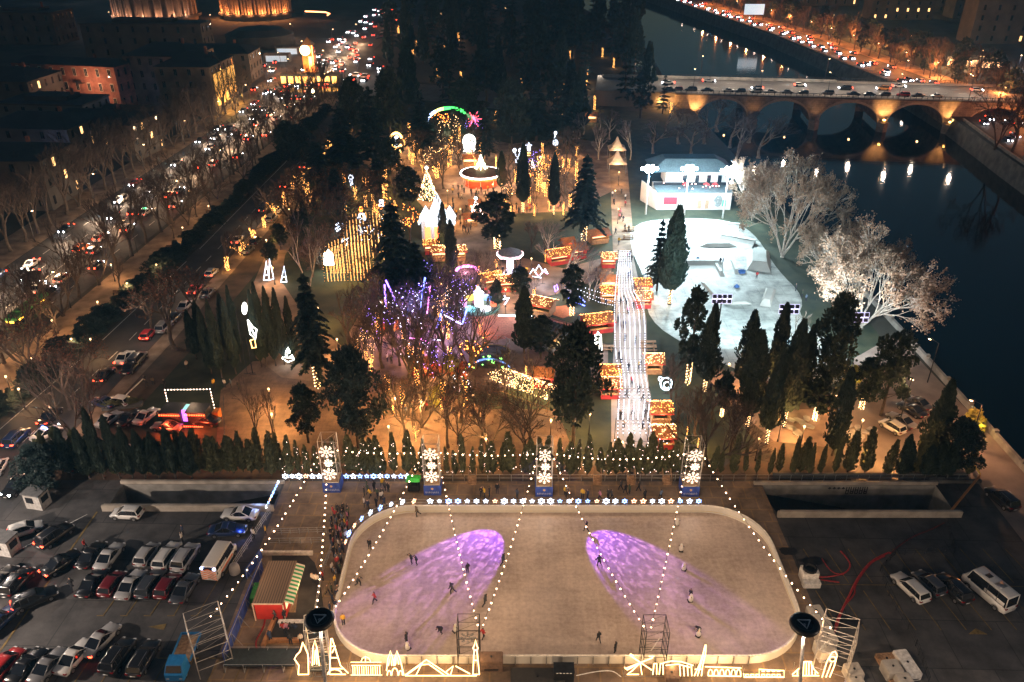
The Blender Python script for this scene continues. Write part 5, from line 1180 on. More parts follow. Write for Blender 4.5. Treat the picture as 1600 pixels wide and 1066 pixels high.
g = gp(361, 893); b = MB(); b.lathe([(.5, 0), (.62, .1), (.6, .9), (.5, 1.25), (.3, 1.3)], 12); thing('sack', 'bulging pale sack standing beside the ambulance', 'sack', (g.x + .6, g.y - .3, .05), 0, data=b.mesh('sack', PLAS, True), exact=True)
# blue flatbed truck, cab towards the viewer
g = gp(288, 1036); t = thing('flatbed_truck', 'blue flatbed truck with an empty wooden bed', 'truck', (g.x, g.y, .06), .02, exact=True); BLU = mat('truck_blue', (.02, .17, .42), .35, vary=.1)
b = MB(); b.loft([[(-.9, -2.6, .4), (.9, -2.6, .4), (.9, -2.6, 1.25), (-.9, -2.6, 1.25)], [(-.95, -2.4, .35), (.95, -2.4, .35), (.95, -2.4, 1.35), (-.95, -2.4, 1.35)], [(-.95, -2.05, .35), (.95, -2.05, .35), (.82, -2.0, 2.1), (-.82, -2.0, 2.1)], [(-.95, -.7, .35), (.95, -.7, .35), (.82, -.75, 2.15), (-.82, -.75, 2.15)]]); link('cab', b.mesh('cab', BLU, False, True), t)
b = MB(); b.face([(-.8, -2.44, 1.4), (.8, -2.44, 1.4), (.72, -2.08, 2.02), (-.72, -2.08, 2.02)]); link('windscreen', b.mesh('windscreen', GLASS), t)
b = MB(); b.box(-1.0, 1.0, -.6, 2.9, .75, .9); q = link('bed', b.mesh('bed', WOODP), t); b = MB(); b.box(-1.05, -1.0, -.6, 2.9, .9, 1.25); b.box(1.0, 1.05, -.6, 2.9, .9, 1.25); b.box(-1, 1, 2.85, 2.9, .9, 1.25); link('sideboard', b.mesh('sideboard', BLU), q)
wm = carp('sedan').geo['wheel'][0].mesh('wheel', [TYRE, RIM])
for x in (-.8, .8):
 for y in (-1.75, 1.7): link('wheel', wm, t, (x, y, .34))
hm = carp('sedan').geo['light'].mesh('headlight', LENS, False, True)
for x in (-.65, .65): link('headlight', hm, t, (x, -2.56, .75), math.pi)
# ticket booths at the lot entrance
for px, py, w in ((62, 790, 'small grey ticket booth with a flat dark roof at the lot entrance'), (13, 862, 'grey ticket booth beside the frame edge')):
 g = gp(px, py); t = thing('ticket_booth', w, 'booth', (g.x, g.y, .05), -.2, 'ticket booths at the lot entrance', exact=True)
 b = MB(); b.box(-1.2, 1.2, -.9, .9, 0, 2.3); link('wall', b.mesh('wall', mat('booth_grey', (.38, .37, .35), .7)), t); b = MB(); b.box(-1.35, 1.35, -1.05, 1.05, 2.32, 2.5); link('roof', b.mesh('roof', mat('booth_roof', (.10, .10, .10), .8)), t)
 b = MB(); b.box(-.9, .2, -.93, -.9, 1.0, 1.9); link('window', b.mesh('window', GLASS), t); b = MB(); b.box(1.2, 1.23, -.6, .6, 1.0, 1.9); link('window', b.mesh('window', GLASS), t)
# ================================================================== trees of the park
def prad(p):
 if not hasattr(p, 'r'):
  d = sorted(max(abs(v.co.x), abs(v.co.y)) for q in p.parts if q[0] in ('crown', 'foliage') for v in q[1].vertices); p.r = d[int(len(d) * .97)]
 return p.r
TG = {'cypress_tree': 'cypresses of the park', 'hedge_cypress': 'clipped cypresses of the hedge row', 'cedar_tree': 'cedars of the park', 'pine_tree': 'pines of the park', 'bare_tree': 'bare trees', 'plane_tree': 'plane trees by the river', 'conifer_tree': 'tall conifers behind the park'}
def tree(p, bx, by, ty, w=None, label='', rz=None, exact=False, group=None):
 g = gp(bx, by); h = hgt(by, ty); sz = h / p.h
 sx = sz if not w else (w / FPX * (g.y * CT + (CH - h / 2) * ST)) / (2 * prad(p))
 return p.put(g, R.uniform(0, 6.28) if rz is None else rz, (sx, sx, sz), label, group or TG.get(p.name, 'trees'), exact=exact)
def trees(L):
 for p, bx, by, ty, w, lab in L: tree(p, bx, by, ty, w, lab)
LT, WT = 'with a golden light-wrapped trunk', 'tall dark cypress'
trees([(CYPW[0], 1046, 476, 325, 40, 'huge green cypress lit white beside the skate park'), (CEDS[2], 1026, 455, 345, 40, 'ragged cedar leaning against the huge lit cypress'),
 (PINW[0], 1074, 602, 450, 46, 'loose dark pine ' + LT), (CYPW[1], 1100, 614, 478, 38, 'slim pointed cypress ' + LT), (PINW[1], 1127, 652, 585, 30, 'small round-headed tree ' + LT), (CYPW[0], 1167, 668, 520, 40, 'stout cypress ' + LT),
 (CYPS[1], 1160, 612, 487, 36, WT + ' behind the stout one'), (CYPW[1], 1197, 694, 545, 34, 'pointed cypress ' + LT), (CYPW[0], 1224, 668, 503, 38, 'stout dark cypress ' + LT), (CYPS[0], 1207, 605, 476, 30, WT + ' under the middle flood head'), (CYPS[2], 1246, 640, 510, 34, WT + ' beside the loose pine'),
 (PINS[0], 1284, 640, 460, 64, 'large loose dark pine standing before the skate park'), (CYPS[0], 1300, 712, 578, 34, WT + ' nearest the hedge by the terrace'), (PINW[1], 1272, 658, 590, 40, 'low dark tree ' + LT), (PINS[1], 1376, 650, 520, 64, 'broad dark pine beside the third flood pole'), (PINW[0], 1345, 640, 560, 42, 'small dark tree ' + LT),
 (CYPS[2], 1452, 716, 596, 44, WT + ' leaning over the promenade'), (PINS[2], 1488, 735, 658, 74, 'broad bushy pine at the promenade edge'),
 (CYPS[0], 819, 552, 450, 34, WT + ' in the middle of the lawn'), (PINS[1], 845, 560, 495, 46, 'bushy dark pine touching the lawn cypress'), (CYPS[1], 776, 480, 436, 22, 'narrow short cypress beside the kiddie ride'), (CYPS[1], 784, 300, 237, 17, 'narrow dark cypress behind the carousel'), (CYPW[0], 817, 333, 226, 21, 'narrow dark cypress ' + LT), (CYPW[0], 865, 337, 240, 17, 'slim cypress ' + LT),
 (CEDW[0], 912, 378, 244, 66, 'wide drooping cedar ' + LT), (PINW[0], 777, 390, 302, 60, 'broad dark pine ' + LT), (PINW[0], 893, 494, 415, 38, 'upright dark pine ' + LT), (CYPS[0], 694, 400, 318, 18, 'narrow cypress before the ice palace'), (CYPS[0], 706, 424, 345, 20, 'narrow blunt cypress before the ice palace'),
 (CEDS[0], 622, 478, 318, 88, 'great dark cedar with a bare pointed top'), (CEDS[1], 655, 500, 380, 70, 'spreading dark cedar behind the great one'), (PINS[0], 895, 700, 507, 84, 'largest dark pine below the lit pergola'), (CEDW[0], 497, 606, 430, 74, 'layered dark cedar ' + LT), (PINS[2], 560, 700, 545, 88, 'massive dark pine above the first snowflake tower'), (PINS[1], 482, 692, 604, 50, 'smaller dark pine on the brown plaza'),
 (PINS[0], 812, 470, 418, 36, 'bushy dark pine beside the swing ride')])
for i, (bx, by, ty, w) in enumerate([(331, 584, 482, 18), (347, 590, 470, 19), (369, 584, 470, 17), (376, 566, 448, 15), (409, 574, 455, 15), (417, 574, 443, 19), (431, 572, 450, 18), (445, 570, 452, 18), (460, 562, 465, 16), (307, 562, 485, 19), (318, 545, 472, 18), (360, 560, 460, 18)]):
 tree(CYPS[i % 2], bx, by, ty, w, 'dense dark cypress in the clump by the light figures')
for i, (bx, by, ty, w) in enumerate([(500, 292, 222, 64), (540, 275, 168, 74), (585, 262, 138, 66), (556, 232, 122, 50), (612, 232, 108, 46), (470, 262, 196, 50), (528, 330, 262, 46), (590, 308, 245, 40), (660, 240, 150, 60), (640, 330, 262, 40), (730, 205, 120, 60), (800, 225, 128, 56), (838, 222, 130, 60), (880, 232, 150, 56), (760, 250, 170, 40), (452, 250, 190, 44), (612, 290, 215, 44)]):
 tree((CEDS + PINS)[i % 6], bx, by, ty, w, 'dark evergreen among the unlit upper trees')
rg = random.Random(21)
FOREST = [(600, 60), (700, 22), (1000, 22), (1008, 118), (932, 120), (925, 188), (860, 205), (745, 180), (612, 185)]
for i, p in enumerate(scatter(FOREST, 95, 8.5, rg)):
 k = FARC[i % 3]; h = rg.uniform(17, 26); s = h / k.h
 k.put(p, rg.uniform(0, 6), (s * rg.uniform(.85, 1.25),) * 2 + (s,), 'tall dark conifer in the wood behind the park', TG['conifer_tree'])
for px, py, hh in ((1010, 150, 20), (975, 165, 22), (990, 130, 20), (1000, 185, 16), (1035, 178, 14), (905, 205, 20), (870, 215, 19)):
 k = FARC[px % 3]; s = hh / k.h; k.put(gp(px, py), 1, (s * 1.1, s * 1.1, s), 'dark conifer standing at the bridge approach', TG['conifer_tree'])
# hedge row of clipped cypresses
rg = random.Random(4); x = -64.5; k = 0; n = 0
while x < 64.5:
 dense = x < 26; lit = -33 < x < 25
 h = rg.uniform(3.8, 6.9) if x > -33 else rg.uniform(5.0, 7.5)
 if x > 40: h = rg.uniform(4.5, 7.5)
 p = HEDG[rg.randrange(3) if lit else rg.choice((3, 4))]; s = h / p.h
 n += 1
 p.put((x, 88.7 + rg.uniform(-.4, .4), 0), (rg.uniform(-.06, .06), rg.uniform(-.06, .06), rg.uniform(0, 6)), (s * (rg.uniform(.45, .9) if x > -33 else rg.uniform(.65, 1.1)),) * 2 + (s,), ('clipped hedge cypress with tiny lights, ' if lit else 'dark clipped hedge cypress, ') + ordw(n) + ' along the row from the street end', TG['hedge_cypress'], exact=True)
 x += rg.choice((.8, 1.0, 1.1, 1.3, 1.9)) if x < 26 else rg.uniform(1.0, 1.9) if x < 42 else rg.uniform(1.5, 3.2)
for i, (bx, by, ty) in enumerate([(163, 748, 640), (188, 748, 650), (140, 748, 670), (112, 745, 668), (208, 748, 668), (228, 748, 672), (250, 748, 676), (275, 748, 668), (300, 748, 676), (1405, 748, 680), (1412, 742, 690), (1443, 748, 696), (1462, 748, 690), (1478, 748, 690)]):
 tree(CYPS[i % 2], bx, by, ty, 22, 'leaning dark cypress behind the ramp coping' if bx < 400 else 'dark cypress by the yellow barrier beam')
GREYT = bare_proto(12, 1.15, 68, lm=mat('grey_leaf', (.12, .10, .11), .85, col2=(.2, .17, .18)), nleaf=1, bark=PALEBARK, twig=MATS['grey_twig'], leafs=.34)
for p, bx, by, ty, w in [(BARS[0], 642, 615, 470, 95), (BARS[1], 740, 600, 470, 95), (BARS[3], 700, 575, 440, 85), (RUSTS[0], 633, 690, 585, 90), (RUSTS[1], 765, 705, 605, 120), (BARS[1], 825, 702, 610, 95), (BARS[0], 598, 575, 468, 85), (RUSTS[1], 575, 530, 425, 70), (BARS[2], 668, 640, 540, 70), (BARS[3], 560, 590, 490, 70), (BARS[2], 720, 660, 560, 80), (BARS[0], 790, 620, 540, 60), (RUSTS[0], 700, 700, 600, 80), (BARS[2], 590, 480, 400, 60), (BARS[1], 545, 540, 450, 70)]:
 tree(p, bx, by, ty, w, 'bare twiggy tree in the fairground' if p in BARS else 'thin tree with rusty leaves on the plaza')
for p, bx, by, ty, w, lab in [(PALET[1], 484, 452, 330, 70, 'pale forked tree glowing beside the light curtain'), (BARW[1], 752, 440, 388, 40, 'forked light-wrapped tree by the swing ride'), (RUSTS[0], 830, 395, 345, 28, 'small round tree with pale twigs on the dark lawn'), (RUSTS[1], 500, 420, 345, 80, 'rusty twiggy tree left of the light curtain'), (RUSTS[0], 535, 370, 305, 70, 'rusty twiggy tree behind the light curtain'), (BARS[2], 402, 692, 588, 40, 'thin leaning bare tree on the brown plaza'), (BARS[0], 428, 690, 610, 34, 'second thin bare tree on the brown plaza'), (PALET[0], 1005, 500, 430, 40, 'grey bare tree beside the walkway stalls'), (PALET[0], 920, 470, 410, 50, 'grey twiggy tree beside the branch strings'), (BARS[1], 1240, 560, 490, 50, 'thin bare tree in front of the skate park'), (PALET[0], 985, 250, 185, 44, 'grey bare tree behind the peaked tents'), (PALET[1], 935, 250, 190, 46, 'grey bare tree before the peaked tents'), (BARS[3], 1150, 720, 640, 60, 'dim bare tree on the slope above the railing'), (BARS[0], 1095, 720, 640, 56, 'dim bare tree beside the last snowflake tower')]:
 tree(p, bx, by, ty, w, lab, exact=True)
for i, (bx, by, ty, w) in enumerate([(1150, 262, 180, 100), (1100, 225, 165, 90), (1060, 225, 172, 80), (1185, 246, 178, 100), (1020, 240, 186, 70), (1120, 205, 150, 80), (1140, 230, 168, 90), (1080, 240, 190, 70), (1170, 222, 172, 80), (1040, 205, 160, 70)]): tree((PALET[0], GREYT, GREYT)[i % 3], bx, by, ty, w, 'bare riverside tree behind the pavilion')
tree(PLANES[0], 1222, 402, 245, 165, 'tall plane tree with dry leaves by the skate park curve', exact=True); tree(PLANES[1], 1345, 512, 348, 200, 'wide many-stemmed plane tree lit white by the flood head', exact=True); tree(PLANES[0], 1292, 452, 345, 120, 'leafy plane tree between the two bigger ones', 2.0, exact=True); tree(PLANES[0], 1175, 345, 245, 90, 'smaller plane tree beside the pavilion corner', 4.0, exact=True)
for i, (bx, by, ty, w) in enumerate([(540, 330, 275, 26), (556, 312, 265, 26), (600, 310, 262, 26), (618, 335, 280, 26), (572, 296, 255, 24), (642, 305, 262, 26), (514, 306, 262, 22), (590, 340, 292, 24), (480, 310, 270, 24), (835, 338, 288, 20), (858, 330, 282, 20), (880, 336, 290, 22), (798, 338, 290, 20), (845, 290, 250, 22), (805, 285, 240, 20), (742, 262, 215, 20), (716, 250, 200, 26), (655, 240, 195, 20), (640, 250, 200, 20), (620, 262, 225, 18), (775, 262, 215, 18), (880, 265, 215, 22), (870, 255, 205, 22), (900, 245, 205, 20), (690, 250, 195, 30), (632, 230, 190, 20), (700, 260, 215, 22), (735, 240, 200, 18), (660, 270, 232, 18), (1072, 690, 640, 20), (1090, 700, 660, 18), (852, 410, 368, 16), (835, 470, 425, 20), (745, 470, 410, 24), (776, 425, 380, 18), (1008, 470, 425, 20), (865, 545, 510, 22), (750, 520, 480, 18), (822, 590, 545, 20), (832, 610, 560, 22), (650, 690, 640, 22), (615, 650, 600, 22), (690, 640, 590, 24), (610, 520, 470, 26), (630, 540, 490, 26), (655, 560, 505, 26), (560, 560, 515, 26)]):
 tree(BARW[i % 3], bx, by, ty, w, 'small bare tree wound with golden fairy lights'); g = gp(bx, by)
 lamp((g.x + .7, g.y - .7, 1.5), 330 if by > 240 else 420, (1, .48, .16), .3, 'fairy_glow')
for i, (bx, by, ty, w) in enumerate([(705, 240, 175, 60), (690, 225, 165, 40), (740, 225, 180, 36), (590, 420, 340, 70), (615, 400, 330, 60), (640, 380, 320, 50), (655, 520, 430, 80), (615, 540, 450, 70), (700, 530, 450, 70), (745, 600, 520, 70), (690, 610, 540, 60), (640, 590, 520, 60), (790, 320, 285, 40), (830, 300, 262, 40), (670, 470, 400, 60), (720, 640, 570, 50), (580, 580, 510, 50), (600, 360, 300, 40)]):
 tree(LITC[i % 4], bx, by, ty, w, 'bare tree sprinkled with ' + ('golden', 'orange', 'violet-blue', 'white')[i % 4] + ' lights')
rg = random.Random(77)
for pl, n, lab, ps in (([(470, 330), (560, 300), (600, 345), (590, 400), (500, 440), (455, 420)], 16, 'rusty twiggy tree in the dim upper garden', RUSTS), ([(600, 600), (700, 620), (740, 660), (860, 650), (860, 735), (620, 735)], 8, 'bare twiggy tree above the hedge row', BARS + RUSTS), ([(560, 470), (720, 470), (740, 600), (570, 600)], 16, 'bare twiggy tree in the fairground', BARS + RUSTS), ([(560, 440), (720, 450), (730, 560), (570, 560)], 8, 'bare tree sprinkled with violet or white lights', LITC[2:]), ([(790, 250), (900, 240), (905, 325), (790, 320)], 12, 'thin bare tree among the golden trunks', BARS + LITC), ([(600, 250), (720, 235), (720, 300), (600, 320)], 12, 'thin bare tree near the upper light figures', BARS + LITC[:1]), ([(840, 400), (950, 440), (940, 480), (850, 470)], 5, 'grey bare tree on the stall lawn', PALET), ([(1040, 620), (1150, 660), (1140, 740), (1050, 735)], 7, 'dim bare tree on the slope below the walkway', BARS), ([(880, 180), (960, 190), (955, 240), (880, 235)], 7, 'grey bare tree by the peaked tents', [GREYT]), ([(740, 180), (880, 175), (890, 215), (740, 215)], 9, 'bare tree at the wood edge', BARS)):
 for i, q in enumerate(scatter(pl, n, 3.4, rg)): p = ps[i % len(ps)]; s = rg.uniform(6, 11) / p.h; p.put(q, rg.uniform(0, 6), (s * 1.15, s * 1.15, s), lab, 'bare trees')
WRP = Proto('wrapped_trunk', 'lit trunk'); WRP.part('trunk', trunk_mesh(4.2, .22)); WRP.part('fairy_lights', wrap_mesh(.32, .1, 4.0, 44, FAIRY, .075, 5), stuff=True)
for pl, n in (([(470, 300), (640, 270), (660, 330), (520, 345)], 14), ([(790, 240), (905, 235), (905, 335), (790, 335)], 14), ([(640, 215), (760, 215), (760, 262), (640, 268)], 8), ([(590, 500), (720, 500), (740, 640), (600, 640)], 12), ([(850, 120), (950, 130), (930, 200), (850, 190)], 8), ([(1000, 150), (1060, 160), (1050, 190), (1000, 185)], 4), ([(620, 50), (980, 50), (940, 190), (640, 190)], 26)):
 for q in scatter(pl, n, 3, rg):
  WRP.put(q, 0, (1, 1, rg.uniform(.7, 1.4)), 'slim trunk wrapped in golden fairy lights', 'wrapped trunks'); lamp((q.x + .6, q.y - .8, 1.6), 240, (1, .47, .15), .3, 'fairy_glow')
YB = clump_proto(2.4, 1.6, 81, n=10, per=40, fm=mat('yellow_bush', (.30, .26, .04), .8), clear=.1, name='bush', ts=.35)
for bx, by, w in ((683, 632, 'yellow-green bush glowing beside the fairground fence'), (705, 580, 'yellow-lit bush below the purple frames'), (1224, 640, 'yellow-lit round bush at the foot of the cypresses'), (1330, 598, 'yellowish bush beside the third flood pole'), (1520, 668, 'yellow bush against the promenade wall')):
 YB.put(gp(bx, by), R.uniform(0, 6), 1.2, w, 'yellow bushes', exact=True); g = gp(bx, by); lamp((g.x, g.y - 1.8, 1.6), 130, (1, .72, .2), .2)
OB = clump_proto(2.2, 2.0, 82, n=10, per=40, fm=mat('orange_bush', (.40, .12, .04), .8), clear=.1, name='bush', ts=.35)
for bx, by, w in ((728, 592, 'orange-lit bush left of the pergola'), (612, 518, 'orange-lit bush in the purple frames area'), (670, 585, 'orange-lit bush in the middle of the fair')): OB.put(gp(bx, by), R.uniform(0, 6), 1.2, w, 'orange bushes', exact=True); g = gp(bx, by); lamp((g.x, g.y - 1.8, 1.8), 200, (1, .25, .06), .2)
# ================================================================== stalls
REDR = mat('stall_red', (.40, .03, .03), .7, vary=.2); WOODW = mat('stall_wood', (.34, .19, .09), .8, vary=.3, scale=3); ROOFB = mat('stall_roof', (.30, .12, .05), .8, vary=.3)
SINN = emit('stall_interior', (1, .62, .3), 2.2)
def roof_lights(w, d, hr, n, seed, m):
 rg = random.Random(seed); b = MB()
 for i in range(n):
  u, v = rg.uniform(-.5, .5), rg.uniform(-.5, .5); b.octa((u * w, v * d, hr * (1 - abs(v) * 2) + .1), .06 * rg.uniform(.7, 1.3))
 return b.mesh('fairy_lights', m)
STALLM = {}
def stall_proto(w, d, wallm, seed):
 k = (w, d, wallm.name, seed)
 if k in STALLM: return STALLM[k]
 p = Proto('market_stall', 'stall'); b = MB(); h = 2.3
 b.box(-w / 2, w / 2, d / 2 - .08, d / 2, 0, h); b.box(-w / 2, -w / 2 + .08, -d / 2, d / 2 - .082, 0, h); b.box(w / 2 - .08, w / 2, -d / 2, d / 2 - .082, 0, h); b.box(-w / 2 + .082, w / 2 - .082, -d / 2, -d / 2 + .08, 0, 1.0)
 for s in (-1, 1): b.face([(s * w / 2, -d / 2, h), (s * w / 2, d / 2, h), (s * w / 2, 0, h + .9)])
 p.part('wall', b.mesh('wall', wallm))
 b = MB(); b.box(-w / 2 - .1, w / 2 + .1, -d / 2 - .3, -d / 2 + .15, 1.02, 1.1); p.part('counter', b.mesh('counter', WOODP))
 b = MB(); b.box(-w / 2 + .1, w / 2 - .1, -.05, .05, 1.0, 2.2); p.part('interior', b.mesh('interior', SINN))
 b = MB(); e = .4
 for s in (-1, 1):
  q = [(-w / 2 - e, s * (d / 2 + e), h - .1), (w / 2 + e, s * (d / 2 + e), h - .1), (w / 2 + e, 0, h + .95), (-w / 2 - e, 0, h + .95)]
  b.face(q if s < 0 else q[::-1]); b.face([(x, y, z - .08) for x, y, z in (q[::-1] if s < 0 else q)]); b.box(-w / 2 - e, w / 2 + e, s * (d / 2 + e) - .04, s * (d / 2 + e) + .04, h - .22, h - .08, 1)
 r = p.part('roof', b.mesh('roof', [ROOFB, mat('red_fascia', (.5, .03, .03), .6)]))
 if seed >= 0: p.part('fairy_lights', roof_lights(w + .8, d + .8, 1.0, 120, seed, FAIRYP if seed % 2 else FAIRY), (0, 0, h - .05), parent=r, stuff=True)
 STALLM[k] = p
 return p
def stall(px, py, w, d, rz, wallm, seed, label, grp='market stalls', glow=140, sc=1):
 g = gp(px, py); stall_proto(w, d, wallm, seed).put(g + Vector((0, 0, .03)), rz, sc, label, grp, exact=True)
 if glow: q = Vector((math.sin(rz), -math.cos(rz), 0)) * (d / 2 + 1); lamp((g.x + q.x, g.y + q.y, 2.1), glow * 2.2, (1, .58, .25), .3, 'stall_glow')
 lamp((g.x, g.y - .5, 5.2), 170, (1, .52, .2), .4, 'roof_fill')  # bare lamp added above each roof to brighten it
HP = math.pi / 2
for q in ((952, 617, 2.9, 2.8, 0, REDR, 1, 'lower of the two joined stalls at the walkway, glittering roof'), (951, 597, 2.9, 2.8, 0, REDR, 2, 'upper of the two joined stalls at the walkway, glittering roof'), (1020, 579, 2.6, 2.8, 0, WOODW, 3, 'glittering stall across the walkway beside the white ball'), (1030, 656, 2.8, 2.8, 0, WOODW, 4, 'glittering stall below the white light ball'), (1034, 694, 2.8, 2.8, 0, REDR, 5, 'glittering stall nearest the hedge at the walkway foot'), (1003, 458, 2.8, 2.8, 0, WOODW, 6, 'glittering stall opposite the branch strings'), (1004, 478, 2.8, 2.8, 0, REDR, 7, 'red-walled stall where the walkway strings bend'), (950, 470, 2.9, 2.6, 0, WOODW, 8, 'glittering stall where the branch strings meet the walkway'), (950, 416, 2.8, 2.4, 0, REDR, 9, 'small red stall at the head of the walkway'), (950, 452, 2.8, 1.6, 0, WOODW, -1, 'plain wooden stall just above the branch strings'), (934, 378, 4.2, 3, .3, WOODW, -1, 'pale-roofed open stall below the drooping cedar'),
          (872, 410, 4.6, 3.2, .35, REDR, 10, 'red-doored stall with glittering roof on the lawn edge'), (897, 402, 4.6, 3.2, .35, REDR, -1, 'red stall with plain pale roof beside the red-doored one'), (886, 392, 2.6, 2, .35, WOODW, -1, 'small pale-roofed hut behind the red stalls'), (846, 488, 4.6, 3.2, -.45, WOODW, 11, 'plank-walled kiosk with string-lit ridge beside the lawn'), (932, 515, 5.2, 3.6, .25, REDR, 12, 'wide red stall with brightly glittering roof'), (791, 452, 4.4, 3, .15, REDR, 13, 'red-doored stall with golden roof by the swing ride'), (768, 448, 3.4, 2.6, .4, WOODW, 14, 'wooden stall behind the narrow short cypress'), (690, 405, 4, 2.6, .1, WOODW, 15, 'low stall with pale glittering roof under the ice palace'), (677, 395, 3.6, 2.6, .1, REDR, 16, 'low red stall beside the ice palace steps'), (716, 405, 3, 2.4, .2, WOODW, 17, 'glittering stall right of the blunt cypress'), (735, 352, 3, 2.2, .3, WOODW, -1, 'lit wooden kiosk in the carousel crowd'), (742, 330, 2.6, 2.2, .1, WOODW, -1, 'small kiosk just below the carousel'), (735, 258, 4, 2.6, 0, WOODW, -1, 'plain warm-lit booth behind the carousel'), (905, 186, 5, 3, 0, REDR, -1, 'red-lit kiosk below the bridge approach'), (920, 190, 5, 3, .1, WOODW, -1, 'wooden kiosk beside the red-lit one'), (848, 600, 3.2, 2.6, -.2, REDR, -1, 'dark red stall with a yellow skylight by the big pine'), (660, 585, 3.2, 2.4, .6, REDR, -1, 'orange-lit stall in the middle of the fair')): stall(*q)
for px, py, w in ((948, 432, 'long wooden table beside the walkway below the small red stall'), (949, 438, 'second wooden table beside the walkway'), (946, 547, 'yellow wooden bench row beside the wide red stall'), (1012, 540, 'yellow wooden table on the bend of the walkway'), (1013, 548, 'second yellow table on the bend of the walkway'), (984, 360, 'low pale table at the skate park entrance'), (982, 372, 'stacked pale bench at the skate park entrance')):
 g = gp(px, py); t = thing('picnic_table', w, 'table', (g.x, g.y, .08), 0, 'tables along the walkway', exact=True); b = MB(); b.box(-1.4, 1.4, -.35, .35, .7, .78); link('top', b.mesh('top', WOODP), t)
 b = MB(); b.box(-1.4, 1.4, -.85, -.6, .42, .48); b.box(-1.4, 1.4, .6, .85, .42, .48); link('bench', b.mesh('bench', WOODP), t)
 for x in (-1, 1): b = MB(); b.box(x - .05, x + .05, -.8, .8, 0, .42); b.box(x - .05, x + .05, -.2, .2, .42, .7); link('leg', b.mesh('leg', WOODP), t)
# long lit pergola
A, B_ = gp(744, 592), gp(866, 636); L = (B_ - A).length; az = math.atan2(B_.y - A.y, B_.x - A.x)
t = thing('light_pergola', 'long arched pergola covered in golden lights across the lower park', 'pergola', A, az, exact=True); b = MB(); rg = random.Random(9); f = MB()
n = 8
for i in range(n + 1):
 x = L * i / n; b.path([(x, 1.9 * math.cos(a), 2.2 + 1.1 * math.sin(a)) for a in [j * math.pi / 8 for j in range(9)]], .06, 5); b.tube((x, 1.9, 0), (x, 1.9, 2.2), .06, n=5); b.tube((x, -1.9, 0), (x, -1.9, 2.2), .06, n=5)
for s in (-1.9, 0, 1.9): b.tube((0, s, 2.2 if s else 3.3), (L, s, 2.2 if s else 3.3), .04, n=4)
link('frame', b.mesh('frame', MATS['dark_iron']), t)
for i in range(900):
 a = rg.uniform(0, math.pi); x = rg.uniform(0, L)
 if (x / L * n) % 1 < .1: continue
 f.octa((x, 1.9 * math.cos(a), 2.2 + 1.1 * math.sin(a) + .05), .06 * rg.uniform(.6, 1.3))
link('fairy_lights', f.mesh('fairy_lights', FAIRYP), t, stuff=True)
for i in range(7): p = A.lerp(B_, (i + .5) / 7); lamp((p.x, p.y, 1.9), 300, (1, .55, .2), .3); lamp((p.x, p.y - 2.4, 2.6), 120, (1, .55, .2), .3)
b = MB(); C1, C2 = gp(800, 626), gp(862, 642)
rail_fence('low wooden fence running along the pergola', [(A.x, A.y - 2.6), (B_.x, B_.y - 2.6)], 1.0, 1.5, WOODP)
# ================================================================== walkway strings
STRM = emit('string_white', (.72, .78, 1), 7)
def light_line(label, pts, r=.05, step=.55, dot=.07, m=None, group='light strings over the walkway', name='light_string', cat='string lights'):
 P = [Vector(p) for p in pts]; o = P[0]; t = thing(name, label, cat, o, 0, group, exact=True); b = MB(); b.path([p - o for p in P], .02, 3); link('cable', b.mesh('cable', MATS['dark_iron']), t); f = MB()
 for a, c in zip(P, P[1:]):
  n = max(1, int((c - a).length / step))
  for i in range(n): f.octa(a.lerp(c, i / n) - o, dot)
 link('fairy_lights', f.mesh('fairy_lights', m or STRM), t, stuff=True)
 return t
LZ = 3.9
LFT = [(969, 392), (964, 430), (961, 462), (960, 490), (961, 530), (962, 555), (969, 585), (970, 605), (966, 632), (965, 682)]
RGT = [(984, 392), (987, 430), (990, 455), (1001, 472), (1007, 492), (1008, 520), (1007, 560), (1008, 592), (1016, 622), (1012, 655), (1022, 690)]
def at_row(L, y):
 for (x0, y0), (x1, y1) in zip(L, L[1:]):
  if y0 <= y <= y1: return x0 + (x1 - x0) * (y - y0) / (y1 - y0)
 return L[-1][0]
ROWS = [392, 410, 430, 455, 470, 490, 520, 545, 560, 585, 605, 625, 655, 682]
LN = ['first from the left stall row', 'second from the double stall side', 'third from the double stall side', 'middle one of seven', 'third from the white ball side', 'second from the white ball side', 'outermost on the white ball side']
for k in range(7):
 f = k / 6; light_line('string of white lights over the walkway, ' + LN[k], [gp(at_row(LFT, y) * (1 - f) + at_row(RGT, y) * f, y, LZ - .9 * math.sin(i * 1.57) ** 2) for i, y in enumerate(ROWS)])
for y in (392, 470, 545, 605, 655, 690):                       # cross wires on slim posts
 P, Q = gp(at_row(LFT, y) - 3, y, LZ), gp(at_row(RGT, y) + 3, y, LZ); b = MB()
 t = thing('wire_gantry', f'slim gantry of two posts and a wire holding the walkway strings', 'gantry', (P.x, P.y, 0), 0, 'walkway gantries'); b.tube((0, 0, 0), (0, 0, LZ + .2), .06, n=5); b.tube((Q.x - P.x, Q.y - P.y, 0), (Q.x - P.x, Q.y - P.y, LZ + .2), .06, n=5); link('post', b.mesh('post', MATS['dark_iron']), t); b = MB(); b.tube((0, 0, LZ), (Q.x - P.x, Q.y - P.y, LZ), .025, n=4); link('wire', b.mesh('wire', MATS['dark_iron']), t)
light_line('three-way branch string, topmost of those leaving the walkway', [gp(905, 447, 4.6), gp(930, 455, 3.7), gp(961, 463, 4.0)]); light_line('branch string leaving the walkway, middle of three', [gp(903, 452, 4.6), gp(932, 464, 3.5), gp(961, 472, 4.0)]); light_line('branch string leaving the walkway, lowest of three', [gp(905, 458, 4.4), gp(935, 472, 3.2), gp(961, 478, 4.0)])
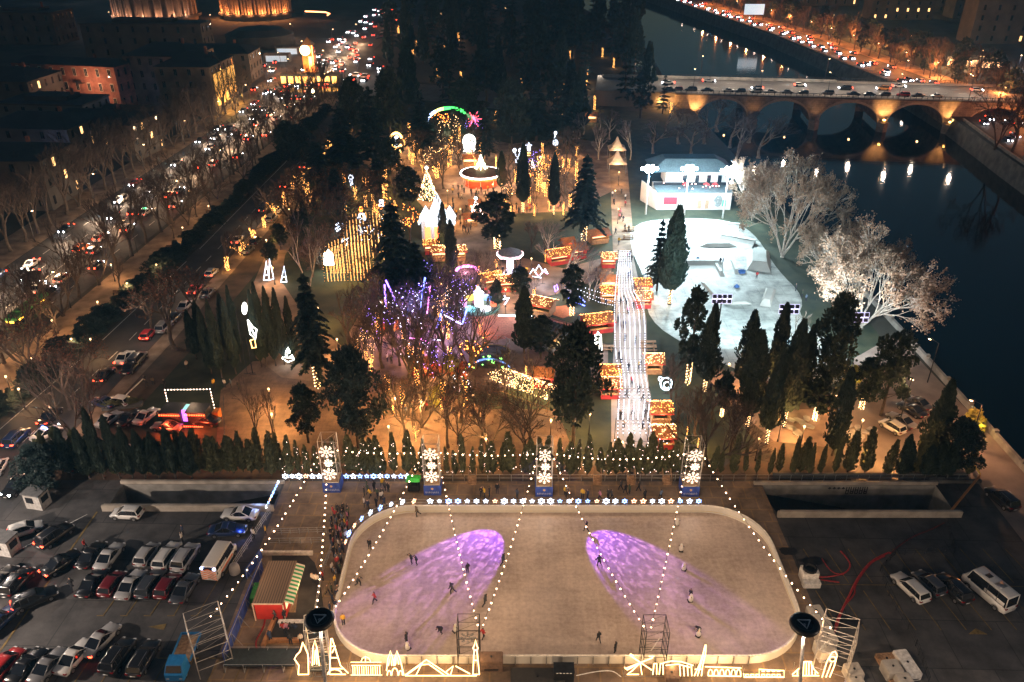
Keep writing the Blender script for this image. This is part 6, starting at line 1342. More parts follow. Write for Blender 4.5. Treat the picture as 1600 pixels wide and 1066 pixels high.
light_line('sagging end string fanning out towards the hedge on the white ball side', [gp(1012, 660, 4), gp(1020, 680, 3), gp(1048, 696, 3)]); light_line('short end string fanning out towards the hedge on the double stall side', [gp(965, 683, 3.6), gp(956, 692, 3.0)])
for y in (395, 420, 445, 470, 495, 520, 545, 570, 595, 620, 645, 670): p = gp((at_row(LFT, y) + at_row(RGT, y)) / 2, y); lamp((p.x, p.y, 3.2), 800, (.8, .87, 1), .5, 'string_glow')
light_line('bright cool light strip across the lawn behind the lawn cypress', [gp(780, 493, 2.6), gp(833, 494, 2.6)], dot=.16, step=.35, m=emit('strip_cool', (.7, .95, 1), 22), group=None, name='light_strip'); g = gp(806, 496); lamp((g.x, g.y - .5, 2.3), 500, (.7, .95, 1), .8)
# ================================================================== light figures inside the park
PUR, BLU_, PNK = emit('tube_purple', (.32, .16, 1), 5), emit('tube_blue', (.16, .22, 1), 6), emit('tube_pink', (1, .25, .75), 4)
GW, COOLW, GOLDT = emit('tube_white', (.95, 1, .9), 5, True), emit('tube_cool', (.7, .8, 1), 4), emit('tube_gold', (1, .55, .16), 5)
REDT, GRNT, ORT = emit('tube_red', (1, .08, .08), 8), emit('tube_green', (.06, 1, .12), 3.5), emit('tube_orange', (1, .22, .03), 8)
PG = 'light figures in the park'
def pfig(label, base, lines, m, r=.1, glow=150, gcol=(.8, .85, 1), name='light_figure'):
 Y = gp(*base).y; g = gp(*base); t = thing(name, label, 'light figure', g, 0, PG, exact=True); b = MB(); zz = []
 for ln in lines:
  P = [vp(x, y, Y) for x, y in ln]; P = [Vector((p.x - g.x, 0, max(.1, p.z))) for p in P]; zz += [p.z for p in P]; b.path(P, r, 5)
 link('light_tube', b.mesh('light_tube', m), t); b = MB(); b.tube((0, .15, 0), (0, .15, max(.5, min(zz) + .3)), .05, n=5); b.box(-.5, .5, .05, .25, 0, .06); link('stand', b.mesh('stand', MATS['dark_iron']), t)
 if glow: lamp((g.x, g.y - 1.0, (min(zz) + max(zz)) / 2 + .3), glow * (5 if m in (PUR, BLU_, PNK) else 1.3), gcol, .6, 'figure_glow')
 return t
pfig('leaning purple light pole pair forming a tall open frame', (636, 512), [[(603, 438), (618, 470), (636, 506)], [(601, 445), (603, 490)]], PUR, .16, 260, (.5, .3, 1)); pfig('blue light pole rising beside the great cedar', (656, 512), [[(664, 434), (660, 462), (655, 500)]], BLU_, .16, 200, (.4, .35, 1)); pfig('slim pink-violet pole beside the blue pole', (668, 508), [[(672, 447), (669, 475), (667, 490)]], PNK, .12, 120, (1, .4, .9)); pfig('short blue V-shaped pole pair above the orange bush', (688, 538), [[(691, 484), (683, 512)], [(691, 484), (688, 500)]], BLU_, .15, 180, (.4, .4, 1)); pfig('blue slanting pole at the edge of the red lawn', (724, 520), [[(729, 484), (722, 506)]], BLU_, .15, 140, (.45, .45, 1)); pfig('curved violet light rail lying low in the fair', (660, 542), [[(652, 526), (662, 532), (670, 536)], [(640, 528), (648, 530)]], PNK, .14, 220, (.8, .3, 1)); pfig('low pale violet rail beside the V-shaped poles', (684, 540), [[(676, 531), (692, 532)], [(694, 492), (712, 502), (722, 507)]], emit('tube_lilac', (.7, .6, 1), 7), .1, 120, (.7, .6, 1))
for px, py in ((605, 470), (640, 480), (672, 470), (640, 520), (690, 505)): q = gp(px, py); lamp((q.x, q.y - 1, 4), 1300, (.42, .24, 1), .5, 'figure_glow')
pfig('arched entrance light of pink and violet bulbs', (728, 424), [arc(730, 424, 17, 8, 0, 180, 12)], PNK, .3, 160, (1, .5, .9), 'light_arch');
t = thing('rainbow_arch', 'rainbow light arch fading from blue to green with a red star end', 'light arch', gp(702, 205), 0, exact=True); Y = gp(702, 205).y; g = gp(702, 205)
P = [vp(x, y, Y) - Vector((g.x, Y, 0)) for x, y in arc(702, 195, 36, 26, 178, 2, 24)]
for a, c, mm, nm in ((0, 7, emit('arch_blue', (.45, .6, 1), 5), 'arch_segment'), (7, 10, emit('arch_yellow', (.7, .9, .2), 4), 'arch_segment'), (10, 18, GRNT, 'arch_segment'), (18, 22, emit('arch_dim', (.1, .25, .1), 1.5), 'arch_segment')): b = MB(); b.path(P[a:c + 1], .55, 6); link(nm, b.mesh(nm, mm), t)
c = vp(740, 186, Y) - Vector((g.x, Y, 0)); b = MB()
for i in range(12): a = i * .5236; b.tube(c, c + Vector((math.sin(a), 0, math.cos(a))) * (3 if i % 2 else 2), .18, .08, 4)
link('star_end', b.mesh('star_end', emit('arch_red', (1, .08, .12), 7)), t); b = MB()
for q in (P[0], P[-1]): b.tube((q.x, 0, 0), q, .3, n=6)
b.tube((c.x, .1, 0), c, .2, n=5); link('foot', b.mesh('foot', MATS['dark_iron']), t); lamp((g.x, Y - 3, 4), 700, (.7, 1, .6), 1)
# wreath ring
pfig('bright white ring wreath on two stubby legs', (733, 240), [arc(733, 222, 9, 10.5, 0, 360, 20), arc(733, 222, 5.5, 6.5, 0, 360, 14), arc(730, 219, 2, 2.4, 0, 360, 6), arc(736, 225, 2, 2.4, 0, 360, 6), [(726, 231), (725, 237)], [(740, 231), (741, 237)], [(729, 236), (737, 236)]], GW, .38, 1100, (1, .95, .7)); pfig('golden horseshoe wreath with a pale curved core', (619, 240), [arc(619, 220, 9, 12, 20, 330, 16), [(606, 234), (606, 238)], [(626, 234), (626, 239)]], GOLDT, .4, 500, (1, .65, .25)); pfig('pale curved sickle light inside the golden wreath', (620, 236), [[(621, 230), (616, 224), (616, 217), (621, 213)]], COOLW, .45, 100)
for lab, base, ln, m in (('white light clown-like figure group with twin round heads', (807, 262), [arc(804, 235, 2, 2.5), arc(813, 235, 2, 2.5), [(804, 238), (808, 248), (813, 238)], [(806, 248), (806, 254), (811, 254), (811, 247)]], COOLW), ('pale blue cross-armed figure on a golden base', (826, 250), [[(826, 223), (826, 236)], [(821, 227), (831, 227)], [(824, 226), (825, 236)], [(828, 226), (828, 236)]], COOLW), ('tall white stacked-ball light figure beside a golden trunk', (868, 240), [arc(868, 208, 1.5, 2), [(868, 210), (866, 218), (870, 218)], arc(868, 223, 3.5, 4), arc(868, 224, 1.5, 2)], COOLW), ('small pink-white cone figure', (832, 268), [[(829, 262), (832, 250), (835, 262), (829, 262)], [(830, 258), (834, 258)]], emit('tube_rose', (1, .75, .75), 8)), ('golden vase-shaped light figure', (843, 275), [[(839, 245), (847, 245)], [(840, 247), (842, 254), (840, 258), (843, 265), (846, 258), (844, 254), (846, 247)]], GOLDT), ('golden lit base block under the cross-armed figure', (826, 250), [[(823, 239), (829, 239), (829, 243), (823, 243), (823, 239)]], GOLDT),
 ('white winged light figure among the upper trunks', (549, 292), [[(545, 277), (548, 290), (552, 277)], [(547, 280), (551, 288)], arc(548, 277, 3, 3)], COOLW), ('small white light figure right of the golden trunks', (596, 327), [[(592, 322), (593, 313), (598, 313), (599, 322), (592, 322)], [(594, 318), (598, 316)]], COOLW), ('white light reindeer-like outline behind the curtain', (565, 352), [[(559, 342), (562, 334), (568, 334), (572, 344)], [(563, 348), (562, 336)], [(570, 348), (568, 336)], [(560, 338), (566, 342)]], COOLW), ('white light sleigh-like outline inside the curtain', (560, 372), [[(558, 356), (564, 369), (568, 358)], [(558, 360), (568, 364)], [(561, 352), (565, 360)]], COOLW), ('red glowing lantern tip above the white outlines', (565, 334), [arc(564, 327, 2.2, 3)], ORT), ('white light outline left of the curtain top', (530, 362), [[(524, 358), (535, 350)], [(526, 362), (536, 355)], [(525, 352), (533, 346)]], COOLW), ('second white outline low in the curtain', (540, 390), [[(533, 382), (536, 372), (543, 376), (541, 384)], [(534, 378), (545, 372)]], COOLW), ('white row of light letters behind the great cedar spire', (606, 350), [[(597, 342), (600, 340), (603, 344), (607, 340), (611, 343), (615, 341)]], COOLW),
 ('tall white outline cone of the pair at the path bend', (418, 442), [[(412, 438), (416, 408), (421, 438), (412, 438)], [(414, 430), (419, 430)], [(415, 420), (418, 420)], [(420, 438), (421, 405), (428, 436), (420, 438)]], COOLW), ('smaller white outline cone beside the tall pair', (443, 444), [[(439, 441), (444, 416), (448, 441), (439, 441)], [(441, 433), (446, 433)]], COOLW), ('small white tiered light tree at the plaza edge', (453, 570), [[(441, 560), (450, 543), (460, 562), (450, 566), (441, 560)], [(443, 558), (459, 560)], [(445, 554), (457, 557)], [(447, 550), (455, 553)], [(449, 546), (453, 549)]], GW), ('bright oval light lantern among the dark cypresses', (386, 585), [arc(382, 482, 3.5, 9), arc(382, 482, 2, 5), [(382, 474), (382, 490)]], GW), ('standing white figure outline with orange boots', (394, 584), [[(387, 500), (391, 522), (399, 530), (401, 515), (395, 511), (387, 500)], [(390, 508), (398, 524)]], GW), ('orange boot outline below the white figure', (395, 586), [[(391, 532), (394, 544), (400, 543), (398, 530), (391, 532)]], GOLDT), ('white ball wreath light on the slope beside the walkway', (1040, 616), [arc(1041, 600, 9, 9.5, 0, 360, 18), arc(1032, 592, 3, 3, 0, 360, 8), arc(1042, 602, 5, 5, 0, 360, 10)], emit('tube_ice', (.7, .9, 1), 6)), ('white stacked gift-box light tower beside the wide red stall', (935, 552), [[(930, 549), (930, 523), (939, 523), (940, 549), (930, 549)], [(932, 549), (932, 528)], [(937, 549), (937, 528)], [(930, 536), (940, 536)], [(932, 524), (934, 518), (938, 524)]], GW), ('blue shimmering light figure under the upright pine', (900, 480), [[(892, 470), (904, 462), (914, 472)], [(896, 476), (910, 466)], [(888, 466), (898, 460)], [(904, 474), (914, 478)]], BLU_), ('white lit horse figures of a small ride', (842, 440), [[(828, 428), (833, 420), (838, 428)], [(836, 424), (842, 414), (848, 424)], [(844, 430), (852, 420), (856, 428)], [(832, 432), (846, 434)]], COOLW), ('pink lit figure beside the white horses', (848, 444), [[(838, 428), (842, 432)], [(850, 424), (855, 428)]], PNK), ('violet lit inflatable figure by the upright pine', (868, 462), [[(866, 448), (870, 445), (872, 452), (868, 456), (866, 448)]], PUR), ('cool white ornament beside the narrow short cypress', (790, 492), [[(788, 462), (793, 470), (788, 476)], [(786, 468), (796, 466)]], COOLW)):
 pfig(lab, base, ln, m, .1 if base[1] > 380 else .18, 90, (1, .6, .25) if m in (GOLDT, ORT) else (.7, .8, 1))
# white panel by the curtain
pfig('glowing greenish-white lantern panel in front of the curtain', (515, 425), [[(508, 413), (508, 397), (513, 391), (518, 397), (520, 413), (508, 413)], [(511, 412), (511, 396)], [(514, 412), (514, 394)], [(517, 412), (517, 397)]], GW, .33, 700, (.95, 1, .85))
# golden hanging light curtains
def curtain(label, base_l, base_r, top_l, top_r, rows, n, seed):
 rg = random.Random(seed); A, B_ = gp(*base_l), gp(*base_r); t = thing('light_curtain', label, 'light curtain', A, 0, 'golden light curtains', exact=True); fr = MB(); f = MB(); dl = MB()
 for j in range(rows):
  off = Vector((0, j * 4.0, 0)); top = []
  for i in range(n):
   u = i / (n - 1); p = A.lerp(B_, u) + off; zt = hgt(base_l[1] + (base_r[1] - base_l[1]) * u, top_l[1] + (top_r[1] - top_l[1]) * u) * (1 - .12 * (2 * u - 1) ** 2)
   q = Vector((p.x - A.x, p.y - A.y, 0)); top.append(q + Vector((0, 0, zt))); z = .4
   f.path([q + Vector((0, 0, .4)), q + Vector((0, 0, zt))], .03, 4)
   while z < zt: f.octa((q.x + rg.uniform(-.04, .04), q.y, z), .09); z += rg.uniform(.45, .8)
  fr.path(top, .06, 5)
  for k in (0, n // 2, n - 1): fr.tube((top[k].x, top[k].y, 0), top[k], .07, n=5)
 link('frame', fr.mesh('frame', MATS['dark_iron']), t); link('fairy_lights', f.mesh('fairy_lights', emit('curtain_gold', (1, .46, .13), 3.5)), t, stuff=True)
 for i in range(4): p = A.lerp(B_, (i + .5) / 4); lamp((p.x, p.y - 1.2, 3.2), 420, (1, .52, .16), .6, 'curtain_glow')
curtain('front golden curtain of hanging light strings', (508, 442), (580, 440), (508, 388), (575, 372), 2, 15, 1); curtain('rear golden curtain of hanging light strings', (540, 395), (606, 410), (540, 350), (600, 352), 3, 13, 2)
# golden light cones
def lit_cone(label, bx, by, ty, r, m, n=260, star=None, glow=500, name='light_tree'):
 g = gp(bx, by); h = hgt(by, ty); t = thing(name, label, 'light tree', g, 0, 'lit Christmas trees', exact=True); rg = random.Random(bx); f = MB()
 for i in range(n): u = rg.random() ** .75; u = 1 - u; a = rg.uniform(0, 6.283); q = r * (1 - u) * rg.uniform(.85, 1.1); f.octa((q * math.cos(a), q * math.sin(a), .4 + (h - .4) * u), .1 * rg.uniform(.7, 1.2))
 c = spindle(h, r * .95, 240, bx, lambda u: max(.03, 1 - u), .5, .1); link('crown', c.mesh('crown', FIR), t); link('fairy_lights', f.mesh('fairy_lights', m), t, stuff=True)
 b = MB(); b.ball((0, 0, h + .3), .45); link('tree_top', b.mesh('tree_top', star or GW), t); lamp((g.x, g.y - r - .8, h * .4), glow, (1, .62, .25), .6); return t
lit_cone('tall golden Christmas tree of lights above the ice palace', 669, 312, 264, 2.6, emit('cone_gold', (1, .6, .28), 13), 420, glow=900); lit_cone('pink-white light tree at the corner of the walk below the carousel', 744, 338, 312, 1.6, emit('cone_rose', (1, .6, .5), 13), 200)
# ice palace
g = gp(684, 376); t = thing('ice_palace', 'white glowing gabled ice palace front with icicle trim', 'pavilion', g, 0, exact=True); b = MB(); WGL = emit('palace_white', (.75, .9, 1), 2.2, True); PW = mat('palace_wall', (.6, .62, .66), .7)
b.box(-3.6, 3.6, 0, 3.5, 0, 5.2); b.prism([(-3.6, 0), (3.6, 0), (3.6, 3.5), (-3.6, 3.5)], 5.2, 5.25); link('wall', b.mesh('wall', PW), t); b = MB()
for x0, x1, zt in ((-4.2, -1.4, 7.2), (-2.4, 2.4, 10.2), (1.4, 4.2, 7.2)): b.loft([[(x0, -.3, 4.6), (x1, -.3, 4.6), ((x0 + x1) / 2 + .05, -.3, zt), ((x0 + x1) / 2 - .05, -.3, zt)], [(x0, 3.2, 4.6), (x1, 3.2, 4.6), ((x0 + x1) / 2 + .05, 3.2, zt), ((x0 + x1) / 2 - .05, 3.2, zt)]])
q = link('gable', b.mesh('gable', PW), t); b = MB(); rg = random.Random(3)
for x0, x1, zt in ((-4.2, -1.4, 7.2), (-2.4, 2.4, 10.2), (1.4, 4.2, 7.2)):
 xm = (x0 + x1) / 2
 for s in range(26):
  u = s / 25; x = x0 + (x1 - x0) * u; z = 4.6 + (zt - 4.6) * (1 - abs(2 * u - 1)); b.tube((x, -.42, z), (x, -.42, z - rg.uniform(.3, 1.3)), .12, .05, 4)
 b.path([(x0, -.42, 4.6), (xm, -.42, zt), (x1, -.42, 4.6)], .2, 5); b.path([(x0, 3.2, 4.7), (xm, 3.2, zt + .1), (x1, 3.2, 4.7)], .14, 5)
 for s in range(5): u = (s + .5) / 5; b.path([(x0 + (xm - x0) * u, -.3, 4.6 + (zt - 4.6) * u + .1), (x0 + (xm - x0) * u, 3.2, 4.6 + (zt - 4.6) * u + .1)], .1, 4); b.path([(x1 + (xm - x1) * u, -.3, 4.6 + (zt - 4.6) * u + .1), (x1 + (xm - x1) * u, 3.2, 4.6 + (zt - 4.6) * u + .1)], .1, 4)
link('icicle_trim', b.mesh('icicle_trim', WGL), q)
for x, mm in ((-2.2, 'a'), (0, 'b'), (2.2, 'c')): b = MB(); b.box(x - .7, x + .7, -.06, .02, .5, 3.4); link('window', b.mesh('window', emit('palace_window', (1, .16, .05), 4)), t)
lamp((g.x, g.y - 3, 6), 1500, (.8, .92, 1), 1.2)
# carousel
g = gp(752, 288); t = thing('carousel', 'round carousel with red skirt and white rim lights', 'carousel', g, 0, exact=True)
b = MB(); b.lathe([(4.6, 0), (4.6, .3), (4.2, .32), (4.2, 2.2)], 20); link('drum', b.mesh('drum', mat('carousel_red', (.5, .07, .02), .6)), t); b = MB(); b.lathe([(5.6, 3.2), (5.4, 3.5), (2.2, 4.3), (.3, 4.9)], 20); q = link('canopy', b.mesh('canopy', mat('canopy_brown', (.25, .10, .07), .7)), t)
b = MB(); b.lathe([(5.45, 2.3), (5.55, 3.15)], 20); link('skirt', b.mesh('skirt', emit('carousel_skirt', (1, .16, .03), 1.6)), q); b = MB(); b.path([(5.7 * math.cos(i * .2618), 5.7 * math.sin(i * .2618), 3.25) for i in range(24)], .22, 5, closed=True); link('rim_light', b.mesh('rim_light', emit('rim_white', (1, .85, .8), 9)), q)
b = MB()
for k in range(3):
 for i in range(8): a = i * .785 + k * .4; rr_ = 1.8 - k * .6; b.tube((rr_ * math.cos(a), rr_ * math.sin(a), 4.6 + k * 1.0), (0, 0, 5.9 + k * 1.2), .11, n=4)
link('light_crown', b.mesh('light_crown', emit('crown_lime', (.85, 1, .6), 8)), q); b = MB()
for i in range(8): a = i * .785; b.tube((4.9 * math.cos(a), 4.9 * math.sin(a), .3), (4.9 * math.cos(a), 4.9 * math.sin(a), 3.2), .07, n=5)
link('post', b.mesh('post', MATS['white_board']), t)
for i in range(6): a = i * 1.047; lamp((g.x + 7.4 * math.cos(a), g.y + 7.4 * math.sin(a), 2.8), 1100, (1, .62, .3), .4)
# swing ride and kiddie ride
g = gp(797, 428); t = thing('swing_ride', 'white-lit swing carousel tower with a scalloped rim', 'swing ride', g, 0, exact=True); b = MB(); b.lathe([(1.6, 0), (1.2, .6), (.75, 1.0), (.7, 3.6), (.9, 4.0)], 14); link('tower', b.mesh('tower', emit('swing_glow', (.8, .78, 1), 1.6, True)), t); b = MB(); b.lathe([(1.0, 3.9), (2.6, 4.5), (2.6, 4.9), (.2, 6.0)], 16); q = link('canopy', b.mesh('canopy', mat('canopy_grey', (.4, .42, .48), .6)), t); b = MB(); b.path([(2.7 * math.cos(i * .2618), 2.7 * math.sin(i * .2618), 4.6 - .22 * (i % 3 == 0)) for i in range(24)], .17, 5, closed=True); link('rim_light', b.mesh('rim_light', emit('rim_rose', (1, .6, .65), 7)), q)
b = MB()
for i in range(10): a = i * .628; b.tube((2.3 * math.cos(a), 2.3 * math.sin(a), 4.4), (2.7 * math.cos(a), 2.7 * math.sin(a), 1.5), .025, n=4); b.box(2.7 * math.cos(a) - .2, 2.7 * math.cos(a) + .2, 2.7 * math.sin(a) - .2, 2.7 * math.sin(a) + .2, 1.3, 1.5)
link('seat', b.mesh('seat', MATS['dark_iron']), t); lamp((g.x, g.y - 3.2, 3), 700, (.85, .8, 1), .5)
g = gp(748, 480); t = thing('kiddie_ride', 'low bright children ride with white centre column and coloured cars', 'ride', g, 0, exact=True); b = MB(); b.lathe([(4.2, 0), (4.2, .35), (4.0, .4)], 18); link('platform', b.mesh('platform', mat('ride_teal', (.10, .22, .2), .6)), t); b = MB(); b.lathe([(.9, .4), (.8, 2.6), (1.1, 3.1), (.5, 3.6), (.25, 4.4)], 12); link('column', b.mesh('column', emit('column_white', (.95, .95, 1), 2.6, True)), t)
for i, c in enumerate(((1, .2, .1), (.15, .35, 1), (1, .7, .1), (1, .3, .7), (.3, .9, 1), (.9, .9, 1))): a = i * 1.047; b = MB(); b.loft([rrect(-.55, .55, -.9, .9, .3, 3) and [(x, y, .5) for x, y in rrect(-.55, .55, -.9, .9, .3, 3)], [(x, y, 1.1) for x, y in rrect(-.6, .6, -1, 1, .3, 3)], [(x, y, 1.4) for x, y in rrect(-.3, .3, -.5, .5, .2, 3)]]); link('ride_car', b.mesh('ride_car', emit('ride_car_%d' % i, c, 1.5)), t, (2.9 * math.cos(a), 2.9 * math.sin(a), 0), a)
for i in range(5): a = i * 1.257; lamp((g.x + 4.8 * math.cos(a), g.y + 4.8 * math.sin(a), 2.4), 260, ((1, .75, .8), (.75, .8, 1), (1, .6, .3), (.8, .6, 1), (1, .9, .8))[i], .4)
# round yurt-like marquee with coloured seams, netted trampoline ring, slide tent
g = gp(768, 555); t = thing('trampoline', 'round netted trampoline with a yellow padded rim on the lawn', 'trampoline', g, 0, exact=True); b = MB(); b.path([(3.2 * math.cos(i * .314), 2.2 * math.sin(i * .314), .8) for i in range(20)], .16, 5, closed=True); link('rim', b.mesh('rim', mat('rim_yellow', (.5, .38, .12), .6)), t); b = MB(); b.path([(3.2 * math.cos(i * .314), 2.2 * math.sin(i * .314), 2.8) for i in range(20)], .05, 4, closed=True)
for i in range(10): a = i * .628; b.tube((3.2 * math.cos(a), 2.2 * math.sin(a), 0), (3.2 * math.cos(a), 2.2 * math.sin(a), 2.8), .05, n=4)
link('frame', b.mesh('frame', GALV), t); b = MB(); b.face([(3.1 * math.cos(i * .314), 2.1 * math.sin(i * .314), .85) for i in range(20)]); link('mat', b.mesh('mat', mat('tramp_mat', (.02, .02, .025), .7)), t)
g = gp(765, 592); t = thing('dome_marquee', 'dark dome marquee edged with green and blue lights', 'marquee', g, 0, exact=True); b = MB(); b.lathe([(4.6, 0), (4.5, 1.2), (3.9, 2.4), (2.6, 3.5), (.8, 4.1)], 18); link('dome', b.mesh('dome', mat('dome_cloth', (.06, .045, .06), .8)), t); b = MB(); b.path([(4.2 * math.cos(a), -.8 + 0 * a, 4.3 * math.sin(a)) for a in [i * math.pi / 16 for i in range(17)]], .16, 5); q = link('light_edge', b.mesh('light_edge', emit('edge_blue', (.12, .25, .7), 1.6)), t); b = MB(); rg = random.Random(2)
for i in range(40): a = rg.uniform(0, 3.14); c2 = rg.uniform(-2.2, .2); k = math.sqrt(max(0, 4.5 ** 2 - c2 * c2)); b.octa((k * math.cos(a), c2, k * .93 * math.sin(a) + .1), .14)
link('fairy_lights', b.mesh('fairy_lights', emit('fairy_green', (.25, 1, .15), 5)), t, stuff=True)
g = gp(860, 535); t = thing('inflatable_slide', 'dark ribbed inflatable slide with a red and white end', 'slide', g, -.6, exact=True); b = MB()
for i in range(7): b.tube((-2.4 + i * .8, -3.6, .5), (-2.4 + i * .8, 2.8, 2.4), .38, n=8)
link('body', b.mesh('body', mat('slide_grey', (.12, .15, .16), .5)), t); b = MB(); b.box(-2.9, 2.9, 2.8, 3.4, 0, 3.0); link('end_wall', b.mesh('end_wall', mat('slide_red', (.5, .25, .2), .6)), t)
sheet('red_lawn', [(738, 493), (808, 495), (808, 528), (762, 533), (738, 515)], .07, mat('red_surface', (.30, .10, .07), .9)); sheet('orange_path', [(858, 480), (885, 478), (900, 490), (880, 498), (862, 492)], .07, mat('orange_surface', (.42, .14, .05), .9)); sheet('orange_walk', [(648, 552), (700, 575), (712, 585), (700, 588), (650, 565)], .075, MATS['orange_surface'])
b = MB(); b.face([(-.8, -.5, 3.35), (.8, -.5, 3.35), (.8, .5, 3.6), (-.8, .5, 3.6)])
# peaked tents
CANV = mat('tent_canvas', (.62, .52, .42), .8, vary=.08)
for px, py, w in ((963, 268, 'nearer white peaked tent over the tent path'), (963, 246, 'farther white peaked tent behind the other one')):
 g = gp(px, py); t = thing('peaked_tent', w, 'tent', g, 0, 'white peaked tents', exact=True); b = MB()
 for x in (-2.4, 2.4):
  for y in (-2.4, 2.4): b.tube((x, y, 0), (x, y, 3), .08, n=5)
 link('post', b.mesh('post', GALV), t); b = MB(); pr = [(2.6, 2.7), (2.55, 3.05), (1.5, 3.7), (.7, 4.9), (.12, 6.4)]; b.loft([[(-r_, -r_, z), (r_, -r_, z), (r_, r_, z), (-r_, r_, z)] for r_, z in pr]); link('canopy', b.mesh('canopy', CANV), t); lamp((g.x, g.y - 3.4, 3.4), 420, (1, .62, .3), .3); lamp((g.x, g.y, 2.4), 160, (1, .6, .3), .3)
# ================================================================== skate park: pavilion, flood poles, ramps
g = gp(1082, 328); PVW = mat('pavilion_white', (.60, .61, .58), .8, vary=.12, scale=.3); t = thing('skate_pavilion', 'white two-level pavilion with murals under the flood lights', 'building', g, 0, exact=True)
b = MB(); b.box(-9.3, 9.6, 0, 9, 0, 4.6); b.box(-6.4, 9.2, 5.5, 13, 4.6, 8.4); b.loft([[(-12.4, 7.5, 0), (-9.3, .2, 0), (-9.3, .5, 0), (-12.2, 7.8, 0)], [(-12.4, 7.5, 5.4), (-9.3, .2, 4.6), (-9.3, .5, 4.6), (-12.2, 7.8, 5.4)]]); link('wall', b.mesh('wall', PVW), t)
b = MB(); b.box(-9.5, 9.8, -.15, 5.5, 4.62, 4.8); b.loft([[(-10.5, 4.6, 8.42), (11, 4.6, 8.42), (11, 16, 8.42), (-10.5, 16, 8.42)], [(-6.5, 8.5, 10.8), (7, 8.5, 10.8), (7, 13, 10.8), (-6.5, 13, 10.8)]]); link('roof', b.mesh('roof', mat('pavilion_roof', (.10, .15, .17), .7)), t)
for x, z0, z1, y in ((-4.6, 1.2, 3.6, -.03), (-1.6, 5.2, 7.4, 5.47), (1.6, 5.2, 7.4, 5.47), (4.6, 5.2, 7.4, 5.47), (7.4, 5.2, 7.4, 5.47), (1.6, .3, 2.6, -.03), (3.5, .3, 2.6, -.03)):
 if z0 == 1.2: b = MB(); b.box(-7.6, -4.2, -.05, -.012, 1.5, 3.4); link('red_sign', b.mesh('red_sign', mat('sign_red', (.55, .05, .08), .6)), t); continue
 b = MB(); b.box(x - .5, x + .5, y - .02, y + .04, z0, z1); link('window' if z0 > 3 else 'door', b.mesh('pane', mat('beige_door', (.4, .28, .18), .7) if z0 < 3 else GLASS), t)
b = MB(); rg = random.Random(12)
for i in range(9): a0 = rg.uniform(0, 6); b.path([(6.2 + (1.0 - i * .1) * math.cos(a0 + j * .5), -.05, 2.4 + (1.5 - i * .16) * math.sin(a0 + j * .5)) for j in range(12)], .09, 4)
link('mural', b.mesh('mural', mat('mural_grey', (.25, .30, .30), .8)), t); b = MB(); b.box(7.4, 8.3, -.05, -.012, 1.0, 2.6); link('green_panel', b.mesh('green_panel', mat('panel_green', (.05, .45, .3), .6)), t); b = MB(); b.box(-9.6, 9.8, 5.2, 5.3, 4.8, 5.6); link('railing', b.mesh('railing', MATS['dark_iron']), t)
b = MB()
for x, z in ((-2, 5), (5.6, 5.0), (3.4, 5.0)): b.lathe([(.05, 1.2), (.9, .95), (.05, 1.5)], 8, 0, (x, 2.4, z)); b.tube((x, 2.4, 4.8), (x, 2.4, z + 1.3), .05, n=5)
link('parasol', b.mesh('parasol', mat('parasol_red', (.5, .05, .05), .7)), t)
b = MB(); rg = random.Random(6)
for i in range(16): b.octa((rg.uniform(-9, 10), rg.uniform(-.3, 5), 5.4 + rg.uniform(0, .6)), .16)
link('terrace_lights', b.mesh('terrace_lights', emit('terrace_bulb', (1, .6, .55), 12)), t, stuff=True)
FLD = emit('flood_panel', (.86, .97, 1), 90)
for i, (bx, by, hx, hy) in enumerate(((1005, 335, 1015, 263), (1069, 336, 1077, 263), (1129, 341, 1139, 266))):
 Y = gp(bx, by).y; h = vp(hx, hy, Y); t = thing('flood_light_pole', ('first', 'middle', 'last')[i] + ' lit white flood pole before the pavilion, counting from the walkway', 'flood light', (h.x, Y, 0), 0, 'lit flood poles before the pavilion', exact=True)
 b = MB(); b.tube((0, 0, 0), (0, 0, h.z), .22, .14, 8); link('pole', b.mesh('pole', mat('pole_white', (.55, .57, .57), .5)), t); b = MB(); b.box(-2.1, 2.1, -.1, .1, h.z - .1, h.z + .1); link('crossarm', b.mesh('crossarm', GALV), t)
 for k, (fx, fz) in enumerate(((-1.7, 0), (-.6, .55), (-.6, -.55), (.6, .55), (.6, -.55), (1.7, 0))): b = MB(); b.ball((0, 0, 0), .45, 0, 12, 6); b.v = [(x, y * .5, z) for x, y, z in b.v]; link('flood_head', b.mesh('flood_head', FLD, True, True), t, (fx, -.35, h.z + fz))  # heads made round, their shape standing in for glare
 spot((h.x, Y - .9, h.z), (h.x + 4, Y - 36, 0), 26000, (.68, .94, 1), 140, .5, .5); lamp((h.x, Y - 1.0, h.z - .4), 17000, (.8, .93, 1), .8)
